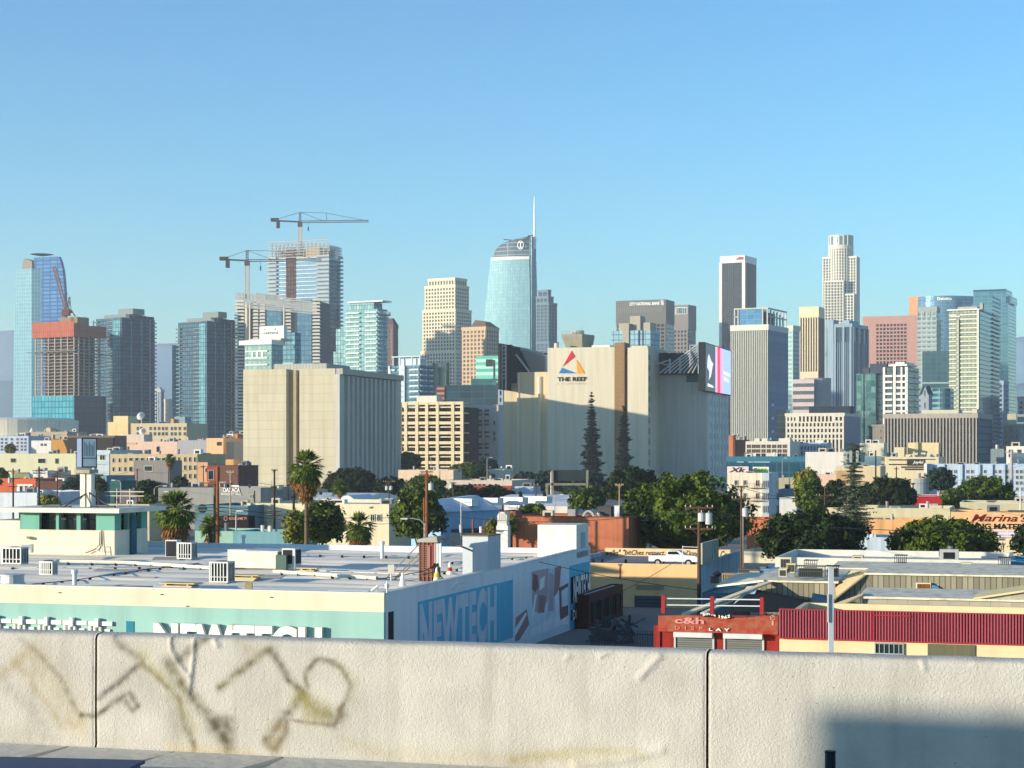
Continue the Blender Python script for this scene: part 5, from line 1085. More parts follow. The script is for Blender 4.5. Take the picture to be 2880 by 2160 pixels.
low('orange_building', 'orange brick remnant between showroom block and ribbed office tower', 2036, 2061, 2066, 830, 1224, plaster('c07a55', .8, .3), L=10)
low('brown_block', 'small brown block right of the orange brick remnant', 2061, 2098, 2104, 835, 1237, plaster('5d4f48', .8, .2), L=10)
# cream commercial cluster
CC = plaster('d6c7a2', .8, .06)
b = low('shopping_centre', 'cream shopping centre with dark stripes and white script sign', 2478, 2640, 2720, 600, 1285, CC, L=40)
mb = MB()
for (p0, p1, y0, y1) in ((2500, 2552, 1292, 1295), (2500, 2552, 1305, 1308), (2535, 2620, 1312, 1316), (2552, 2630, 1291, 1293), (2545, 2602, 1318, 1322)): fb(mb, 'F', b.fx(p0), b.fx(p1), 0, .2, b.fz(y1), b.fz(y0))
b.part('dark_stripe', mb, plaster('2c211c'))
mb = MB(); fb(mb, 'F', b.fx(2551), b.fx(2600), 0, .3, b.fz(1310), b.fz(1293)); b.part('sign_panel', mb, plaster('33342f'))
lettering('lettering', 'Joyful', b.root, 'F', b.fx(2567), b.fx(2598), b.fz(1306), b.fz(1296), .35, WHITE, .1, .03, .35)
box_on(b, 'rooftop_housing', 2554, 2640, 14, 10, b.h, 1245, plaster('d9c596')); box_on(b, 'rooftop_housing', 2515, 2543, 8, 8, b.h, 1258, plaster('d3c7a0')); box_on(b, 'rooftop_housing', 2572, 2582, 13, 8, b.h, 1244, plaster('cfbb8c'))
mb = MB()
for k in range(24): x = -b.W+b.W*rnd.random(); y = 1+rnd.random()*10; s_ = .5+rnd.random()*1.2; mb = MB(); mb.box(x, x+s_, y, y+s_, b.h-.5, b.h+.2+rnd.random()*1.6); b.part('roof_unit', mb, plaster('d0c5a8', .7, .2))
low('white_loft', 'cream building with blue glazed front left of the brown ribbed block', 2418, 2486, 2496, 700, 1246, plaster('d8d0b4'), L=14)
b = low('glass_showroom', 'pale blue glazed box between pine mast and shopping centre', 2390, 2478, 2490, 560, 1283, cells('7fa0b4', 'a5bccb', '5f7c90', 6, 3, .2, .1, .4), L=14)
b = low('cream_building', 'cream flat building with curved light roof beside the pine mast', 2350, 2476, 2488, 450, 1312, plaster('cdb994'), L=16, coping=WHITE)
low('tan_building', 'tan building with tiled gable left of the pine mast', 2352, 2390, 2396, 420, 1325, plaster('b39468'), L=8)
b = low('pink_villa', 'low pink-tiled villa behind bare trees right of the teal hall', 2298, 2352, 2360, 520, 1334, plaster('d9b49c'), L=8)
low('garage_row', 'row of cream garages with cars under a deck in the right midground', 2190, 2256, 2300, 520, 1344, plaster('a9a183'), L=8)
b = low('cream_building', 'long cream warehouse front right of the pine mast with a grey drum', 2476, 2600, 2612, 400, 1345, plaster('cdbf94'), L=14)
mb = MB(); mb.cyl((b.fx(2588), 1, 0), (b.fx(2588), 1, b.fz(1346)), 1.8, None, 16); b.part('drum', mb, plaster('8d9696'))
b = low('white_office', 'white building with dark glazed lower half at the right edge', 2830, 2892, 2900, 600, 1255, plaster('e2ddca'), L=14); winrow(b, [2836, 2860], [1264, 1276], 1.4, 1.2, mull=0)
mb = MB(); fb(mb, 'F', b.fx(2848), b.fx(2890), 0, .2, b.fz(1310), b.fz(1274)); b.part('glazing', mb, cells('5e8098', '89a4b4', '3f5a6c', 4, 3, .2, .1, .4))
low('grey_shed', 'grey-green gabled shed at the right foot of the brown ribbed block', 2786, 2824, 2836, 640, 1262, plaster('7f8e8e'), L=10)
BLA = plaster('aebfd0', .8, .05)
b = low('apartment_building', 'long blue-shaded white apartment block with many windows at right', 2600, 2925, 2940, 450, 1306, BLA, L=20)
mb = MB(); fb(mb, 'F', -b.W, b.fx(2608), 0, 2., 0, b.h+.2); b.part('end_wall', mb, plaster('e0dccf'))
winrow(b, [2611, 2632, 2670, 2683, 2717, 2730, 2766, 2794, 2808, 2828, 2840, 2856, 2868], [1321, 1337, 1353, 1370], .75, .95)
mb = MB(); 
for p in (2650, 2700, 2750, 2785, 2820): fb(mb, 'F', b.fx(p), b.fx(p)+.6, 0, .5, 0, b.h)
b.part('pilaster', mb, BLA)
# white bay-window building
b = low('bay_window_building', 'weathered white three-storey building with bay windows and fire escape', 2045, 2150, 2192, 392, 1330, plaster('ddd0b8', .85, .12, .8, .3), L=14)
winrow(b, [2065, 2090, 2125], [1350, 1386], .8, 1.3, gl=DARKG); winrow(b, [2126], [1422], .9, .5)
b.L = max(b.L, 8)
mb = MB(); zt = b.h; mb.prism([(-.5, -.4), (1.0, -.2), (2.2, 2.2), (2.2, 5.5), (0, 7), (-.5, 7)], 0, zt); b.part('bay', mb, plaster('c3cbcc', .85, .1, .8, .2))
for py in (1351, 1386, 1422):
    z = b.fz(py); window(b.root, 'S', 2.5, 5.2, z-1.6, z, 2.2, None, WGLASS, 1)
    window(b.root, 'F', -.35, .0, z-1.5, z, -.42, None, DARKG, 0); window(b.root, 'F', .3, .7, z-1.5, z, -.32, None, DARKG, 0)
mb = MB()
for py in (1372, 1408): z = b.fz(py); mb.box(b.fx(2105), b.fx(2148), -1.1, -.0, z-.1, z); [mb.bar((b.fx(2105)+k*.35, -1.1, z), (b.fx(2105)+k*.35, -1.1, z+1), .04) for k in range(10)]; mb.bar((b.fx(2105), -1.1, z+1), (b.fx(2148), -1.1, z+1), .05)
b.part('fire_escape', mb, plaster('7c6a60'))
def rbill(label, p0, p1, py0, py1, D, mat, txt, tm):
    s = Bd('rooftop_billboard', label, 'billboard', p0, p1, p1+2, D, 16, py0, L=.4); zb = s.fz(py1)
    mb = MB(); mb.box(-s.W, 0, 0, .3, zb, s.h); s.part('panel', mb, mat)
    mb = MB(); [mb.bar((-s.W*t, .3, b.h), (-s.W*t, .3, s.h), .15) for t in (.05, .5, .95)]; s.part('posts', mb, BLACKM)
    lettering('painted_letters', txt, s.root, 'F', -s.W*.92, -s.W*.1, zb+.2, s.h-.2, .01, tm, .02, .04, .3)
rbill('blank pinkish white billboard with dark scrawl on the bay-window building', 2045, 2105, 1312, 1331, 396, plaster('d8c4c0'), 'Xk', plaster('3a2a28'))
rbill('pale billboard with lime green graffiti on the bay-window building', 2117, 2162, 1313, 1331, 398, plaster('d8dccc'), 'TAKE', plaster('a6c81e'))
low('white_picket_house', 'small white slatted house with dark windows right of the bay-window building', 2192, 2240, 2250, 330, 1400, plaster('c9c6c0'), L=8)
low('blue_roof_shed', 'pale blue flat roof shed behind the picket house', 2190, 2245, 2262, 400, 1376, plaster('7f98a8'), roof=plaster('9fb4c4'), L=10)
RED = plaster('a81e2a', .8, .06)
b = low('red_building', 'bright red building with white barred gate between two round trees', 2568, 2652, 2668, 345, 1396, RED, L=12, coping=plaster('b9b6ae'))
mb = MB(); fb(mb, 'F', b.fx(2594), b.fx(2638), 0, .1, 0, b.fz(1417)); 
for k in range(12): x = b.fx(2595)+(b.fx(2637)-b.fx(2595))*k/11; mb.bar((x, -.2, 0), (x, -.2, b.fz(1417)), .07)
b.part('barred_gate', mb, plaster('d9d6cf'))
lettering('logo', 'f', b.root, 'F', b.fx(2576), b.fx(2581), b.fz(1408), b.fz(1402), .03, WHITE, .04)
low('red_building', 'slice of red wall with white coping at the right edge', 2850, 2925, 2940, 340, 1400, RED, L=10, coping=plaster('c9c6be'))
# long cream/peach sheds behind the trees
b = low('long_shed', 'long pale olive parapet shed with peach lower wall behind the pine mast', 2290, 2672, 2690, 290, 1430, plaster('c3b996', .85, .05), L=16)
b = low('peach_building', 'peach-walled strip building below the olive shed with dark graffiti stripes', 2290, 2630, 2650, 262, 1462, plaster('d8a570', .85, .12, .6, .3), L=8)
b = low('white_wall_building', 'blue-white stained wall between the two big round trees', 2300, 2560, 2575, 225, 1512, plaster('b6c4cc', .85, .1, .7, .4), L=8)
b = low('cream_shed', 'olive-cream parapet shed behind the peach signboard wall', 2700, 2925, 2940, 300, 1416, plaster('b9b290', .85), L=14, coping=plaster('d0cbb8'))
PCH = plaster('dcae7c', .85, .06)
b = low('building_supply_shop', "peach shop wall painted Marina's in dark red script", 2674, 2950, 2965, 238, 1442, PCH, L=10)
lettering('lettering', "Marina's", b.root, 'F', b.fx(2732), b.fx(2892), b.fz(1468.5), b.fz(1447), .01, plaster('6a1822'), .03, .02, .35)
lettering('lettering', 'BUILDING MATERIALS', b.root, 'F', b.fx(2672), b.fx(2925), b.fz(1490), b.fz(1474), .01, INKM, .03, .035)
mb = MB(); fb(mb, 'F', b.fx(2786), b.fx(2868), 0, .25, b.fz(1512), b.fz(1493)); b.part('poster_board', mb, plaster('d9cfd6')); lettering('lettering', 'MARINAS RENTAL', b.root, 'F', b.fx(2797), b.fx(2866), b.fz(1499), b.fz(1495), .26, plaster('b08a94'), .01)
lettering('lettering', 'BUILDING MATERIALS', b.root, 'F', b.fx(2797), b.fx(2866), b.fz(1509), b.fz(1504), .26, plaster('98a0c8'), .01)
low('cream_wall_building', 'sunlit plain cream wall at the right edge behind the shrubs', 2780, 2950, 2965, 205, 1522, plaster('d8c6a0'), L=6)
low('white_wall_building', 'small cream garage with white roof seen right of the huge tree', 2085, 2180, 2190, 195, 1552, plaster('d8ccb0'), L=8)
low('orange_house', 'orange wall glimpsed between the huge tree and dark round tree', 2100, 2165, 2180, 240, 1458, plaster('bf6f48', .85, .3), L=6)
# ------------------------------------------------------------------ white and turquoise shop with the big flat roof
CREAMW = plaster('ddd0b4', .85, .05, .3, .12); TURQ = plaster('93bbb0', .85, .06, .4, .15); ROOFM = None
def roofmat():
    m, nt, b = newmat('white_membrane')
    tc = nd(nt, 'ShaderNodeTexCoord'); mp = nd(nt, 'ShaderNodeMapping'); mp.inputs['Scale'].default_value = (.05, .5, 1)
    L_(nt, tc.outputs['Object'], mp.inputs['Vector'])
    n1 = nd(nt, 'ShaderNodeTexNoise'); n1.inputs['Scale'].default_value = 2.; n1.inputs['Detail'].default_value = 6; L_(nt, mp.outputs[0], n1.inputs['Vector'])
    r = nd(nt, 'ShaderNodeMapRange'); r.inputs['From Min'].default_value = .35; r.inputs['From Max'].default_value = .7; L_(nt, n1.outputs['Fac'], r.inputs[0])
    o = mixc(nt, r.outputs[0], hx('f6ecd8'), hx('cfc4b2')); L_(nt, o, b.inputs['Base Color']); b.inputs['Roughness'].default_value = .6
    return m
ROOFM = roofmat()
nt_ = Bd('flat_roofed_shop', 'big white flat-roofed shop with NEWTECH letters on turquoise front and side mural', 'building', -1350, 1080, 1660, 104, 16, 1670)
W, Lg, h = nt_.W, nt_.L, nt_.h; zr = 5.5
fz = nt_.fz; fx = nt_.fx; fy = nt_.fy
zq = 6-(1747-1683)/5200*104*1.0
zband = fz(1722); zlow = 2.0
mb = MB(); mb.box(-W, 0, 0, .3, zband, h); nt_.part('front_wall', mb, CREAMW)
mb = MB(); mb.box(-W, 0, -.02, .3, 0, zband); nt_.part('turquoise_band', mb, TURQ)
mb = MB(); mb.box(-.3, 0, .3, Lg, 0, h); nt_.part('side_wall', mb, plaster('dde2e2', .85, .05, .4, .1))
mb = MB(); mb.box(-W, -.3, Lg-.3, Lg, 0, h+.05); mb.box(-W, -W+.3, .3, Lg-.3, 0, h); nt_.part('rear_wall', mb, plaster('d2d8de', .8, .05))
# roof membrane with shallow waves
mb = MB(); ny = 160; nx = 60
for j in range(ny+1):
    for i in range(nx+1):
        x = -W+.3+(W-.6)*i/nx; y = .3+(Lg-.6)*j/ny
        z = zr+.15*math.sin(y*2*math.pi/3.4+.8*math.sin(x*.15)+noise.noise(Vector((x*.07, y*.2, 1)))*3)+.12*noise.noise(Vector((x*.10, y*.6, 3)))
        mb.v.append((x, y, z))
for j in range(ny):
    for i in range(nx): a = j*(nx+1)+i; mb.f.append((a, a+1, a+nx+2, a+nx+1)); mb.m.append(0)
nt_.part('roof', mb, ROOFM, smooth=True)
rn = random.Random(12)
for k in range(16):
    x0 = -W*.62*rn.random()-1; y0 = 2+rn.random()*(Lg-8); w_ = 1+rn.random()*5; d_ = .4+rn.random()*1.6; mb = MB()
    for i in range(6):
        for j in range(5):
            xx, yy = x0+w_*i/5, y0+d_*j/4; mb.v.append((xx+rn.random()*.1, yy, zr+.15*math.sin(yy*2*math.pi/3.4+.8*math.sin(xx*.15)+noise.noise(Vector((xx*.07, yy*.2, 1)))*3)+.12*noise.noise(Vector((xx*.10, yy*.6, 3)))+.03))
    for i in range(5):
        for j in range(4): a = i*5+j; mb.f.append((a, a+5, a+6, a+1)); mb.m.append(0)
    nt_.part('roof_patch', mb, plaster(('a8a49c', 'f4efe4', '8f8c88', 'ded2b8')[k % 4], .8, .15, 2.))
mb = MB(); mb.box(-W, .02, -.03, .5, h, h+.06); mb.box(-.42, .05, .5, Lg, h, h+.06); nt_.part('coping', mb, plaster('dcdad2', .7, .05))
LT = plaster('efeae0', .6, .03); LTS = plaster('3d98a8', .6, .03)
zt0 = fz(1749, fx(440))
zt1 = zt0-1.9
lettering('lettering', 'NEWTECH', nt_.root, 'F', fx(440), fx(912), zt1, zt0, .1, [LT, plaster('d9d4c8')], .28, .05, 0, 1.05)
mb = MB()   # strip of white channel pieces at the left
x = fx(-2)
step = (fx(355)-fx(0))/5.
for k in range(-1, 5):
    x = fx(0)+step*(k+1)
    if x > fx(353): break
    for (a, c, z0_, z1_, dp) in ((-.62, -.50, -.12, -.62, .30), (-.45, .0, -.3, -.55, .14), (-.95, -.66, -.3, -.55, .14), (-.9, -.83, -.6, -1.3, .2), (-.72, -.65, -.6, -1.3, .2), (-.5, -.43, -.6, -1.3, .2), (-.3, -.1, -.75, -1.3, .1)):
        mb.box(x+step*a*.98+step*.5, x+step*c*.98+step*.5, -dp-.05, -.05, zt0+.25+z0_, zt0+.25+z1_)
nt_.part('sign_strip', mb, LT)
mb = MB(); x0 = fx(356); mb.box(x0, x0+.5, -.06, -.03, zt0-1.6, zt0); nt_.part('blue_sign_end', mb, plaster('2b7d92'))
for p, py in ((165, 1668), (452, 1673), (760, 1681), (524, 1706)):
    mb = MB(); xx = fx(p); z = fz(py, xx); mb.box(xx, xx+.17, -.05, .01, z, z+.05); nt_.part('wall_hook', mb, INKM)
# side mural
MB_ = plaster('62b4cc', .85, .08, .5, .12); Z0 = 1.2
def sidez(py, y): return nt_.fz(py, 0, y)
y1 = fy(1175); y2 = fy(1397); y3 = fy(1442); y4 = fy(1600); y5 = fy(1658)
zt_n = sidez(1700, y1)
mb = MB(); fb(mb, 'S', y1, y2, 0, .012, 1.0, sidez(1693, y1)); fb(mb, 'S', y2, y3, 0, .012, 1.0, sidez(1641, y2)); nt_.part('blue_paint', mb, MB_)
lettering('painted_letters', 'NEWTECH', nt_.root, 'S', y1+.3, y2-.1, 1.2, sidez(1693, y1)-.12, .016, plaster('c6d2d8'), .01, .05, 0, 1.1)
mb = MB(); fb(mb, 'S', y4+.15, y5, 0, .012, sidez(1800, y4), sidez(1592, y4)); nt_.part('blue_paint', mb, MB_)
lettering('lettering', 'NEWTECH', nt_.root, 'S', y4+.6, y5-.9, sidez(1700, y4), sidez(1623, y4), .05, [LT, INKM], .18, .035, 0, 1.15)
lettering('lettering', 'DISPLAY', nt_.root, 'S', y4+.6, y5-.9, sidez(1747, y4), sidez(1717, y4), .05, [LT, INKM], .12, .03, 0, 1.15)
PO = [plaster('dfe4e4'), plaster('a88078'), plaster('f0f0ec'), plaster('c4a6a4'), plaster('8f625a'), plaster('cdd0d8')]
zp0, zp1 = sidez(1810, y3), sidez(1616, y3); hp = zp1-zp0; wp = y4-y3
mb = MB(); fb(mb, 'S', y3, y4, 0, .03, zp0, zp1)
def pq(pts, m, o):
    q = [(y3+wp*a, zp0+hp*c) for a, c in pts]; mb.loft([[(.03, y, z) for y, z in q], [(.03+o, y, z) for y, z in q]], m)
pq([(.3, .98), (.62, .97), (.6, .5), (.45, .3), (.32, .4)], 3, .012); pq([(.33, .95), (.4, .9), (.42, .72), (.36, .66), (.31, .72)], 4, .024); pq([(.43, .6), (.56, .55), (.52, .3), (.42, .34)], 1, .024)
pq([(.6, .97), (.8, .9), (.75, .3), (.58, .2)], 5, .012); pq([(.62, .9), (.7, .85), (.68, .3), (.6, .3)], 3, .024); pq([(.72, .96), (.84, .96), (.8, .6), (.7, .5)], 1, .024)
pq([(.8, .62), (.98, .66), (.98, .14), (.82, .1)], 4, .012); pq([(.84, .56), (.97, .6), (.97, .3), (.85, .3)], 0, .024)
pq([(.04, .36), (.22, .44), (.26, .2), (.1, .02), (.03, .02)], 1, .012); pq([(.02, .2), (.2, .4), (.22, .36), (.03, .1)], 2, .024); pq([(.28, .1), (.7, .2), (.95, .1), (.98, .01), (.28, .01)], 2, .012); pq([(.3, .3), (.36, .62), (.39, .62), (.34, .3)], 2, .024)
pq([(.45, .83), (.53, .87), (.52, .7), (.44, .66)], 2, .036); pq([(.72, .5), (.78, .52), (.78, .14), (.72, .12)], 2, .036)
nt_.part('poster', mb, PO)
lettering('lettering', 'DECOR &', nt_.root, 'S', y3+wp*.04, y3+wp*.24, zp0+hp*.80, zp0+hp*.88, .035, LT, .01, .0)
lettering('lettering', 'FIXTURES', nt_.root, 'S', y3+wp*.04, y3+wp*.27, zp0+hp*.60, zp0+hp*.74, .035, LT, .01, .0)
mb = MB(); yy = fy(1092); fb(mb, 'S', yy, fy(1105), 0, .05, .3, sidez(1722, yy)); nt_.part('side_door', mb, plaster('3a2622'))
mb = MB(); mb.box(-1.75, -.02, 20.2, 22.2, zr, fz(1507, 0, 21)); mb.box(-.02, .03, 20.2, 23.2, h, fz(1507, 0, 21)); nt_.part('roof_stack', mb, plaster('bfc6c9', .85, .05))
mb = MB(); mb.box(-1.8, .08, 20.1, 23.3, fz(1507, 0, 21), fz(1507, 0, 21)+.06); nt_.part('stack_cap', mb, plaster('8a6a50'))
mb = MB(); ya, yb = fy(1621), fy(1655); mb.box(fx(1512, ya), 0, ya, min(yb, Lg-.35), zr, fz(1477, 0, ya)); nt_.part('roof_block', mb, plaster('dfdccb', .85, .04))
mb = MB(); fb(mb, 'S', ya+1.5, ya+2.9, 0, .05, h+.25, h+1.5); nt_.part('louvre', mb, plaster('9fb2c0'))
# stepped-up parapet at the far end
mb = MB(); mb.loft([[(-.3, 23.3, h), (0.004, 23.3, h), (0.004, Lg, h), (-.3, Lg, h)], [(-.3, 23.3, h+.02), (0.004, 23.3, h+.02), (0.004, Lg, h+.3), (-.3, Lg, h+.3)]]); nt_.part('upper_parapet', mb, plaster('ccd2d4', .85, .06, .4, .12))
NR = nt_.root
def onroof(x, y, z=None): return nt_.w(x, y, zr if z is None else z)
def rp(px, y): return fx(px, y)
# penthouse on the roof
p = Bd('penthouse', 'turquoise and cream rooftop penthouse with wide flat overhanging roof', 'penthouse', 57, 322, 415, 150, 16, 1442, z0=zr-.05)
PW, PL, ph = p.W, p.L, p.h; zmid = p.fz(1492)
mb = MB(); mb.box(-PW, 0, 0, PL, 0, zmid); p.part('lower_wall', mb, plaster('ddd0b8', .85, .05))
mb = MB(); xs = [(57, 110), (157, 165), (215, 226), (270, 322)]
for a, c in xs: mb = MB(); mb.box(p.fx(a), p.fx(c) if c < 322 else 0, .02, .4, zmid, ph); p.part('turquoise_pier', mb, plaster('6fa896', .85, .08, .5, .15))
for a, c in ((322, 341), (360, 366), (376, 383), (398, 415)): mb = MB(); mb.box(-.4, -.02, p.fy(a) if a > 322 else .4, min(PL, p.fy(c)), zmid, ph); p.part('turquoise_pier', mb, plaster('6fa896', .85, .08, .5, .15))
mb = MB(); mb.box(-PW+.3, -.5, .8, PL-.2, zmid, ph); p.part('dark_glazing', mb, cells('0d1d22', '1a3038', '0a1214', 1.4, 3, .05, .15, .2))
mb = MB(); mb.box(-PW-.05, .05, -.06, PL+.05, zmid-.06, zmid); p.part('sill', mb, CREAMW)
mb = MB(); x0 = p.fx(2, -1.2); mb.box(x0, 1.1, -1.3, PL+1.2, ph, ph+.32); mb.box(x0-.05, 1.15, -1.35, PL+1.25, ph+.32, ph+.38); p.part('overhanging_roof', mb, plaster('d9d3c2', .8, .06))
mb = MB(); yy = p.fy(370); mb.box(0, .25, yy-.35, yy+.45, 0, ph-.3); p.part('drain_duct', mb, plaster('33606b'))
mb = MB(); xx = p.fx(283); mb.tube([(xx, -.1, zmid-.1), (xx, -.15, 1.0), (xx-.4, -.2, .6), (xx-1.2, -.3, .3)], .04); mb.tube([(xx+.15, -.1, zmid), (xx+.15, -.15, 1.1), (xx+.05, -.3, .4)], .035); p.part('wall_cables', mb, INKM)
mb = MB(); 
for d_ in (0, .5): mb.bar((xx-.1+d_, -.5, 0), (xx-.1+d_, -.4, .9), .05)
mb.bar((xx-.1, -.5, .5), (xx+.4, -.5, .5), .05); mb.bar((xx-.1, -.5, .9), (xx+.4, -.4, .9), .05); p.part('pipe_stand', mb, STEELW)
mb = MB(); xx = p.fx(78); z = p.fz(1515); mb.box(xx-.12, xx+.2, -.55, -.2, z-.1, z+.12); mb.bar((xx, -.3, z), (xx, 0, z), .08); p.part('floodlight', mb, plaster('e8dfb8'))
b = low('side_building', 'pale cream side room left of the turquoise penthouse', -30, 56, 62, 156, 1464, plaster('d8cdb8'), L=5)
# sign pylon on the penthouse
o = p.w(-PW+p.W+p.fx(240, 2.5), 2.5, ph+.38); o = p.w(p.fx(242, 2.5), 2.5, ph+.38)
s = empty('sign_pylon', 'two-faced rooftop sign box on a tapered white stem above the penthouse', 'sign', o, -p.a)
DD = o.y; sx = DD/5200
def PX(v): return (v-242)*sx
def PZ(v): return wz(v, DD)-o.z
mb = MB(); mb.box(PX(225), PX(240), -.1, .7, 0, PZ(1330)); mb.box(PX(240), PX(258), 0, .6, 0, PZ(1330)); s_st = mb.build('stem', plaster('e2d8c4', .7, .05), s)
mb = MB(); mb.box(PX(214), PX(262), -.5, 1.0, PZ(1331), PZ(1321)); mb.build('collar', plaster('a59c88'), s)
mb = MB(); z0, z1 = PZ(1315), PZ(1231)
mb.loft([[(PX(212), .1, z0), (PX(247), -.9, z0), (PX(276), 0, z0), (PX(242), 1.1, z0)], [(PX(212), .1, z1), (PX(247), -.9, z1), (PX(276), 0, z1), (PX(242), 1.1, z1)]]); mb.build('sign_frame', BLACKM, s)
def sq(u0, u1, v0, v1, A, Bq, e=.03):
    A = Vector(A); Bq = Vector(Bq); d = Bq-A; n = Vector((d.y, -d.x, 0)).normalized()*e
    pa = A+d*u0+n; pb = A+d*u1+n; return [(pa.x, pa.y, z0+(z1-z0)*v0), (pb.x, pb.y, z0+(z1-z0)*v0), (pb.x, pb.y, z0+(z1-z0)*v1), (pa.x, pa.y, z0+(z1-z0)*v1)]
mb = MB(); mb.poly(sq(.06, .95, .02, .97, (PX(212), .1, 0), (PX(247), -.9, 0))); mb.build('sign_face', plaster('7684a0', .6, .05), s)  # left face coloured grey-blue to hold its shade
mb = MB(); mb.poly(sq(.05, .93, .04, .96, (PX(247), -.9, 0), (PX(276), 0, 0))); mb.build('sign_face', plaster('f0f0ea', .6, .05, .8, .2), s)  # right face coloured near white, as if lit
mb = MB(); mb.poly(sq(.05, .93, .30, .33, (PX(247), -.9, 0), (PX(276), 0, 0), .05))
for k in range(7): u = .14+k*.105; mb.poly(sq(u, u+.04, .38, .86-.06*(k % 3), (PX(247), -.9, 0), (PX(276), 0, 0), .05))
mb.build('faded_letters', plaster('5c6a74'), s)
mb = MB()
for q0, q1 in (((-2.2, -.8, 0), (0, 0, 1.0)), ((2.6, -.6, 0), (.4, 0, 1.1)), ((-1.2, -1.6, 0), (0, 0, 1.1)), ((1.4, -1.7, 0), (.3, 0, 1.2))): mb.bar(q0, q1, .08)
mb.box(-3.4, -.8, -1.2, -.9, -.02, .1); mb.box(1., 3.2, -1.2, -.8, -.02, .12); mb.build('braces', plaster('4a4c4e'), s)
mb = MB()
for x in (1.1, 2.3): mb.bar((x+1.2, 1, 0), (x+1.2, 1, 1.5), .07)
mb.bar((1.2, 1, 1.25), (4.8, 1, 1.25), .08); mb.bar((1.2, 1, .9), (4.8, 1, .9), .08); mb.build('rail', plaster('b9b2a0'), s)
# --- roof equipment: each a thing
GALV = plaster('c2c4c0', .5, .08, .8, .2, 0, .3); DKV = plaster('1d2226', .7)
def ac(label, x, y, w=.95, d=.8, hh=1.05, name='air_conditioner', dark_front=False, rz=0.):
    o = onroof(x, y); r = empty(name, label, 'air conditioner', o, -nt_.a+rz, 'air conditioning units on the flat roof')
    mb = MB()
    mb.box(0, w, 0, d, .12, .2); mb.box(0, w, 0, d, hh-.1, hh)
    for q in ((0, 0), (w-.08, 0), (0, d-.08), (w-.08, d-.08)): mb.box(q[0], q[0]+.08, q[1], q[1]+.08, .2, hh-.1)
    mb.box(0, w, -.01, 0, .45, .5); mb.build('casing', GALV, r)
    mb = MB(); mb.box(.06, w-.06, .06, d-.06, .2, hh-.1); mb.build('coil', DKV, r)
    if not dark_front:
        mb = MB()
        for k in range(5): x_ = .12+(w-.24)*k/5; mb.box(x_, x_+.07, -.01, .03, .2, hh-.1)
        for k in range(4): y_ = .12+(d-.24)*k/4; mb.box(w-.03, w+.01, y_, y_+.05, .2, hh-.1)
        mb.build('grille', GALV, r)
    mb = MB(); mb.cyl((w/2, d/2, hh), (w/2, d/2, hh+.04), .33, .33, 14); mb.build('fan', DKV, r)
    mb = MB(); mb.box(.05, .2, 0, d, -.02, .12); mb.box(w-.2, w-.05, 0, d, -.02, .12); mb.build('feet', plaster('8a8f90'), r)
    return r
def yat(py, px):  # depth on the roof for a pixel row
    D = (H-zr)*F/(py-HZ); # solve local y so world Y along column = D
    X = wx(px, D); return ((X-nt_.X0)*nt_.n+(D-nt_.Y0)*nt_.c), ((X-nt_.X0)*nt_.c-(D-nt_.Y0)*nt_.n)
def place(px, py): y, x = yat(py, px); return x, y
x, y = place(588, 1643); ac('barred grey air conditioner standing alone nearest the NEWTECH letters', x, y, 1.3, 1.1, 1.45)
x, y = place(497, 1576); ac('barred grey air conditioner beside the black open box', x, y, 1.25, 1.1, 1.4)
x, y = place(465, 1572); o = onroof(x, y); r = empty('equipment_box', 'black open-fronted metal box beside a barred air conditioner', 'equipment box', o, -nt_.a)
mb = MB(); mb.box(0, 1.0, 0, .8, .15, 1.5); mb.build('casing', GALV, r); mb = MB(); mb.box(.05, .95, -.02, 0, .2, 1.42); mb.build('dark_opening', DKV, r)
x, y = place(110, 1622); ac('small white and black air conditioner near the left front parapet', x, y, 1.0, .75, 1.05, dark_front=False)
x, y = place(2, 1590); ac('large white louvred air conditioner against the left penthouse wall', x, y, 1.7, 1.1, 1.35)
x, y = place(60, 1548+30); o = onroof(x, y, zr+.9); mb = MB(); mb.box(0, .7, 0, .4, 0, .35); mb.box(.7, .85, 0, .4, -.25, .4); mb.box(.3, .4, .1, .2, -.9, 0); mb.build('junction_box', GALV, None, 'small white junction box on a stand left of the penthouse', 'junction box', org=(0, 0, 0)).location = o
# ducted package unit
x, y = place(640, 1602); o = onroof(x, y); r = empty('package_unit', 'long boxy cream roof unit with sheet-metal duct and open dark end', 'roof unit', o, -nt_.a)
mb = MB(); mb.box(0, 1.5, 0, 1.4, .15, 1.45); mb.box(1.5, 4.0, -.3, 1.4, .15, 1.35); mb.build('duct_body', plaster('d6cfc0', .6, .06), r)
mb = MB(); mb.box(-.05, 4.05, -.35, 1.5, 1.45, 1.5) if False else mb.slab([(1.5, -.35, 1.42), (4.1, -.35, 1.40), (4.9, 1.5, 1.5), (1.6, 1.5, 1.5)], .05); mb.build('top_sheet', GALV, r)
mb = MB(); mb.box(4.3, 5.3, -.2, 1.0, .1, 1.6); mb.build('open_frame', GALV, r); mb = MB(); mb.box(4.38, 5.1, -.22, -.19, .5, 1.5); mb.box(5.3, 5.32, 0, .9, .5, 1.5); mb.build('dark_opening', DKV, r)
mb = MB(); mb.box(4.0, 4.8, -.6, -.3, .1, 1.15); mb.build('coil_guard', plaster('4d6258', .6, .3), r)
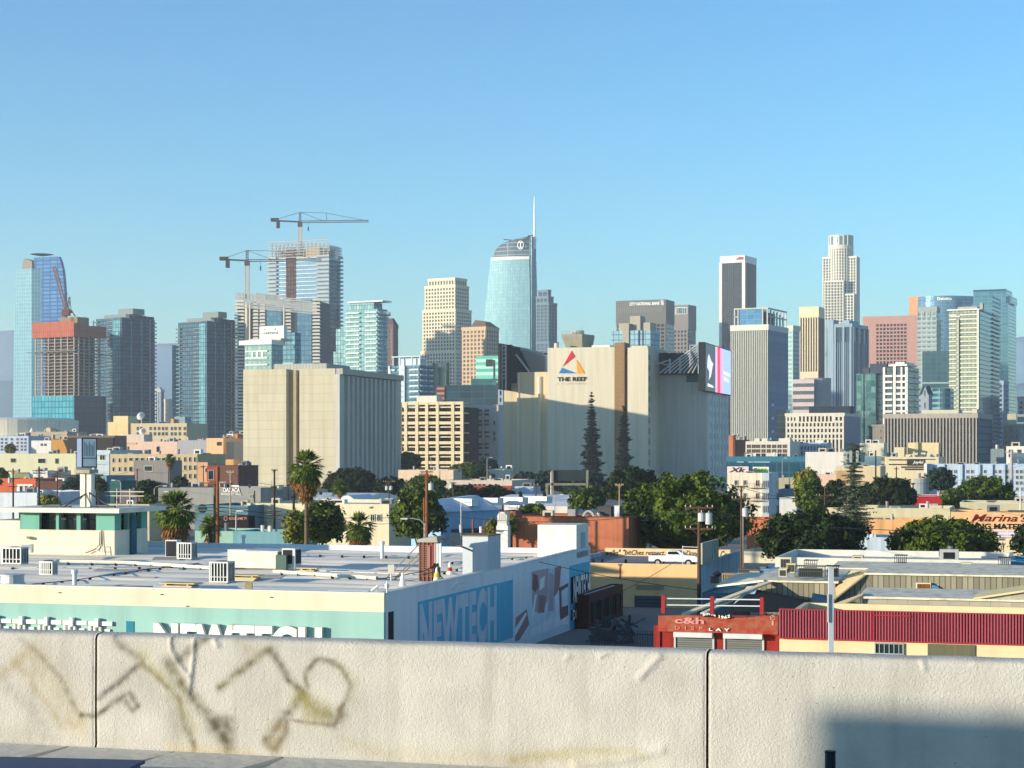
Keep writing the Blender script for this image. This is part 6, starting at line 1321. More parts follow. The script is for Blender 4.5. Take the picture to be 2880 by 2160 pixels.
# vent pipes
def vent(label, px, py, hh, rr=.14, grp='white vent pipes on the flat roof'):
    x, y = place(px, py); o = onroof(x, y); r = empty('vent_pipe', label, 'vent pipe', o, 0, grp)
    mb = MB(); mb.cyl((0, 0, -.1), (0, 0, hh-.22), rr, rr, 12); mb.build('pipe', plaster('d8d8d6', .5), r)
    mb = MB(); mb.cyl((0, 0, hh-.25), (0, 0, hh), rr*1.5, rr*1.5, 12); mb.build('cap', plaster('d8d8d6', .5), r)
vent('white capped vent pipe near the left front parapet', 210, 1654, 1.15); vent('white capped vent pipe against the rear parapet right of the palms', 1075, 1570, 1.35); vent('grey vent pipe rising behind the boxy roof unit', 685, 1545, 1.25, .13)
x, y = place(5, 1668); o = onroof(x, y+1.2); mb = MB(); mb.cyl((0, 0, 0), (0, 0, .5), 1.1, .8, 20); mb.cyl((0, 0, .5), (0, 0, 1.0), .72, .68, 20); mb.cyl((0, 0, 1.0), (0, 0, 1.06), .75, .75, 20)
mb.build('roof_ventilator', GALV, None, 'wide round metal roof ventilator at the left frame edge', 'ventilator').location = o
# skylight curbs and pipes along the roof
def curb(label, px, py, w, d, hh):
    x, y = place(px, py); o = onroof(x, y); mb = MB(); mb.loft([[(0, 0, 0), (w, 0, 0), (w, d, 0), (0, d, 0)], [(-.12, -.05, hh), (w+.3, -.05, hh), (w+.3, d, hh), (-.12, d, hh)]]); mb.box(-.3, w+.45, -.1, d+.1, hh+.1, hh+.16); mb.box(0, .15, 0, d, hh, hh+.1); mb.box(w-.1, w, 0, d, hh, hh+.1)
    ob = mb.build('roof_hatch', plaster('cdb888', .7), None, label, 'roof hatch', 'wooden-lidded hatches on the flat roof'); ob.location = o; ob.rotation_euler = (0, 0, -nt_.a)
curb('tan roof hatch at the front parapet left of the barred air conditioner', 462, 1660, 1.6, 1., .3)
curb('tan roof hatch right behind the nearest barred air conditioner', 655, 1634, 1.4, .8, .25)
curb('tan roof hatch at the right end of the boxy roof unit', 845, 1612, .8, .8, .22)
x, y = place(800, 1590+14); 
def pipe(label, pts, rr=.05, mat=None, blocks=True):
    w = [onroof(*place(px, py)) for px, py in pts]; o = w[0]; mb = MB(); q = [v-o+Vector((0, 0, .14+rr)) for v in w]
    mb.tube(q, rr, 6)
    if blocks:
        for a, c in zip(q, q[1:]):
            n = max(1, int((c-a).length/1.6))
            for k in range(n): t = a+(c-a)*((k+.5)/n); mb.box(t.x-.09, t.x+.09, t.y-.09, t.y+.09, -.05, t.z, 1)
    mb.build('roof_pipe', [mat or plaster('d3cfc2', .6), DKV], None, label, 'pipe', 'pipes laid across the flat roof').location = o
pipe('thick pale duct running across the roof behind the small black air conditioner', [(160, 1588), (360, 1592), (590, 1607)], .13, plaster('ded6c0', .6))
pipe('thick cream duct from the boxy roof unit to the brown antenna tower', [(770, 1617), (1060, 1637)], .12, plaster('e0d6bc', .6))
pipe('thin dark conduit zigzagging from the left vent pipe', [(40, 1655), (200, 1640), (400, 1610), (560, 1590)], .03, DKV)
pipe('thin white conduit behind the small black air conditioner', [(0, 1602), (290, 1603), (560, 1598)], .035)
pipe('thin dark conduit in front of the roof hatch by the parapet', [(230, 1655), (430, 1657)], .03, DKV)
pipe('thin conduit along the foot of the rear parapet', [(870, 1566), (1180, 1570)], .03, GALV)
pipe('thin conduit with black blocks right of the boxy roof unit', [(890, 1612), (1160, 1622)], .03)
pipe('thin conduit leading to the traffic cones', [(1240, 1618), (1310, 1600)], .03)
pipe('white pipe behind the antenna tower', [(1250, 1590), (1500, 1572)], .05)
# antenna tower
x, y = place(1180, 1634); o = onroof(x, y); r = empty('antenna_tower', 'brown mesh-clad rooftop antenna tower with white panel antennas', 'antenna', o, -nt_.a)
hh = wz(1512, o.y)-zr; 
mb = MB(); mb.box(0, 1.15, 0, .9, 0, hh-.3); mb.build('core', plaster('6b4438', .8, .35, 3., .3), r)
mb = MB()
for k in range(15): z = .3+k*(hh-.7)/15; mb.box(-.04, 1.19, -.05, .0, z, z+.06)
for k in range(5): x_ = -.03+k*.28; mb.box(x_, x_+.06, -.08, -.05, 0, hh-.3)
mb.build('lattice', plaster('8d6456', .8), r)
mb = MB(); mb.loft([[(-.15, -.15, hh-.3), (1.3, -.15, hh-.3), (1.3, 1., hh-.3), (-.15, 1., hh-.3)], [(-.1, -.1, hh-.1), (1.2, -.1, hh+.1), (1.4, 1., hh+.15), (0, 1., hh-.05)]]); mb.build('cap', plaster('a8a294'), r)
for (x0, x1, z0, z1, m_) in ((.65, .85, hh-2., hh-.5, '9c6a60'), (.95, 1.1, hh-2., hh-.4, '8a4038'), (1.12, 1.22, hh-2., hh-.35, 'b99a94'), (1.26, 1.42, hh-1.95, hh-.35, 'b9c8c4'), (1.45, 1.6, hh-1.9, hh-.35, 'cfdad4')):
    mb = MB(); mb.box(x0, x1, -.35, -.2, z0, z1); mb.build('panel_antenna', plaster(m_, .5), r)
mb = MB()
for k, (dx, zt) in enumerate(((-2.2, hh-.4), (-1.6, hh-1.), (-1.5, hh-1.4))): mb.bar((dx, -.5, .1), (0, 0, zt), .07)
mb.bar((1.2, .5, hh), (3.3, 1.2, hh-.9), .12); mb.build('struts', plaster('8f7a72'), r)
mb = MB(); mb.tube([(1.2, -.3, hh-2.), (1.35, -.4, 1.2), (1.5, -.4, .5), (1.8, -.3, .1)], .04); mb.tube([(1.0, -.3, hh-2.), (1.15, -.4, 1.2), (1.2, -.4, .4)], .04); mb.tube([(-2.8, -1, .1), (-1.5, -.6, .3), (.5, -.5, .7), (1.2, -.4, 1.1)], .03); mb.build('cables', DKV, r)
def cone(label, px, py, col='e8e4da', stripe=None):
    x, y = place(px, py); o = onroof(x, y); r = empty('guy_marker', label, 'marker', o, 0, 'cone markers around the antenna tower')
    mb = MB(); mb.cyl((0, 0, .03), (0, 0, .95), .24, .05, 12); mb.cyl((0, 0, 0), (0, 0, .03), .42, .42, 12, 1); mb.build('cone', [plaster(col, .5), DKV], r)
    if stripe: mb = MB(); mb.cyl((0, 0, .35), (0, 0, .6), .185, .14, 12); mb.build('band', plaster(stripe, .5), r)
cone('plain white cone left of the antenna tower', 1132, 1653); cone('white cone with a yellow patch right of the antenna tower', 1228, 1638, 'e8e4c8', 'e2c81a'); cone('white cone with a red patch near the parapet stack', 1265, 1620, 'ece8e0', 'c02a1a')
x, y = place(1100, 1640); o = onroof(x, y); mb = MB(); mb.cyl((0, 0, 0), (0, 0, 1.0), .05, .05, 6); mb.box(-.2, .2, -.15, .15, .6, 1.2); mb.build('meter_box', plaster('d9d4c4'), None, 'white meter box on a short post left of the cones', 'meter box').location = o
mb = MB(); x, y = fx(1048), .6; o = onroof(x, y, h+.1); mb.cyl((-.3, 0, 0), (.1, 0, .28), .06, .09, 8); mb.bar((0, 0, -.1), (0, 0, .1), .05); mb.build('security_camera', plaster('d5dad8', .4), None, 'small white security camera on the front parapet near the corner', 'camera').location = o
mb = MB(); o = onroof(fx(683), .3, h+.05); mb.box(0, .4, 0, .3, 0, .38); mb.build('floodlight', plaster('a8996c'), None, 'tan floodlight box on the front parapet', 'lamp').location = o
mb = MB(); o = onroof(fx(1085), .2, h); mb.cyl((0, 0, 0), (0, 0, .7), .04, .04, 6); mb.cyl((0, 0, .3), (0, 0, .55), .12, .12, 8); mb.build('insulator_mast', WHITE, None, 'short white mast on the corner of the front parapet', 'mast').location = o
# ------------------------------------------------------------------ right of the shop: yellow deck building, yard, brick shed
YEL = plaster('dfb982', .85, .06, .3, .12)
zd = 3.5
b = Bd('deck_building', 'peach-yellow building with rooftop car deck and graffitied rear parapet', 'building', 1560, 1966, 2092, 165, 16, 1588)
W, Lg, h = b.W, b.L, b.h
mb = MB(); mb.box(-W, 0, 0, .3, 0, h); b.part('front_wall', mb, YEL)
mb = MB(); mb.box(-.3, 0, .3, Lg, 0, h+.05); mb.box(-W, -W+.3, .3, Lg, 0, h); b.part('side_wall', mb, plaster('a9bcc2', .85, .15, .6, .4))  # yellow building's side painted blue-grey to stand for shade
mb = MB(); mb.box(-W+.3, -.3, .3, Lg, zd-.2, zd); b.part('roof_deck', mb, plaster('8f8c8a', .9, .15))
yg = 19.; 
mb = MB(); mb.box(-W+.3, -.3, yg, yg+.25, zd, b.fz(1543, -8, yg)); b.part('rear_parapet', mb, plaster('e0c193', .85, .06))
gz0, gz1 = b.fz(1566, -8, yg), b.fz(1547, -8, yg)
def gfn(x, z, o): return (x, yg-o, z)
for (t_, p0, p1) in (('"Shwelks"', 1683, 1746), ('"bitChes respect us"', 1753, 1896), ('FreeDope', 1900, 1966), ('Crz', 2026, 2052)):
    lettering('graffiti', t_, b.root, 'F', b.fx(p0, yg), b.fx(p1, yg), gz0, gz1, .01, INKM, .01, .015, .25, 1., fn=gfn)
mb = MB(); fb(mb, 'F', b.fx(1785), b.fx(1862), 0, .06, 0, b.fz(1679)); b.part('garage_door', mb, cells('4b4c52', '54555a', '35363a', 20, .35, .03, .6, 0, 0, 0))
mb = MB(); fb(mb, 'F', b.fx(1789), b.fx(1868), 0, .06, b.fz(1662), b.fz(1648))
b.part('wall_louvre', mb, cells('c8a674', 'b89664', '6c563a', 30, .1, .02, .8, 0, 0, 0))
mb = MB(); xx = b.fx(1742); mb.box(xx, xx+.12, -.05, 0, b.fz(1632), b.fz(1590)); mb.box(xx-.1, xx+.2, -.08, 0, b.fz(1594), b.fz(1590)); b.part('downpipe', mb, plaster('8a5a3c'))
mb = MB(); fb(mb, 'F', b.fx(1962), b.fx(2038, 6), -6, -5.8, h, b.fz(1522, 0, 6)) if False else mb.box(0.01, .25, .3, 9., h, h+1.9)
for k in range(9): mb.box(.25, .3, .5+k*1., .58+k*1., h, h+1.9)
b.part('panel_screen', mb, plaster('b9b4a0', .8, .15, 1.5, .4))
mb = MB()
for xq in (b.fx(1920, 2), b.fx(1962, 2)): mb.bar((xq, 2, zd), (xq, 2, b.fz(1535, xq, 2)), .07)
mb.bar((b.fx(1920, 2), 2, b.fz(1536, -5, 2)), (b.fx(1962, 2), 2, b.fz(1537, -5, 2)), .06); b.part('pipe_frame', mb, STEELW)
for k, p in enumerate((1668, 1693, 1760)):
    yv = 7; o = b.w(b.fx(p, yv), yv, zd); mb = MB(); mb.cyl((0, 0, 0), (0, 0, .35), .12, .12, 8); mb.build('roof_vent', BLACKM, None, ('black roof stub at the left end of the car deck', 'black roof stub below the first graffiti word', 'black roof stub left of the white pickup')[k], 'vent', 'black stubs on the car deck').location = o
# pickup truck
o = b.w(b.fx(1824, 3.2), 3.2, zd); t = empty('pickup_truck', 'white crew-cab pickup truck parked on the peach-yellow building deck', 'pickup truck', o, -b.a)
TL, TW = 4.6, 1.6; WP = plaster('e9e6e0', .25, .02, spec=.6)
mb = MB()
prof = [(0, .45), (0, .98), (1.55, 1.0), (1.62, 1.02), (3.15, 1.05), (4.25, .98), (4.5, .85), (4.55, .45)]
mb.loft([[(x_, 0, z_) for x_, z_ in prof], [(x_, TW, z_) for x_, z_ in prof]]); mb.build('body', WP, t)
mb = MB(); cab = [(1.62, 1.02), (1.7, 1.38), (1.85, 1.45), (2.65, 1.45), (2.8, 1.42), (3.3, 1.06)]
mb.loft([[(x_, .06, z_) for x_, z_ in cab], [(x_, TW-.06, z_) for x_, z_ in cab]]); cabo = mb.build('cab', WP, t)
mb = MB(); mb.loft([[(x_, .03, z_) for x_, z_ in ((1.78, 1.1), (1.82, 1.36), (2.62, 1.38), (2.92, 1.1))], [(x_, .07, z_) for x_, z_ in ((1.78, 1.1), (1.82, 1.36), (2.62, 1.38), (2.92, 1.1))]]); mb.box(2.2, 2.25, .02, .03, 1.1, 1.38); mb.build('side_window', WGLASS, t)
mb = MB(); mb.slab([(2.86, .12, 1.41), (3.26, .12, 1.1), (3.26, TW-.12, 1.1), (2.86, TW-.12, 1.41)], .02); mb.build('windscreen', WGLASS, t)
mb = MB(); mb.box(.1, 1.5, .12, TW-.12, .99, 1.0); mb.build('load_bed', BLACKM, t)
for x_ in (.85, 3.7):
    for y_ in (-.02, TW-.18):
        mb = MB(); mb.cyl((x_, y_, .34), (x_, y_+.2, .34), .34, .34, 18); w_ = mb.build('wheel', BLACKM, t); mb = MB(); mb.cyl((x_, y_-.01, .34), (x_, y_+.21, .34), .18, .18, 12); mb.build('rim', SILV, w_)
for y_ in (.03, TW-.2): mb = MB(); mb.box(-.02, .02, y_, y_+.15, .7, .95); mb.build('tail_light', plaster('a01818', .4), t)
for y_ in (.05, TW-.3): mb = MB(); mb.box(4.46, 4.53, y_, y_+.25, .72, .88); mb.build('headlight', SILV, t)
# dark brick shed in the shaded yard
b = low('brick_shed', 'dark brick lean-to with large dark windows beside the side mural', 1618, 1655, 1752, 146, 1673, plaster('5a3228', .85, .2, 2., .2), L=None, par=.1)
for k in range(4): y_ = 1.+k*2.8; window(b.root, 'S', y_, y_+1.9, .4, 2.0, 0., plaster('4a2a22'), DKV, 0)
# picket fence and rubble
o = at(1662, 1800, 128); r = empty('picket_fence', 'dark metal picket fence across the shaded yard', 'fence', (o.x, o.y, 0), -R(16))
mb = MB(); wf = (wx(1858, 126)-o.x)
for k in range(40): x_ = wf*k/40; mb.box(x_, x_+.04, 0, .04, 0, 1.7)
mb.build('pickets', plaster('4a4f54'), r); mb = MB(); mb.box(0, wf, .04, .08, .3, .36); mb.box(0, wf, .04, .08, 1.4, 1.46); mb.build('rails', plaster('4a4f54'), r)
mb = MB(); rnd.seed(5)
for k in range(60):
    q = Vector((wx(1670+rnd.random()*110, 138), 134+rnd.random()*8, rnd.random()*1.2)); d = Vector((rnd.random()-.5, rnd.random()-.5, rnd.random()*.8)).normalized()*(.5+rnd.random()*1.6); mb.bar(q-d/2, q+d/2, .1+.2*rnd.random(), .08)
for k in range(5): mb.cyl((wx(1672+k*12, 136), 136, .1+.2*(k % 2)), (wx(1672+k*12, 136), 136, .5+.25*(k % 3)), .4, .4, 12)
mb.build('scrap_heap', plaster('5a5c5a', .8, .4), None, 'heap of tyres and scrap timber in the shaded yard', 'scrap heap', kind='stuff')
# ------------------------------------------------------------------ red painted workshop
b = Bd('red_workshop', 'weathered red workshop with faded c&h and Since 1962 lettering', 'building', 1857, 2190, 2192, 100.5, 16, 1731, L=12)
W, h = b.W, b.h; REDW = cells('9a5a40', 'b0402e', '743628', .9, .42, .02, .85, 0, 0, 0, .5)
REDP = plaster('8a2a22', .85, .2, 1.2, .4); REDS = plaster('b5482c', .85, .45, 1.3, .5)
zb = b.fz(1783); mb = MB(); mb.box(-W, 0, 0, .3, 0, zb+.1); mb.box(-W, -W+.3, .3, 12, 0, h-1.1); mb.box(-.3, 0, .3, 12, 0, h-1.1); mb.box(-W+.3, -.3, 11.7, 12, 0, h-1.1); b.part('wall', mb, REDP)
mb = MB(); pr = [(-W-.05, zb), (0.0, zb), (0, h), (-.9, h), (-1.3, h-.1), (-1.9, h-.15), (-W*.75, h-.08), (-W-.05, h-.15)]
mb.loft([[(x_, -.35, z_) for x_, z_ in pr], [(x_, -.02, z_) for x_, z_ in pr]]); b.part('fascia_board', mb, leafm('965c44', '9c3424', 3.2))
mb = MB(); mb.box(-W+.3, -.3, .3, 11.7, h-1.4, h-1.2); b.part('roof', mb, plaster('8a8378', .9, .3))
for (p0, p1) in ((1899, 2007), (2038, 2147)):
    mb = MB(); mb.box(b.fx(p0), b.fx(p1), -.55, -.0, b.fz(1797), b.fz(1783)); b.part('shutter_box', mb, plaster('c9cbc8', .5))
    mb = MB(); fb(mb, 'F', b.fx(p0)+.03, b.fx(p1)-.03, 0, .05, 0, b.fz(1797)); b.part('roller_shutter', mb, cells('6b6c66', '787870', '45463f', 20, .12, .02, .5, .2, 0, 0))
    mb = MB(); fb(mb, 'F', b.fx(p0)-.05, b.fx(p0)+.05, 0, .12, 0, b.fz(1797)); fb(mb, 'F', b.fx(p1)-.05, b.fx(p1)+.05, 0, .12, 0, b.fz(1797)); b.part('shutter_frame', mb, plaster('b9bcb8'))
mb = MB(); mb.box(-W-.35, -W, -.1, .5, 0, b.fz(1768)); b.part('edge_pier', mb, REDP)
lettering('lettering', 'c&h', b.root, 'F', b.fx(1901), b.fx(1984), b.fz(1759), b.fz(1741), .36, plaster('cf8a82'), .05, .03)
mb = MB()
for k, (p, dz) in enumerate(((2050, .0), (2038, 0))): pass
def arcfn(x, z, o):
    t = (x-b.fx(1980))/(b.fx(2058)-b.fx(1980)); return (x, -o, z+.16*math.sin(t*6.28)*(1 if t < 1 else 0)*.6)
lettering('lettering', 'Since 1962', b.root, 'F', b.fx(1981), b.fx(2058), b.fz(1737), b.fz(1728), .5, [LT, INKM], .06, .03, 0, 1.1, fn=arcfn)
mb = MB(); mb.box(b.fx(1979), b.fx(2061), -.48, -.36, b.fz(1738), b.fz(1729)); b.part('letter_backing', mb, INKM)
lettering('lettering', 'D I S P', b.root, 'F', b.fx(1902), b.fx(1980), b.fz(1776), b.fz(1766), .36, plaster('d97a68'), .03, .02, 0, 1.3)
lettering('lettering', 'L A Y', b.root, 'F', b.fx(1998), b.fx(2056), b.fz(1777), b.fz(1769), .36, [LT, INKM], .1, .035, 0, 1.2)
mb = MB(); xx = b.fx(2176); z = b.fz(1736)
for k in range(12): a0, a1 = 2*math.pi*k/12, 2*math.pi*(k+1)/12; mb.bar((xx+.13*math.cos(a0), -.37, z+.13*math.sin(a0)), (xx+.13*math.cos(a1), -.37, z+.13*math.sin(a1)), .03)
mb.bar((xx-.12, -.37, z-.05), (xx+.1, -.37, z+.1), .03); mb.box(xx-.05, xx+.05, -.38, -.36, z-.4, z-.18); b.part('painted_mark', mb, plaster('cf9a84'))
mb = MB()
for i, p in enumerate((1866, 2003, 2143)): x_ = b.fx(p, -.5); m2 = MB(); m2.box(x_-.1, x_+.1, -.62, -.4, b.fz(1722-0 if i == 0 else 1726, x_), b.fz(1672+i*3, x_)); b.part('red_post', m2, plaster('9a2226', .6, .12))
mb = MB()
for i, (pa, pb) in enumerate(((1866, 2003), (2003, 2143))):
    for py in (1681, 1699): mb.bar((b.fx(pa, -.5), -.5, b.fz(py+i*2, b.fx(pa))), (b.fx(pb, -.5), -.5, b.fz(py+i*2+1.5, b.fx(pb))), .06)
b.part('rail', mb, plaster('c6ccd0', .4))
# ------------------------------------------------------------------ red corrugated long building
b = Bd('corrugated_building', 'long cream building topped by a red corrugated metal band', 'building', 2192, 2960, 2975, 96, 16, 1731, L=11)
W, h = b.W, b.h; zc = b.fz(1806, b.fx(2700))
mb = MB(); mb.box(-W, 0, 0, .3, 0, zc+.1); mb.box(-W, -W+.3, .3, 11, 0, h-.5); mb.box(-W+.3, 0, 10.7, 11, 0, h-.5); b.part('wall', mb, plaster('dfc79c', .85, .06, .4, .12))
mb = MB(); mb.box(-W, 0, -.12, -.01, zc, h); n = int(W/.155)
for k in range(n): x_ = -W+k*W/n; mb.loft([[(x_, -.12, z_), (x_+.02, -.2, z_), (x_+.085, -.2, z_), (x_+.105, -.12, z_)] for z_ in (zc, h)], 1)
b.part('corrugated_band', mb, [plaster('5e1622', .6, .06, .4, .1), plaster('a04a56', .6, .12, .8, .2)])  # sheet between the ribs darkened, shade of the gaps put into its colour
mb = MB(); mb.box(-W, 0, -.24, 0, zc-.06, zc); mb.box(-W, 0, -.22, 0, h, h+.04); xx = b.fx(2455); mb.box(xx, xx+.1, -.26, -.2, zc, h); mb.box(xx, b.fx(2563), -.26, -.2, h-.22, h-.15); b.part('trim', mb, plaster('a02c3a', .55))
window(b.root, 'F', b.fx(2460), b.fx(2542), b.fz(1840, b.fx(2500)), b.fz(1808, b.fx(2500)), 0, plaster('9aa2a0'), WGLASS, 5, t=.06)
mb = MB(); fb(mb, 'F', b.fx(2609), b.fx(2742), 0, .08, b.fz(1850, b.fx(2700)), b.fz(1813, b.fx(2700))); b.part('boarded_window', mb, cells('6f6b52', '7c775c', '4c4938', .06, 8, .012, .8, 0, 0, 0))
mb = MB(); mb.box(-W+.3, -.0, .3, 10.7, h-1.2, h-1.1); b.part('roof', mb, plaster('9a9486', .9, .2))
# ------------------------------------------------------------------ weathered sheds behind
WB = cells('7f7866', 'a39a84', '57513f', .36, 9., .03, .9, 0, 0, 0); WB2 = cells('a8a08e', 'b3ab99', '8a8373', 1.2, 9., .015, .9, 0, 0, 0); ROOFC = plaster('e6dcc2', .9, .22, .9, .35)
def shed(name, label, xl, xc, D, yt, dep, wall, roof, a=16., L=None, skew=0.):
    b = Bd(name, label, 'shed', xl, xc, xc+1, D, a, yt, dep); mb = MB(); mb.box(-b.W, 0, 0, dep, 0, b.h); b.part('wall', mb, wall)
    mb = MB(); q = dep*.035; mb.loft([[(-b.W-.2, -.25, b.h), (.2, -.25, b.h), (.2, dep, b.h+q), (-b.W-.2, dep, b.h+q)], [(-b.W-.2, -.25, b.h+.12), (.2, -.25, b.h+.12), (.2, dep, b.h+q+.12), (-b.W-.2, dep, b.h+q+.12)]]); b.part('roof', mb, roof); return b
b1 = shed('weathered_shed', 'long weathered timber-sided shed with pale flat roof behind the corrugated band', 2440, 2965, 119, 1625, 7, WB, ROOFC)
mb = MB(); b = b1; z1 = b.h; x0 = -b.W
mb.slab([(b.fx(2350, 0), -1.2, b.fz(1685, b.fx(2350), -1.2)), (x0, -.1, z1+.15), (x0, 7, z1+.15), (b.fx(2335, 5), 5, b.fz(1632, b.fx(2335), 5))][::1], .12); b.part('hip_roof', mb, plaster('d2b98a', .9, .1))
mb = MB(); mb.loft([[(b.fx(2348), -.6, 0), (x0, 0, 0), (x0, 1, 0), (b.fx(2348), 1, 0)], [(b.fx(2348), -.6, b.fz(1690, b.fx(2348))), (x0, 0, z1), (x0, 1, z1), (b.fx(2348), 1, b.fz(1690, b.fx(2348)))]]); b.part('sloping_wall', mb, WB)
xx = b.fx(2577); zz = b.fz(1684, xx); mb = MB(); fb(mb, 'F', xx, b.fx(2619), 0, .3, zz, b.fz(1638, xx)); b.part('cooler_frame', mb, plaster('d6cfb4'))
mb = MB(); fb(mb, 'F', xx+.08, b.fx(2616), .3, .33, zz+.08, b.fz(1641, xx)); b.part('rusty_grille', mb, plaster('7d4a20', .9, .5, 3., .4))
mb = MB(); xe = b.fx(2621); f_ = [(xe, zz)]+[(xe+.78*math.sin(R(a_)), zz+.95*math.cos(R(a_))) for a_ in range(0, 91, 15)]; mb.loft([[(x_, -.25, z_) for x_, z_ in f_], [(x_, -.02, z_) for x_, z_ in f_]][::-1]); b.part('elbow_duct', mb, plaster('6d9cb4', .3, .1, 1, .1, 0, .5))
window(b.root, 'F', b.fx(2762), b.fx(2779), b.fz(1683, b.fx(2770)), b.fz(1660, b.fx(2770)), 0, STEELW, cells('5c8aa4', '7aa3b8', '4c6a7c', 1, 1, .02, .2, .3), 0)
b2 = shed('weathered_shed', 'lower pale board shed with curling cream roof edge above the corrugated band', 2425, 2965, 108, 1694, 5, WB2, ROOFC)
mb = MB(); b = b2; x0 = b.fx(2740); mb.slab([(x0, -.3, b.h+.2), (0, -.3, b.h+1.0), (0, 4, b.h+1.), (x0, 4, b.h+.2)], .12); b.part('roof_rise', mb, plaster('d6c796'))
mb = MB(); mb.box(x0, 0, 0, 4, b.h+.1, b.h+.3) if False else mb.loft([[(x0, 0, b.h), (0, 0, b.h), (0, .5, b.h), (x0, .5, b.h)], [(x0, 0, b.h+.1), (0, 0, b.h+.88), (0, .5, b.h+.88), (x0, .5, b.h+.1)]]); b.part('gable_wall', mb, WB2)
mb = MB(); mb.slab([(b.fx(2345), -1.5, b.fz(1711, b.fx(2345))), (b.fx(2428), -.3, b.h+.25), (b.fx(2426), 1.2, b.h+.25), (b.fx(2340), .5, b.fz(1701, b.fx(2345)))], .1); b.part('ramp_board', mb, plaster('cdb890'))
mb = MB(); mb.cyl((b.fx(2655), -.1, b.fz(1723, b.fx(2655))), (b.fx(2655), -.1, b.fz(1716, b.fx(2655))), .1, .13, 8); b.part('roof_stub', mb, WHITE)
b3 = shed('weathered_shed', 'low weathered shed with open dark gable between the red workshop and light pole', 2130, 2350, 125, 1640, 8, WB, ROOFC)
b = b3; mb = MB(); mb.slab([(b.fx(2010, 2), 2, b.fz(1645, b.fx(2010))-.2), (b.fx(2150), -.5, b.h+.15), (b.fx(2200, 8), 8, b.h+.15), (b.fx(2075, 8), 8, b.fz(1612, b.fx(2075), 8))], .12); b.part('side_roof', mb, plaster('ddd5ba', .8, .08))
mb = MB(); mb.bar((b.fx(2165), -.3, b.h), (b.fx(1925, -8), -8, b.fz(1726, b.fx(1925), -8)), .5, .12); mb.bar((b.fx(2120), -.6, b.h-.6), (b.fx(1975, -8), -8, b.fz(1724, b.fx(1975), -8)), .3, .1); b.part('roof_edge', mb, plaster('e0d3ae', .8))
mb = MB(); mb.slab([(b.fx(2120, -.5), -.5, b.fz(1654, b.fx(2120))), (b.fx(2350, -4), -4, b.fz(1704, b.fx(2350), -4)), (b.fx(2350, -10), -10, b.fz(1716, b.fx(2350), -10)), (b.fx(2040, -10), -10, b.fz(1716, b.fx(2040), -10))], .1); b.part('dark_roof', mb, plaster('14181c', .9, .2))  # black sheet standing in for the shade inside the open gable
mb = MB(); mb.slab([(b.fx(2053, -6), -6, b.fz(1716, b.fx(2053), -6)+.1), (b.fx(2100, -6), -6, b.fz(1717, b.fx(2100), -6)+.15), (b.fx(2135, -1), -1, b.fz(1658, b.fx(2135), -1)+.3), (b.fx(2100, -1), -1, b.fz(1662, b.fx(2100), -1)+.3)], .08); b.part('white_tarp', mb, plaster('dfe2e2', .7))
mb = MB(); mb.slab([(b.fx(2350, -6), -6, b.fz(1712, b.fx(2350), -6)+.2), (b.fx(2280, -7), -7, b.fz(1712, b.fx(2280), -7)+.2), (b.fx(2285, -2), -2, b.fz(1680, b.fx(2285), -2)+.3), (b.fx(2345, -2), -2, b.fz(1690, b.fx(2345), -2)+.3)], .3); b.part('blue_tarp', mb, plaster('2f5f74', .7, .2))
# long white parapet with units
b = low('white_parapet_building', 'long low off-white parapet building behind the weathered sheds', 2180, 2842, 2868, 137, 1577, plaster('cfccc0', .85, .05, .4, .15), L=12)
wp_ = b
low('blue_box_shed', 'blue-shaded box shed at the right edge beside the off-white parapet', 2843, 2960, 2975, 130, 1575, plaster('4f86a4', .8), L=5)
b4 = shed('roof_shelf', 'flat cream roof shelf carrying air conditioners above the weathered timber shed', 2345, 2965, 131, 1611, 5, plaster('c8bd9c'), ROOFC)
def unit(label, px, py, D, w, hh, mat, bars=5, name='air_conditioner', grp='air conditioners on the weathered roofs'):
    o = at(px, py, D); r = empty(name, label, 'air conditioner', o, -R(16), grp); mb = MB(); mb.box(0, w, 0, w*.8, 0, hh); mb.build('casing', mat, r)
    mb = MB()
    for k in range(bars): x_ = w*.12+w*.8*k/bars; mb.box(x_, x_+w*.08, -.03, 0, hh*.12, hh*.9)
    mb.build('grille', DKV, r)
    mb = MB(); mb.box(-.03, w+.03, -.03, w*.8+.03, hh, hh+.05); mb.build('lid', mat, r)
TANM = plaster('c9c0a4', .6)
unit('tall pale air conditioner on the roof shelf beside the rusty cooler grille', 2596, 1617, 129, .7, .75, TANM, 4); unit('tall pale air conditioner near the right end of the roof shelf', 2704, 1612, 129, .68, .7, TANM, 4)
unit('big louvred air conditioner stacked behind two smaller ones by the blue roof', 2192, 1600, 127, .8, .75, TANM, 6); unit('small louvred air conditioner in front of the big louvred one', 2190, 1622, 126, .55, .5, TANM, 5); unit('square cream air conditioner right of the big louvred one', 2212, 1611, 126, .6, .6, plaster('c8b98c', .6), 5)
def cage(label, p0, p1, y0, y1, D, mat, fill=None):
    o = at(p0, y1, D); r = empty('metal_cage', label, 'cage', o, -R(16), 'metal cages on the weathered roofs'); w = (p1-p0)*D/F; hh = (y1-y0)*D/F; mb = MB(); n = max(4, int(w/.14))
    for k in range(n+1): mb.bar((w*k/n, 0, 0), (w*k/n, 0, hh), .035)
    for z in (0, hh*.5, hh): mb.bar((0, 0, z), (w, 0, z), .05)
    mb.bar((0, 0, hh), (0, .9, hh), .05); mb.bar((w, 0, hh), (w, .9, hh), .05); mb.bar((0, .9, hh), (w, .9, hh), .05); mb.build('bars', mat, r)
    if fill: mb = MB(); mb.box(w*.1, w*.9, .2, .8, 0, hh*.75); mb.build('enclosed_unit', fill, r)
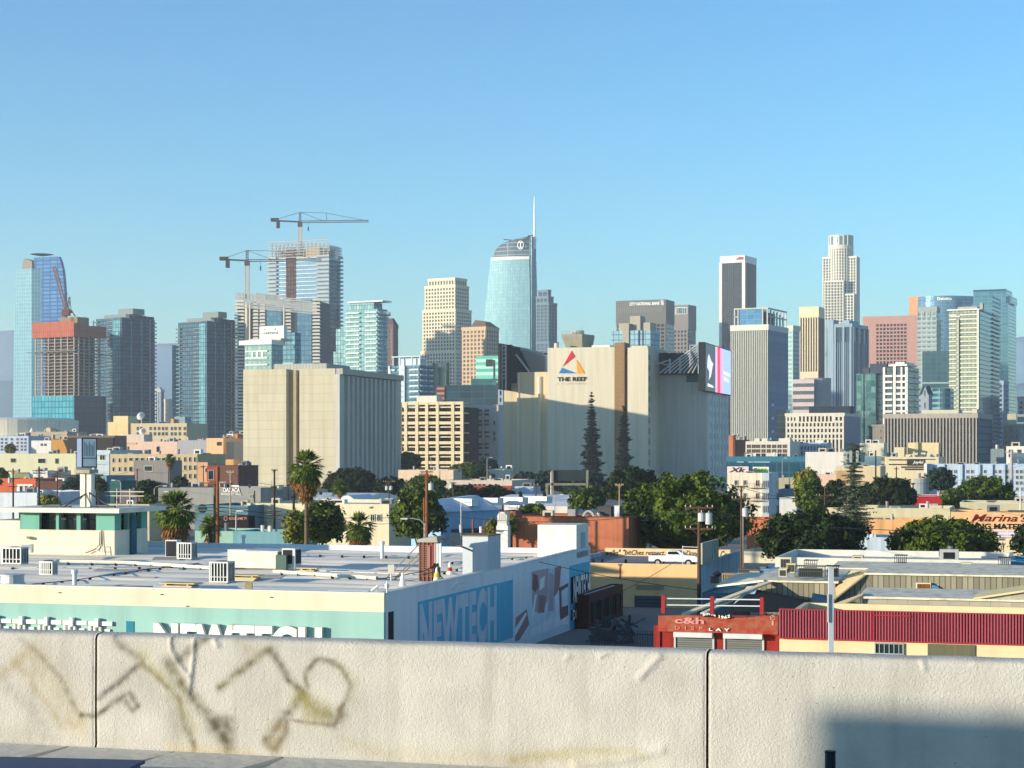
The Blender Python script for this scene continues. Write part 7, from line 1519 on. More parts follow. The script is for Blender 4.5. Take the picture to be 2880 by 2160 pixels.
cage('long dark barred cage behind the light pole', 2236, 2318, 1592, 1622, 125, plaster('4e5450'), plaster('2c3436')); cage('thin wire cage behind the long barred cage', 2262, 2297, 1576, 1596, 128, plaster('70756c')); cage('square black cage with a fan unit right of the light pole', 2322, 2358, 1592, 1620, 125, BLACKM, plaster('5c6a70'))
cage('low barred cage between the light pole and pale air conditioners', 2464, 2500, 1595, 1604, 132, BLACKM); cage('tall wire cage around a white swan-neck vent', 2516, 2549, 1562, 1601, 133, plaster('3a3f42'), plaster('d0d0c8')); cage('thin barred cage between the two pale air conditioners', 2652, 2691, 1588, 1608, 132, plaster('4a4a44')); cage('wire cage around a white vent at the right end of the parapet', 2808, 2842, 1568, 1608, 130, plaster('3a3f42'), plaster('d0d0c8'))
# junk furniture on the left roof
def crate(label, px, py, D, w, hh, mat, dark=True):
    o = at(px, py, D); r = empty('timber_crate', label, 'crate', o, -R(16+rnd.random()*14), 'timber crates piled on the roof'); mb = MB(); n = max(4, int(w/.16))
    for k in range(n): mb.box(w*k/n, w*(k+.6)/n, 0, .04, 0, hh)
    mb.box(0, w, .0, .9, hh, hh+.05); mb.box(0, w, -.02, 0, hh*.9, hh); mb.box(0, w, -.02, 0, 0, hh*.1); mb.build('slats', mat, r); mb = MB(); mb.box(.05, w-.05, .06, .85, 0, hh-.02); mb.build('dark_inside', BLACKM, r)
crate('rusty arched crate at the left of the roof pile', 2030, 1642, 137, 1.9, .75, plaster('8a7a62')); crate('grey slatted crate tilted in the roof pile', 2108, 1626, 138, .8, .5, plaster('8d8d84')); crate('dark slatted crate at the top of the roof pile', 2136, 1612, 140, .5, .45, plaster('6a6a60')); crate('low brown slatted crate behind the roof pile', 2076, 1616, 141, 1.6, .4, plaster('5c5148'))
mb = MB(); o = at(2010, 1640, 138); mb.box(-.3, .3, -.3, .3, 0, .5); mb.cyl((0, .2, .5), (.4, .2, .8), .3, .2, 8); mb.build('dark_bin', plaster('1c262c'), None, 'dark bin beside the rusty arched crate', 'bin').location = o
b = low('teal_roof_shed', 'teal-shaded flat shed roof below the car deck side wall', 1975, 2062, 2075, 133, 1668, plaster('4c7480'), roof=plaster('56808c', .8, .2), L=8, par=.1)
low('blue_roof_shed', 'pale blue low roof left of the big louvred air conditioner', 2140, 2186, 2196, 139, 1600, plaster('5f8cb0'), L=5, roof=plaster('7ba4c4'), par=.05)
# light pole
o = Vector((wx(2337, 79), 79, 0)); r = empty('light_pole', 'square grey-white light pole standing in front of the red corrugated band', 'pole', o)
hh = wz(1598, 79); mb = MB(); mb.box(-.105, .105, -.105, .105, 0, hh); mb.build('shaft', plaster('b4bcc0', .45, .08, .8, .2), r)
mb = MB(); mb.box(-.14, .14, -.14, .14, hh, hh+.04); mb.bar((-.15, -.15, hh-1.1), (-.15, -.15, hh-2.3), .06); mb.build('cap', STEELW, r)
# ------------------------------------------------------------------ near roof and parapet
fl = MB(); fl.box(-20, 16, -16, 0, 0, .1)
U = Vector((math.sin(R(15.8)), math.cos(R(15.8)), 0)); V = Vector((math.cos(R(15.8)), -math.sin(R(15.8)), 0))
PO0 = Vector((wx(0, 9.15), 9.15, 0)); ZT = 14-.895; ZF = 14-1.46
r = empty('near_rooftop', 'roof terrace underfoot with white stucco parapet', 'building', (PO0.x, PO0.y, 0), -R(15.8))
mb = MB(); mb.box(-9, 13, -22, .5, 0, ZF-.02); mb.build('building_mass', plaster('b9b3a4'), r)
mb = MB(); mb.box(-9, 13, -22, .0, ZF-.02, ZF)
mb.build('roof_deck', plaster('c4beb0', .9, .06, 2., .05, .1), r)
def seg_len(px):  # distance along the wall where a photo column meets its face
    t = (px-CX)/F; return (t*PO0.y-PO0.x)/(V.x-t*V.y)
def ylen(px): s_ = seg_len(px); return PO0.y+V.y*s_
def wallpt(px, py): s_ = seg_len(px); return s_, wz(py, PO0.y+V.y*s_)-ZF
joints = [-4.0, seg_len(268), seg_len(1988), 9.0]
STROKES = [ # px, py polylines, width px, colour
 ([(80, 1830), (45, 1862), (0, 1900)], 16, 'a08c66', .5), ([(45, 1862), (110, 1950), (170, 2040), (235, 2030)], 14, 'a39068', .4), ([(100, 1850), (200, 1990), (215, 2040)], 42, 'b5a680', .45), ([(60, 1800), (120, 1850), (180, 1920), (215, 2000)], 10, '6b6450', .45), ([(230, 2010), (270, 2015), (320, 1975), (365, 1950), (388, 1985), (375, 1998), (355, 1970)], 9, '5f5b40', .9),
 ([(280, 1960), (340, 1915), (400, 1862), (440, 1898), (500, 1965), (520, 2030), (545, 2110)], 9, '4e493f', .85), ([(320, 1790), (360, 1830), (400, 1862)], 12, '5c5648', .6), ([(470, 1865), (520, 1935), (560, 1985), (610, 2040), (640, 2090)], 17, '55502e', .75), ([(495, 1860), (590, 1785)], 13, '59543c', .65), ([(400, 1850), (480, 1930), (535, 2050)], 22, 'b5a968', .4),
 ([(615, 1938), (665, 1895), (735, 1842), (760, 1825)], 11, '6b6644', .8), ([(660, 1790), (700, 1840), (730, 1845)], 18, 'ab987c', .35), ([(765, 1830), (800, 1885), (850, 1950)], 12, '57523c', .8), ([(865, 1930), (862, 1890), (885, 1860), (920, 1858), (960, 1880), (985, 1930), (975, 1970), (950, 2000)], 8, '6c664f', .7), ([(870, 1935), (860, 1890), (895, 1850), (940, 1860), (975, 1900)], 5, '79735c', .5),
 ([(850, 1950), (825, 1990), (790, 2030), (750, 2080), (775, 2105), (800, 2060), (800, 2010)], 12, '5d5738', .8), ([(850, 1965), (880, 1995), (940, 2025), (960, 2010)], 20, '6a6440', .7), ([(815, 2028), (870, 2030), (945, 2040), (955, 2000)], 6, '6f5a55', .7), ([(780, 2060), (770, 2090)], 26, 'a08862', .5), ([(850, 1965), (905, 2010), (870, 2015)], 30, 'a09452', .45),
 ([(600, 2040), (635, 2035), (640, 2100)], 22, '4f4a30', .7), ([(20, 1930), (90, 1990), (130, 2060)], 22, '8d8a80', .35), ([(380, 1890), (480, 1975), (500, 2040)], 40, '8e8a80', .3), ([(0, 2080), (150, 2100)], 40, 'a09a88', .3), ([(970, 2090), (1100, 2125), (1440, 2140), (1700, 2130)], 22, 'b0a070', .3), ([(1440, 2140), (1640, 2110), (1800, 2120)], 16, '9f9246', .35), ([(480, 2110), (700, 2125)], 20, 'c9b070', .4), ([(960, 1880), (1000, 1920), (990, 1980)], 16, 'a5a080', .35)]
CRE = [([(478, 1785), (482, 1830), (505, 1870), (530, 1900)], 9, 1), ([(546, 1790), (545, 1840), (532, 1950)], 9, 1), ([(598, 1790), (612, 1815)], 10, 1), ([(1800, 1905), (1855, 1845)], 13, .8), ([(1690, 1845), (1735, 1820)], 10, .7), ([(1860, 2110), (1750, 2135), (1620, 2150)], 18, .8), ([(2590, 1850), (2600, 1880)], 9, .6), ([(2740, 1865), (2800, 1850)], 11, .5), ([(1590, 1855), (1600, 1845)], 10, .4)]
def conv(l): return [wallpt(px, py) for px, py in l]
SK = [(conv(p_), w_*1.12*8.6/F, mulc(hx(c_), .85), min(.95, a_*1.2)) for p_, w_, c_, a_ in STROKES]; CK = [(conv(p_), w_*8.6/F, a_) for p_, w_, a_ in CRE]
def dseg(p, a, b_):
    vx, vy = b_[0]-a[0], b_[1]-a[1]; t = ((p[0]-a[0])*vx+(p[1]-a[1])*vy)/(vx*vx+vy*vy+1e-12); t = max(0, min(1, t))
    dx, dy = p[0]-a[0]-vx*t, p[1]-a[1]-vy*t; return math.hypot(dx, dy), (p[0]-a[0])*vy-(p[1]-a[1])*vx
def stucco():
    m, nt, b = newmat('stucco'); at_ = nd(nt, 'ShaderNodeVertexColor', layer_name='stain'); tc = nd(nt, 'ShaderNodeTexCoord')
    n1 = nd(nt, 'ShaderNodeTexNoise'); n1.inputs['Scale'].default_value = 72; n1.inputs['Detail'].default_value = 3; n1.inputs['Distortion'].default_value = 1.2; L_(nt, tc.outputs['Object'], n1.inputs['Vector'])
    n2 = nd(nt, 'ShaderNodeTexNoise'); n2.inputs['Scale'].default_value = 4; n2.inputs['Detail'].default_value = 6; L_(nt, tc.outputs['Object'], n2.inputs['Vector'])
    r_ = nd(nt, 'ShaderNodeMapRange'); r_.inputs['From Min'].default_value = .3; r_.inputs['From Max'].default_value = .7; r_.inputs['To Min'].default_value = .86; r_.inputs['To Max'].default_value = 1.06; L_(nt, n2.outputs['Fac'], r_.inputs[0])
    o_ = mixc(nt, 1., at_.outputs['Color'], r_.outputs[0], 'MULTIPLY'); L_(nt, o_, b.inputs['Base Color'])
    mp = nd(nt, 'ShaderNodeMapping'); mp.inputs['Scale'].default_value = (9, 9, .9); L_(nt, tc.outputs['Object'], mp.inputs['Vector'])
    n4 = nd(nt, 'ShaderNodeTexNoise'); n4.inputs['Scale'].default_value = 1.; n4.inputs['Detail'].default_value = 6; L_(nt, mp.outputs[0], n4.inputs['Vector'])
    r4 = nd(nt, 'ShaderNodeMapRange'); r4.inputs['From Min'].default_value = .5; r4.inputs['From Max'].default_value = .8; r4.inputs['To Max'].default_value = .35; L_(nt, n4.outputs['Fac'], r4.inputs[0])
    o_ = mixc(nt, r4.outputs[0], o_, hx('7d7a68'))
    vo = nd(nt, 'ShaderNodeTexVoronoi'); vo.inputs['Scale'].default_value = 14.; L_(nt, tc.outputs['Object'], vo.inputs['Vector'])
    r5 = nd(nt, 'ShaderNodeMapRange'); r5.inputs['From Min'].default_value = .03; r5.inputs['From Max'].default_value = .07; r5.inputs['To Min'].default_value = .6; r5.inputs['To Max'].default_value = 0.; L_(nt, vo.outputs['Distance'], r5.inputs[0])
    o_ = mixc(nt, r5.outputs[0], o_, hx('4d483e')); L_(nt, o_, b.inputs['Base Color'])
    bp = nd(nt, 'ShaderNodeBump'); bp.inputs['Strength'].default_value = .5; bp.inputs['Distance'].default_value = .011; L_(nt, n1.outputs['Fac'], bp.inputs['Height']); L_(nt, bp.outputs[0], b.inputs['Normal'])
    b.inputs['Roughness'].default_value = .8; b.inputs['Specular IOR Level'].default_value = .35; return m
STU = stucco(); BASEC = hx('b7b3a8'); TH = .17; HT = ZT-ZF
for si in range(3):
    s0, s1 = joints[si]+.005, joints[si+1]-.005
    vis0, vis1 = max(s0, -.15), min(s1, seg_len(2900)); step = .0075
    n = int((min(s1, vis1)-max(s0, vis0))/step); xs = ([s0] if s0 < vis0-.01 else [])+[vis0+(vis1-vis0)*i/n for i in range(n+1)]+([s1] if s1 > vis1+.01 else [])
    rows = 84; vs = []; cols = []
    for i, x_ in enumerate(xs):
        act = [(pl, w_, c_, a_) for pl, w_, c_, a_ in SK if min(q[0] for q in pl)-.15 < x_ < max(q[0] for q in pl)+.15]
        cact = [(pl, w_, a_) for pl, w_, a_ in CK if min(q[0] for q in pl)-.12 < x_ < max(q[0] for q in pl)+.12]
        e = min(x_-s0, s1-x_)
        for j in range(rows+1):
            z_ = HT*j/rows; n3 = noise.noise(Vector((x_*9, z_*9, 0))); y_ = .006*noise.noise(Vector((x_*1.5, z_*2.5, 5)))
            if e < .012: y_ += .007*(1-e/.012)**2
            if z_ > HT-.025: y_ += (z_-HT+.025)**2*18
            if z_ < .03: y_ -= (.03-z_)*.8
            for pl, w_, a_ in cact:
                dd, sg = min((dseg((x_, z_), pl[k], pl[k+1]) for k in range(len(pl)-1)), key=lambda q: q[0])
                if dd < w_*3: y_ -= a_*.011*math.exp(-(dd/(w_*.8))**2)
            c = [BASEC[0], BASEC[1], BASEC[2]]
            for pl, w_, cc, a_ in act:
                dd = min(dseg((x_+.012*n3, z_+.012*n3), pl[k], pl[k+1])[0] for k in range(len(pl)-1))
                if dd < w_*2.2:
                    m_ = a_*math.exp(-(dd/(w_*1.0))**2)*(.75+.5*noise.noise(Vector((x_*28, z_*28, 2)))); m_ = max(0, min(.95, m_))
                    c = [c[k]*(1-m_)+cc[k]*m_ for k in range(3)]
            vs.append((x_, y_, z_)); cols.append((c[0], c[1], c[2], 1))
    mb = MB(); mb.v = vs; k = rows+1; nx = len(xs)
    for i in range(nx-1):
        for j in range(rows): a = i*k+j; mb.f.append((a, a+k, a+k+1, a+1)); mb.m.append(0)
    base = len(vs)                                   # top and back
    for x_ in xs:
        zz = .004*noise.noise(Vector((x_*4, 0, 9)))
        for (yy_, z_) in ((.03, HT+.006+zz), (TH*.5, HT+.012+zz), (TH-.02, HT+.004+zz), (TH, HT-.03), (TH, 0)): mb.v.append((x_, yy_, z_)); cols.append((BASEC[0]*1.08, BASEC[1]*1.08, BASEC[2]*1.08, 1))
    for i in range(nx-1):
        a = i*k+rows; b0 = base+i*5; mb.f.append((a, a+k, b0+5, b0)); mb.m.append(0)
        for j in range(4): mb.f.append((b0+j, b0+5+j, b0+6+j, b0+1+j)); mb.m.append(0)
    for i in (0, nx-1):
        f = [i*k+j for j in range(rows+1)]+[base+i*5+j for j in range(5)]; mb.f.append(tuple(f if i else reversed(f))); mb.m.append(0)
    o = mb.build('parapet', STU, r, uv=False, smooth=True); o.location = (0, 0, ZF)
    ca = o.data.color_attributes.new('stain', 'FLOAT_COLOR', 'POINT'); ca.data.foreach_set('color', [v for c in cols for v in c])
mb = MB(); mb.box(-5, 10, .06, TH-.02, ZF, ZF+HT-.03); mb.build('parapet_core', plaster('26221e'), r)
# base ledge with cracks
mb = MB(); s_ = -4.; rnd.seed(11)
while s_ < 9:
    e_ = s_+.5+rnd.random()*.7; sk = (rnd.random()-.2)*.18
    mb.loft([[(s_+.004, -.001, ZF), (e_-.004, -.001, ZF), (e_-.004-sk, -.5, ZF), (s_+.004-sk, -.5, ZF)], [(s_+.008, -.004, ZF+.02), (e_-.008, -.004, ZF+.02), (e_-.008-sk, -.5, ZF+.012), (s_+.008-sk, -.5, ZF+.012)]][::-1]); s_ = e_
mb.build('base_ledge', plaster('c9c4b6', .9, .04, 3., .02, .12), r)
# blue box lower left, post lower right
s_, z_ = wallpt(405, 2150)
o = Vector((wx(400, 8.1), 8.1, ZF)); bx_ = empty('blue_box', 'dark blue flat-topped box at the foot of the parapet, lower left', 'box', o, -R(8))
zt = wz(2148, 8.1)-ZF
mb = MB(); mb.loft([[(-1.2, -.6, 0), (0, -.6, 0), (0, .0, 0), (-1.2, .0, 0)], [(-1.2, -.6, zt), (-.01, -.6, zt), (-.01, 0, zt), (-1.2, 0, zt)]]); mb.build('body', plaster('1d4a78', .5, .08), bx_)
mb = MB(); mb.box(-1.21, .01, -.61, .01, zt, zt+.015); mb.build('lid', plaster('1a4066', .5, .05), bx_)
D = 7.7; o = Vector((wx(2335, D), D, ZF)); r2 = empty('short_post', 'stubby dark weathered pipe end standing by the parapet, lower right', 'post', o)
hh = wz(2116, D)-ZF; mb = MB(); mb.cyl((0, 0, 0), (0, 0, hh), .022, .022, 14); mb.build('pipe', plaster('1b2a33', .6, .5, 30., .8), r2); mb = MB(); mb.cyl((0, 0, hh), (0, 0, hh+.006), .025, .023, 14); mb.build('rim', BLACKM, r2)
# unseen block behind the viewer, added to throw the parapet's shadow
C_ = Vector((-14.15, 1.18, 0)); mb = MB()
q0 = C_; q1 = C_+V*6; q2 = q1-U*6; q3 = C_-U*6
hb = 13.0+17*.135
mb.prism([(q3.x, q3.y), (q2.x, q2.y), (q1.x, q1.y), (q0.x, q0.y)], 0, hb-.12)
mb.build('stair_bulkhead', CREAMW, None, 'plain unseen block beside the near roof, added to throw a shadow on the parapet', 'bulkhead', org=(C_.x, C_.y, 0))
# ------------------------------------------------------------------ vegetation
BARK = plaster('5c4a3a', .9, .25, 2., .3)
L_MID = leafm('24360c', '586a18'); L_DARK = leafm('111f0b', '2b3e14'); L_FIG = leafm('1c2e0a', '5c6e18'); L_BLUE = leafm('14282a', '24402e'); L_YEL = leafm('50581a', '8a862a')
def crown_mesh(w, hh, seed, ls, nl=None, clump=None, dep=None, lean=0.):
    """leaf clumps spread over and through an uneven dome w wide and hh high; z 0 is the crown's underside"""
    rn = random.Random(seed); mb = MB(); a, b_, c = w/2, (dep or w)/2, hh/2
    cl = clump or max(.7, w*.085); nC = int(3.4*(w*hh)/(cl*cl))+14; nC = min(nC, 330); nl = nl or 34
    for i in range(nC):
        while True:
            d = Vector((rn.gauss(0, 1), rn.gauss(0, 1), rn.gauss(0, 1)))
            if d.length > .1: break
        d.normalize(); 
        if d.z < -.55: d.z *= -.5
        rr = (1-.30*rn.random()**2) if rn.random() < .8 else .45+.4*rn.random()
        k = 1+.16*noise.noise(Vector((d.x*2.2+seed, d.y*2.2, d.z*2.2)))+.10*noise.noise(Vector((d.x*5+seed, d.y*5, d.z*5)))
        ctr = Vector((d.x*a*rr*k+lean*max(0, d.z), d.y*b_*rr*k, c+d.z*c*rr*k)); cr = cl*(.6+.7*rn.random())
        for j in range(nl):
            e = Vector((rn.gauss(0, 1), rn.gauss(0, 1), rn.gauss(0, 1)+.25)).normalized(); p = ctr+e*cr*(.55+.55*rn.random())
            n = (e+Vector((rn.gauss(0, .45), rn.gauss(0, .45), rn.gauss(0, .45)))).normalized(); t = n.cross(Vector((0, 0, 1)) if abs(n.z) < .9 else Vector((1, 0, 0))).normalized(); u = n.cross(t); r_ = rn.random()*6.28; t, u = t*math.cos(r_)+u*math.sin(r_), u*math.cos(r_)-t*math.sin(r_)
            s_ = ls*(.6+.8*rn.random()); t = t*s_*.5; u = u*s_*.85
            i0 = len(mb.v); mb.v += [tuple(p-u), tuple(p+t*.9), tuple(p+u), tuple(p-t*.9)]; mb.f.append((i0, i0+1, i0+2, i0+3)); mb.m.append(0)
    # leafy inner mass
    for i in range(9):
        for j in range(16):
            pass
    return mb
def inner(mb, w, hh, dep, seed, k=.74):
    a, b_, c = w/2*k, (dep or w)/2*k, hh/2*k; n, m_ = 14, 9; i0 = len(mb.v); cz = hh/2
    for j in range(m_+1):
        th = math.pi*j/m_
        for i in range(n):
            ph = 2*math.pi*i/n; d = Vector((math.sin(th)*math.cos(ph), math.sin(th)*math.sin(ph), math.cos(th))); q = 1+.22*noise.noise(d*3+Vector((seed, 0, 0)))
            mb.v.append((d.x*a*q, d.y*b_*q, cz+d.z*c*q))
    for j in range(m_):
        for i in range(n): x = i0+j*n+i; y = i0+j*n+(i+1) % n; mb.f.append((x, x+n, y+n, y)); mb.m.append(0)
def tree(label, p0, p1, y0, y1, D, mat, name='round_tree', cat='tree', grp='round street trees', ls=None, seed=None, dep=None, trunk=True, kin=.74, nl=None, clump=None):
    seed = seed if seed is not None else int(p0+p1+y0); w = (p1-p0)*D/F; zt = wz(y0, D); zb = max(1.2, wz(y1, D)); hh = zt-zb; o = Vector((wx((p0+p1)/2, D), D, 0))
    r = empty(name, label, cat, o, 0, grp); ls = ls or max(.24, .0011*D)
    mb = crown_mesh(w*.93, hh*.95, seed, ls, nl, clump, dep); inner(mb, w*.93, hh*.95, dep, seed, kin); c = mb.build('crown', mat, r, uv=False); c.location = (0, 0, zb)
    mb = MB(); rr = max(.12, w*.028); mb.cyl((0, 0, 0), (.1*w*.1, 0, zb+hh*.35), rr*1.3, rr*.7, 8)
    for k in range(5): a_ = k*1.26+seed; mb.cyl((0, 0, zb*.8+.3), (math.cos(a_)*w*.3, math.sin(a_)*w*.3, zb+hh*(.45+.08*k)), rr*.55, rr*.15, 6)
    mb.build('trunk', BARK, r); return r
tree('huge dense fig tree, the largest crown in view, right of the orange brick wall', 1736, 2118, 1330, 1575, 203, L_FIG, ls=.27, nl=64, clump=.8, kin=.82)
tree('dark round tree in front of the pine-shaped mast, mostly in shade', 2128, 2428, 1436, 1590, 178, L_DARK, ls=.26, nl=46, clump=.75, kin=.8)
tree('bright green round tree directly under the peach shop wall', 2498, 2814, 1462, 1595, 178, L_FIG, ls=.26, nl=46, clump=.75, kin=.8)
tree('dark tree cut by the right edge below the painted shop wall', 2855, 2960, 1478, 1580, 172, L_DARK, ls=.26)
tree('lush round tree behind the tall brown utility pole left of the gabled warehouse', 1103, 1246, 1382, 1532, 222, L_FIG, ls=.3, nl=44, clump=.8)
tree('olive green twin-domed tree behind the tall fan palm', 842, 968, 1412, 1545, 196, L_MID, ls=.26, nl=44); tree('yellowish low shrub tree left of the palm trunk', 806, 856, 1440, 1545, 192, L_YEL, ls=.24)
tree('green spreading tree left behind the huge fig tree', 1696, 1860, 1318, 1425, 330, L_DARK, ls=.4, nl=40); tree('low pale tree between the steel frame and the huge fig tree', 1600, 1700, 1376, 1440, 300, L_MID, ls=.36)
tree('feathery pale green tree beside the bay-window building', 2236, 2300, 1316, 1410, 350, L_YEL, ls=.34, kin=.4); tree('round olive tree right of the bay-window building', 2240, 2320, 1352, 1450, 300, L_MID, ls=.36); tree('dark round tree left of the pine-shaped mast', 2318, 2380, 1352, 1440, 310, L_DARK, ls=.36)
tree('small bright tree at the foot of the picket house', 2262, 2316, 1400, 1455, 270, L_MID, ls=.3)
tree('large dark dome tree right of the pine-shaped mast', 2420, 2580, 1346, 1440, 325, L_DARK, ls=.38, nl=42); tree('large olive dome tree left of the right-hand red wall', 2690, 2850, 1344, 1440, 330, L_MID, ls=.38, nl=42); tree('smaller dome tree adjoining the bright red building', 2650, 2706, 1378, 1440, 322, L_MID, ls=.36)
tree('dark blue-green conifer-like tree in front of the blue-shaded apartments', 2608, 2682, 1316, 1388, 425, L_BLUE, ls=.45, name='conical_tree')
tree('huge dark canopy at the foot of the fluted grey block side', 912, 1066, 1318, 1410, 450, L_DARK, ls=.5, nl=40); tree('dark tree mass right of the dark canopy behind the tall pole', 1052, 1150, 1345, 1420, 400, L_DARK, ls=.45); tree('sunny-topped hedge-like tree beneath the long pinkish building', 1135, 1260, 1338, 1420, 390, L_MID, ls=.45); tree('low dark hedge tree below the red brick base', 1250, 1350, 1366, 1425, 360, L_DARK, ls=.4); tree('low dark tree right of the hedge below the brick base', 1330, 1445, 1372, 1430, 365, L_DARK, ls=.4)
tree('dark tree in the corner of the car park and beige block', 1112, 1182, 1272, 1330, 700, L_DARK, ls=.8); tree('olive tree in front of the office wing', 1258, 1370, 1306, 1352, 560, L_MID, ls=.6); tree('dark bush tree at the office wing foot', 1330, 1400, 1290, 1345, 640, L_BLUE, ls=.7)
tree('dark clipped dome tree at the left foot of the showroom block', 1444, 1512, 1328, 1385, 560, L_BLUE, ls=.6); tree('taller dark dome tree next to the clipped dome at the showroom foot', 1500, 1590, 1324, 1392, 540, L_BLUE, ls=.6); tree('dark tree behind the steel billboard frame', 1590, 1700, 1328, 1400, 520, L_BLUE, ls=.6); tree('low olive tree strip before the showroom block', 1574, 1640, 1380, 1412, 380, L_MID, ls=.4)
tree('dark round bush behind the sign pylon stem', 176, 224, 1348, 1412, 380, L_BLUE, ls=.4); tree('bright yellow-green shrub left of the sign pylon', 114, 162, 1396, 1425, 300, L_YEL, ls=.3); tree('dark bush right of the sign pylon stem', 256, 296, 1345, 1385, 400, L_DARK, ls=.4); tree('grey-green bush beside the street lamp in front of the blank grey annexe', 384, 448, 1352, 1400, 370, L_DARK, ls=.4)
tree('small dark bush by the tan office corner', 488, 524, 1342, 1372, 470, L_DARK, ls=.5); tree('low green bush left of the street lamp', 398, 436, 1398, 1420, 300, L_MID, ls=.3); tree('pale green tree at the left edge by the cream hall', -20, 22, 1318, 1350, 480, L_MID, ls=.5); tree('yellow-green bush in front of the blue-white apartments', 16, 42, 1252, 1275, 760, L_YEL, ls=.8)
tree('green shrub left of the white sign tower', 1376, 1398, 1468, 1515, 196, L_YEL, ls=.22); tree('green shrub right of the white sign tower', 1424, 1444, 1455, 1515, 198, L_YEL, ls=.22); tree('low green bush in front of the barrel-roofed hall', 1462, 1540, 1424, 1446, 270, L_MID, ls=.28)
# fan palms
DRY = leafm('5c3c1a', 'b98a4a', 4.); PG = leafm('2c4014', '6f8030', 2.); PTR = plaster('6b5a48', .9, .3, 4., .2)
def frond(mb, o, d, L, droop, n=9, spread=1.15):
    """one fan leaf: stalk from o along d, then a fan of narrow blades"""
    d = d.normalized(); side = d.cross(Vector((0, 0, 1)));
    if side.length < .05: side = Vector((1, 0, 0))
    side.normalize(); q = o+d*L*.45+Vector((0, 0, -droop*L*.12)); mb.bar(o, q, .05)
    for k in range(n):
        a = (k/(n-1)-.5)*2*spread; v = (d*math.cos(a)+side*math.sin(a)); tip = q+v*L*.62+Vector((0, 0, -droop*L*(.22+.12*abs(a)))); m_ = q+v*L*.33+Vector((0, 0, -droop*L*.05)); wv = v.cross(Vector((0, 0, 1)))
        if wv.length < .05: wv = side
        wv = wv.normalized()*L*.055; i0 = len(mb.v); mb.v += [tuple(q), tuple(m_+wv), tuple(tip), tuple(m_-wv)]; mb.f.append((i0, i0+1, i0+2, i0+3)); mb.m.append(0)
def palm(label, pc, p0, p1, y0, ysk, D, dry=1., seed=1, lean=0., yg=None):
    rn = random.Random(seed); o = Vector((wx(pc, D), D, 0)); r = empty('fan_palm', label, 'palm tree', o, 0, 'fan palms'); R_ = (p1-p0)*D/F/2; zt = wz(y0, D); zs = wz(ysk, D); zc = zt-R_*.85
    tw = max(.16, R_*.10); mb = MB(); pts = [(lean*(k/6.)**2, 0, zc*k/6.) for k in range(7)]
    for k, (a, c) in enumerate(zip(pts, pts[1:])): mb.cyl(a, c, tw*(1.25-.06*k), tw*(1.2-.06*k), 10, 0, False)
    mb.build('trunk', PTR, r, uv=False)
    top = Vector((lean, 0, zc)); mb = MB()
    for k in range(70):
        a = rn.random()*6.28; el = R(-45+rn.random()*125); d = Vector((math.cos(a)*math.cos(el), math.sin(a)*math.cos(el), math.sin(el))); frond(mb, top, d, R_*(.85+.25*rn.random()), .55+.5*rn.random()*(1 if el < .6 else .3))
    mb.build('green_fronds', PG, r, uv=False); mb = MB(); n = int(100*dry); hs = zc-zs
    for k in range(n):
        a = rn.random()*6.28; t = rn.random(); el = R(-42-40*t-10*rn.random()); d = Vector((math.cos(a)*math.cos(el), math.sin(a)*math.cos(el), math.sin(el))); oo = top+Vector((math.cos(a)*R_*.08, math.sin(a)*R_*.08, -t*hs*.75-.1)); frond(mb, oo, d, min(R_*(.95-.25*t), max(.6, hs*.75))*(.62+.6*rn.random()), .5, 7, .8)
    if n: mb.build('dead_frond_skirt', DRY, r, uv=False)
palm('tallest fan palm with shaggy brown skirt in front of the beige block', 862, 812, 925, 1262, 1388, 185, 1.2, 3); palm('stout fan palm with shaggy brown skirt right of the penthouse', 492, 432, 562, 1374, 1518, 172, 1.1, 5); palm('young low fan palm left of the brown twin utility poles', 592, 552, 624, 1446, 1515, 176, .15, 7); palm('short fan palm with thick brown skirt beside the olive twin-domed tree', 1010, 964, 1058, 1438, 1535, 186, 1.1, 9); palm('slim fan palm in front of the dark canopy', 956, 928, 986, 1344, 1388, 300, .6, 11); palm('small slim fan palm in front of the tan office', 478, 462, 496, 1274, 1312, 420, .6, 13)
palm('low fan palm cut by the left edge by the orange shopfront', -14, -40, 14, 1315, 1350, 400, .5, 15)
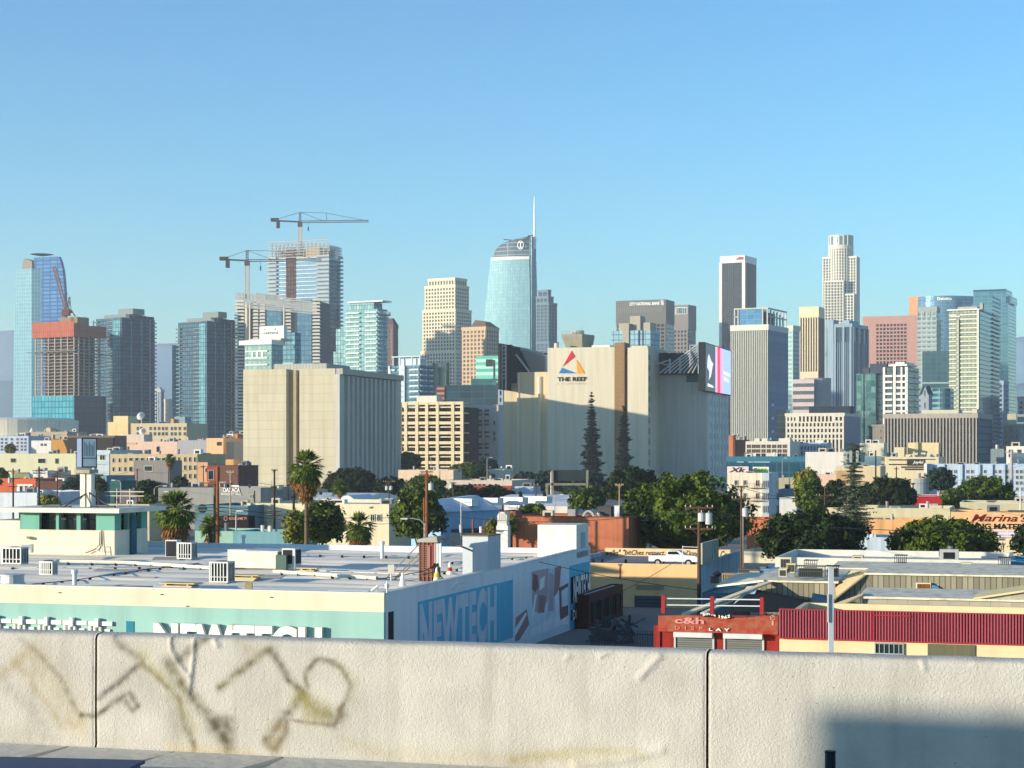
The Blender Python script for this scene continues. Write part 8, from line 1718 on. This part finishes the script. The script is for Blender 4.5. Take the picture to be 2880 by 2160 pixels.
# columnar pines
PN = leafm('0a1513', '13211b', 1.); PN2 = leafm('2e3a26', '66705a', 1.)
def pine(label, pc, w0, w1, y0, y1, D, mat, tiers, seed, name='column_pine', grp='narrow column pines', up=.5, gap=.0, blen=1., tuft=.30):
    rn = random.Random(seed); o = Vector((wx(pc, D), D, 0)); r = empty(name, label, 'tree', o, 0, grp); zt = wz(y0, D); zb = max(0, wz(y1, D)); k_ = D/F
    mb = MB(); mb.cyl((0, 0, 0), (0, 0, zt), .32*k_*20*.1+.12, .05, 8); mb.build('trunk', BARK, r, uv=False); mb = MB()
    for i in range(tiers):
        t = (i+.5)/tiers; z = zb+(zt-zb)*t; rad = (w0*(1-t)**.75+w1*t)*k_/2*(.62+.6*rn.random()); nb = 9 if t < .85 else 6; a0 = rn.random()*6.28
        if t > .8 and rn.random() < gap: continue
        for b_ in range(nb):
            a = a0+b_*6.28/nb+rn.gauss(0, .15); L = rad*(.72+.4*rn.random())*blen; e = Vector((math.cos(a), math.sin(a), 0)); p0 = Vector((0, 0, z+rn.gauss(0, .15))); dz = up*L*.45; 
            n = 7
            for s_ in range(n):
                u = (s_+.6)/n; q = p0+e*L*u+Vector((0, 0, dz*u*u-.08*L*u)); wd = max(.16, rad*tuft)*(1.2-.4*u)
                for j in range(9):
                    v = Vector((rn.gauss(0, 1), rn.gauss(0, 1), rn.gauss(.35, .7))).normalized(); tip = q+v*wd*1.5; sd = v.cross(e)
                    if sd.length < .05: continue
                    sd = sd.normalized()*wd*.32; i0 = len(mb.v); mb.v += [tuple(q-sd), tuple(q+sd), tuple(tip)]; mb.f.append((i0, i0+1, i0+2)); mb.m.append(0)
    mb.build('branches', mat, r, uv=False); return r, zt, zb
pine('taller of two black-green column pines in front of the showroom block', 1664, 62, 8, 1102, 1345, 655, PN, 30, 2, gap=.1, tuft=.27); pine('shorter black-green column pine left of the showroom pilaster', 1755, 52, 9, 1142, 1330, 655, PN, 26, 4, gap=.1, tuft=.28)
r, zt, zb = pine('pine-disguised antenna mast with sparse grey-green branches', 2402, 96, 34, 1246, 1500, 255, PN2, 24, 6, 'mast_pine', 'mast pine', .15, 0., 1.3, .14)
k_ = 255/F; mb = MB(); rn = random.Random(4)
for k in range(9):
    a = k*6.28/9; x_, y_ = math.cos(a)*26*k_, math.sin(a)*26*k_; z_ = wz(1300, 255); mb.box(x_-.16, x_+.16, y_-.12, y_+.12, z_, z_+1.6); mb.bar((0, 0, z_+.8), (x_, y_, z_+.8), .06)
mb.build('panel_antenna', plaster('a9b4ac', .6, .2), r)
# ------------------------------------------------------------------ utility poles, lamps, wires
WOOD = plaster('5a4436', .9, .25, 3., .3); WOODR = plaster('8a5434', .9, .25, 3., .3); WOODD = plaster('33281f', .9, .2)
TOPS = {}
def pole(label, px, y0, D, arms=(), mat=WOOD, rad=.15, trans=(), name='utility_pole', grp='wooden utility poles', key=None, armw=1.2, yb=0.):
    o = Vector((wx(px, D), D, yb)); r = empty(name, label, 'utility pole', o, -R(10), grp); hh = wz(y0, D)-yb
    mb = MB(); mb.cyl((0, 0, 0), (0, 0, hh), rad*1.25, rad*.8, 10); mb.build('shaft', mat, r, uv=False)
    for (py, half) in arms:
        z = wz(py, D)-yb; mb = MB(); mb.box(-half, half, -.1, -.0, z-.06, z+.06); mb.bar((-half*.5, -.08, z), (0, -.1, z-.55), .05); mb.bar((half*.5, -.08, z), (0, -.1, z-.55), .05); c = mb.build('crossarm', mat, r)
        mb = MB()
        for t in (-.95, -.6, .6, .95): mb.cyl((half*t, -.05, z+.06), (half*t, -.05, z+.22), .045, .03, 6)
        mb.build('insulators', plaster('b9b4a8', .4), c)
    for (dx, py0, py1) in trans:
        z0, z1 = wz(py1, D)-yb, wz(py0, D)-yb; mb = MB(); mb.cyl((dx, -.25, z0), (dx, -.25, z1), .26, .26, 14); mb.cyl((dx, -.25, z1), (dx, -.25, z1+.06), .28, .2, 14); mb.cyl((dx, -.3, z1+.05), (dx, -.3, z1+.25), .04, .03, 6); mb.build('transformer', plaster('b9bdbb', .45), r)
    if key: TOPS[key] = (Vector((o.x, o.y, 0)), [wz(py, D) for py, _ in arms] or [hh+yb])
    return r
pole('thick brown twin pole with a long pale crossarm right of the young palm', 612, 1312, 172, ((1359, 1.35),), WOODR, .17, key='A'); pole('companion mossy pole just left of the thick brown pole', 604, 1355, 174, (), plaster('6a5a3a', .9, .4, 4.), .14)
pole('thin grey pole right of the thick brown twin pole', 648, 1322, 240, ((1328, .5),), plaster('a49a86'), .1)
pole('leaning dark pole in front of the numbered warehouse', 772, 1320, 240, ((1322, .4), (1438, .9), (1450, .9)), WOODD, .13, key='B'); pole('dark pole left of the tallest fan palm', 826, 1362, 195, ((1364, .4),), WOODD, .14)
pole('tall orange-brown pole with transformer in front of the lush round tree', 1200, 1322, 186, ((1327, .65), (1336, .6)), WOODR, .15, ((.5, 1360, 1378),), key='C'); pole('short orange companion pole by the street lamp arm', 1193, 1400, 188, (), WOODR, .11)
pole('pole with pale transformer bank left of the lush round tree', 1094, 1353, 300, ((1355, .95),), WOOD, .12, ((-.3, 1368, 1378), (.4, 1368, 1378)), key='D'); pole('pole with a pale box in front of the pinkish building', 1275, 1356, 290, ((1358, .5), (1364, .5)), WOOD, .12, ((-.3, 1362, 1373),)); pole('dark pole beside the white signboard', 1414, 1394, 268, ((1403, .9),), WOODD, .12, key='E')
pole('brown pole in front of the long barrel-roofed hall', 1507, 1362, 300, ((1364, .4),), WOOD, .13); pole('pale wood pole with crossarm left of the huge fig tree', 1742, 1360, 262, ((1364, .6),), plaster('a3906c'), .1); pole('white pole in front of the dark dome trees', 1550, 1327, 480, (), STEELW, .2)
pole('black pole at the far left with three crossarms', 37, 1318, 300, ((1325, .8), (1345, .8), (1368, .8)), WOODD, .14, ((-.5, 1345, 1358),), key='F'); pole('black pole with long crossarm right of the orange shopfront', 110, 1312, 290, ((1324, 1.05), (1331, 1.0)), WOODD, .14, key='G'); pole('dark pole left of the sign pylon', 161, 1328, 330, ((1331, 1.),), WOOD, .12, key='H'); pole('thin dark pole left of the brown cube building', 572, 1308, 350, ((1312, .5),), WOODD, .1)
pole('brown leaning pole in front of the blank grey annexe', 386, 1318, 380, ((1319, .5),), plaster('7a4a38'), .16)
pole('tall brown pole by the panel screen carrying two white transformers', 1966, 1424, 138, ((1428, 1.05), (1487, 1.05)), WOOD, .14, ((.2, 1444, 1466), (.75, 1444, 1474)), key='I'); pole('twin grey-brown pole in front of the huge fig tree with a side box', 2085, 1366, 160, ((1369, .6), (1403, .8)), WOOD, .11, ((.35, 1430, 1454),), key='J'); pole('thin pale companion pole beside the twin grey-brown pole', 2090, 1455, 161, (), plaster('8f8478'), .07)
pole('bare black pole right of the pine-shaped mast', 2463, 1266, 400, (), WOODD, .18); pole('dark pole with crossarm left of the pine-shaped mast', 2320, 1366, 262, ((1394, 1.25),), WOOD, .12, key='K'); pole('black short pole right of the large dark dome tree', 2568, 1358, 330, ((1360, .4),), WOODD, .13); pole('dark leafy-topped pole right of the cream warehouse front', 2521, 1312, 380, ((1318, .5),), WOODD, .14)
pole('thick pale steel pole in front of the blue-shaded apartments', 2845, 1266, 330, ((1272, 1.1),), plaster('a4989a'), .3, key='L'); pole('thin pole at the foot of the painted peach shop wall', 2822, 1528, 168, ((1530, .2),), plaster('6a5a48'), .05); pole('pale pole beside the red wall strip at right', 2870, 1370, 300, (), STEELW, .15)
for i, (px, D, y0) in enumerate(((1330, 170, 1460), (1362, 172, 1462))): pole(('thicker sunlit wooden post behind the parapet stack', 'thinner sunlit wooden post behind the parapet stack')[i], px, y0, D, (), WOODR, (.1, .06)[i])
pole('pale concrete post beside the olive twin-domed tree', 1296, 1410, 230, (), STEELW, .06); pole('dark post in front of the striped cream shed', 716, 1380, 300, (), WOODD, .12); pole('dark post left of the tallest palm far behind', 810, 1361, 330, ((1363, .3),), WOODD, .14)
def lamp(label, px, y0, D, arm, mat=None, kind='street_lamp'):
    o = Vector((wx(px, D), D, 0)); r = empty(kind, label, 'street lamp', o, 0, 'street lamps'); hh = wz(y0, D); mat = mat or plaster('a9aaa6', .4); mb = MB(); mb.cyl((0, 0, 0), (0, 0, hh-.5), .12, .07, 8); mb.build('post', mat, r, uv=False)
    mb = MB(); pts = [(0, 0, hh-.6), (arm*.25, 0, hh-.15), (arm*.7, 0, hh), (arm, 0, hh)]; mb.tube(pts, .05, 6); mb.build('arm', mat, r, uv=False); mb = MB(); mb.box(arm, arm+.7*(1 if arm > 0 else -1), -.15, .15, hh-.12, hh+.05); mb.build('lamp_head', plaster('d8d8d2', .3), r)
lamp('curved street lamp in front of the olive-grey shed', 434, 1366, 320, 1.5); lamp('curved street lamp left of the sign pylon', 166, 1378, 300, 1.6); lamp('street lamp with arm over the lush round tree', 1194, 1458, 184, -1.7); lamp('double street lamp before the beige block base', 764, 1346, 450, 1.8); lamp('grey street lamp with ball head by the dark shop sign', 664, 1436, 205, .1); lamp('street lamp before the olive-grey shed, next to a white billboard frame', 512, 1382, 300, -2.2)
lamp('slim street lamp in front of the teal glass hall', 2200, 1288, 520, .6); lamp('slim lamp behind the white barrel-roofed hall', 1560, 1390, 330, .9); lamp('pair-armed lamp before the car park', 1212, 1282, 520, .6); lamp('thin lamp at the foot of the office wing', 1370, 1286, 520, .8); lamp('grey lamp right of the sign pylon', 340, 1350, 330, -1.); lamp('tall thin post lamp in front of the gabled warehouse', 1297, 1412, 205, .4)
def wire(label, a, b_, sag, n=14, r_=.022):
    a = Vector(a); b_ = Vector(b_); pts = [a+(b_-a)*k/n-Vector((0, 0, sag*4*(k/n)*(1-k/n)))-a for k in range(n+1)]; mb = MB(); mb.tube(pts, r_, 4); o = mb.build('power_line', DKV, None, label, 'cable', 'overhead wires', uv=False); o.location = a
wire('overhead wire sloping from the shop side wall corner across the yard', nt_.w(.1, 33, 5.9), at(1975, 1660, 140), .2); wire('overhead wire crossing the peach-yellow wall down to the yard', at(1900, 1578, 150), at(1745, 1665, 140), .1)
wire('long thin wire across the tree in front of the painted peach wall', at(2085, 1400, 160), at(2845, 1372, 330), .8); wire('upper wire over the numbered warehouse', at(612, 1425, 172), at(1200, 1450, 186), .6); wire('lower wire over the numbered warehouse', at(612, 1438, 172), at(1200, 1468, 186), .6); wire('wire from the far left black poles to the thick brown pole', at(110, 1322, 290), at(612, 1362, 172), 1.2); wire('wire over the gabled warehouse', at(1200, 1440, 186), at(1966, 1430, 138), 1.)
wire('wire from the two-transformer pole to the twin grey-brown pole', at(1966, 1488, 138), at(2085, 1404, 160), .8); wire('wire from the two-transformer pole out over the sheds', at(1966, 1430, 138), at(2900, 1480, 110), .8)

for i, (a, c, sg, lb) in enumerate(((at(37, 1327, 300), at(110, 1326, 290), .3, 'between the two black poles at far left'), (at(110, 1326, 290), at(161, 1333, 330), .3, 'from the black pole to the pole by the sign pylon'), (at(161, 1333, 330), at(386, 1322, 380), .8, 'from the sign pylon pole to the leaning brown pole'), (at(386, 1322, 380), at(572, 1312, 350), .9, 'in front of the tan office'), (at(648, 1330, 240), at(826, 1366, 195), .5, 'before the beige block base'), (at(826, 1366, 195), at(1094, 1357, 300), .8, 'across the tallest palm'), (at(1094, 1357, 300), at(1275, 1360, 290), .5, 'over the lush round tree'), (at(1275, 1360, 290), at(1507, 1366, 300), .7, 'over the white barrel roof'), (at(1507, 1366, 300), at(1742, 1366, 262), .7, 'in front of the dark dome trees'), (at(2085, 1371, 160), at(2320, 1396, 262), .6, 'from the twin grey-brown pole to the mast pine'), (at(2320, 1396, 262), at(2568, 1361, 330), .8, 'behind the mast pine'), (at(2568, 1361, 330), at(2900, 1300, 330), .9, 'over the bright red building'))):
    wire('thin overhead wire '+lb, a, c, sg)
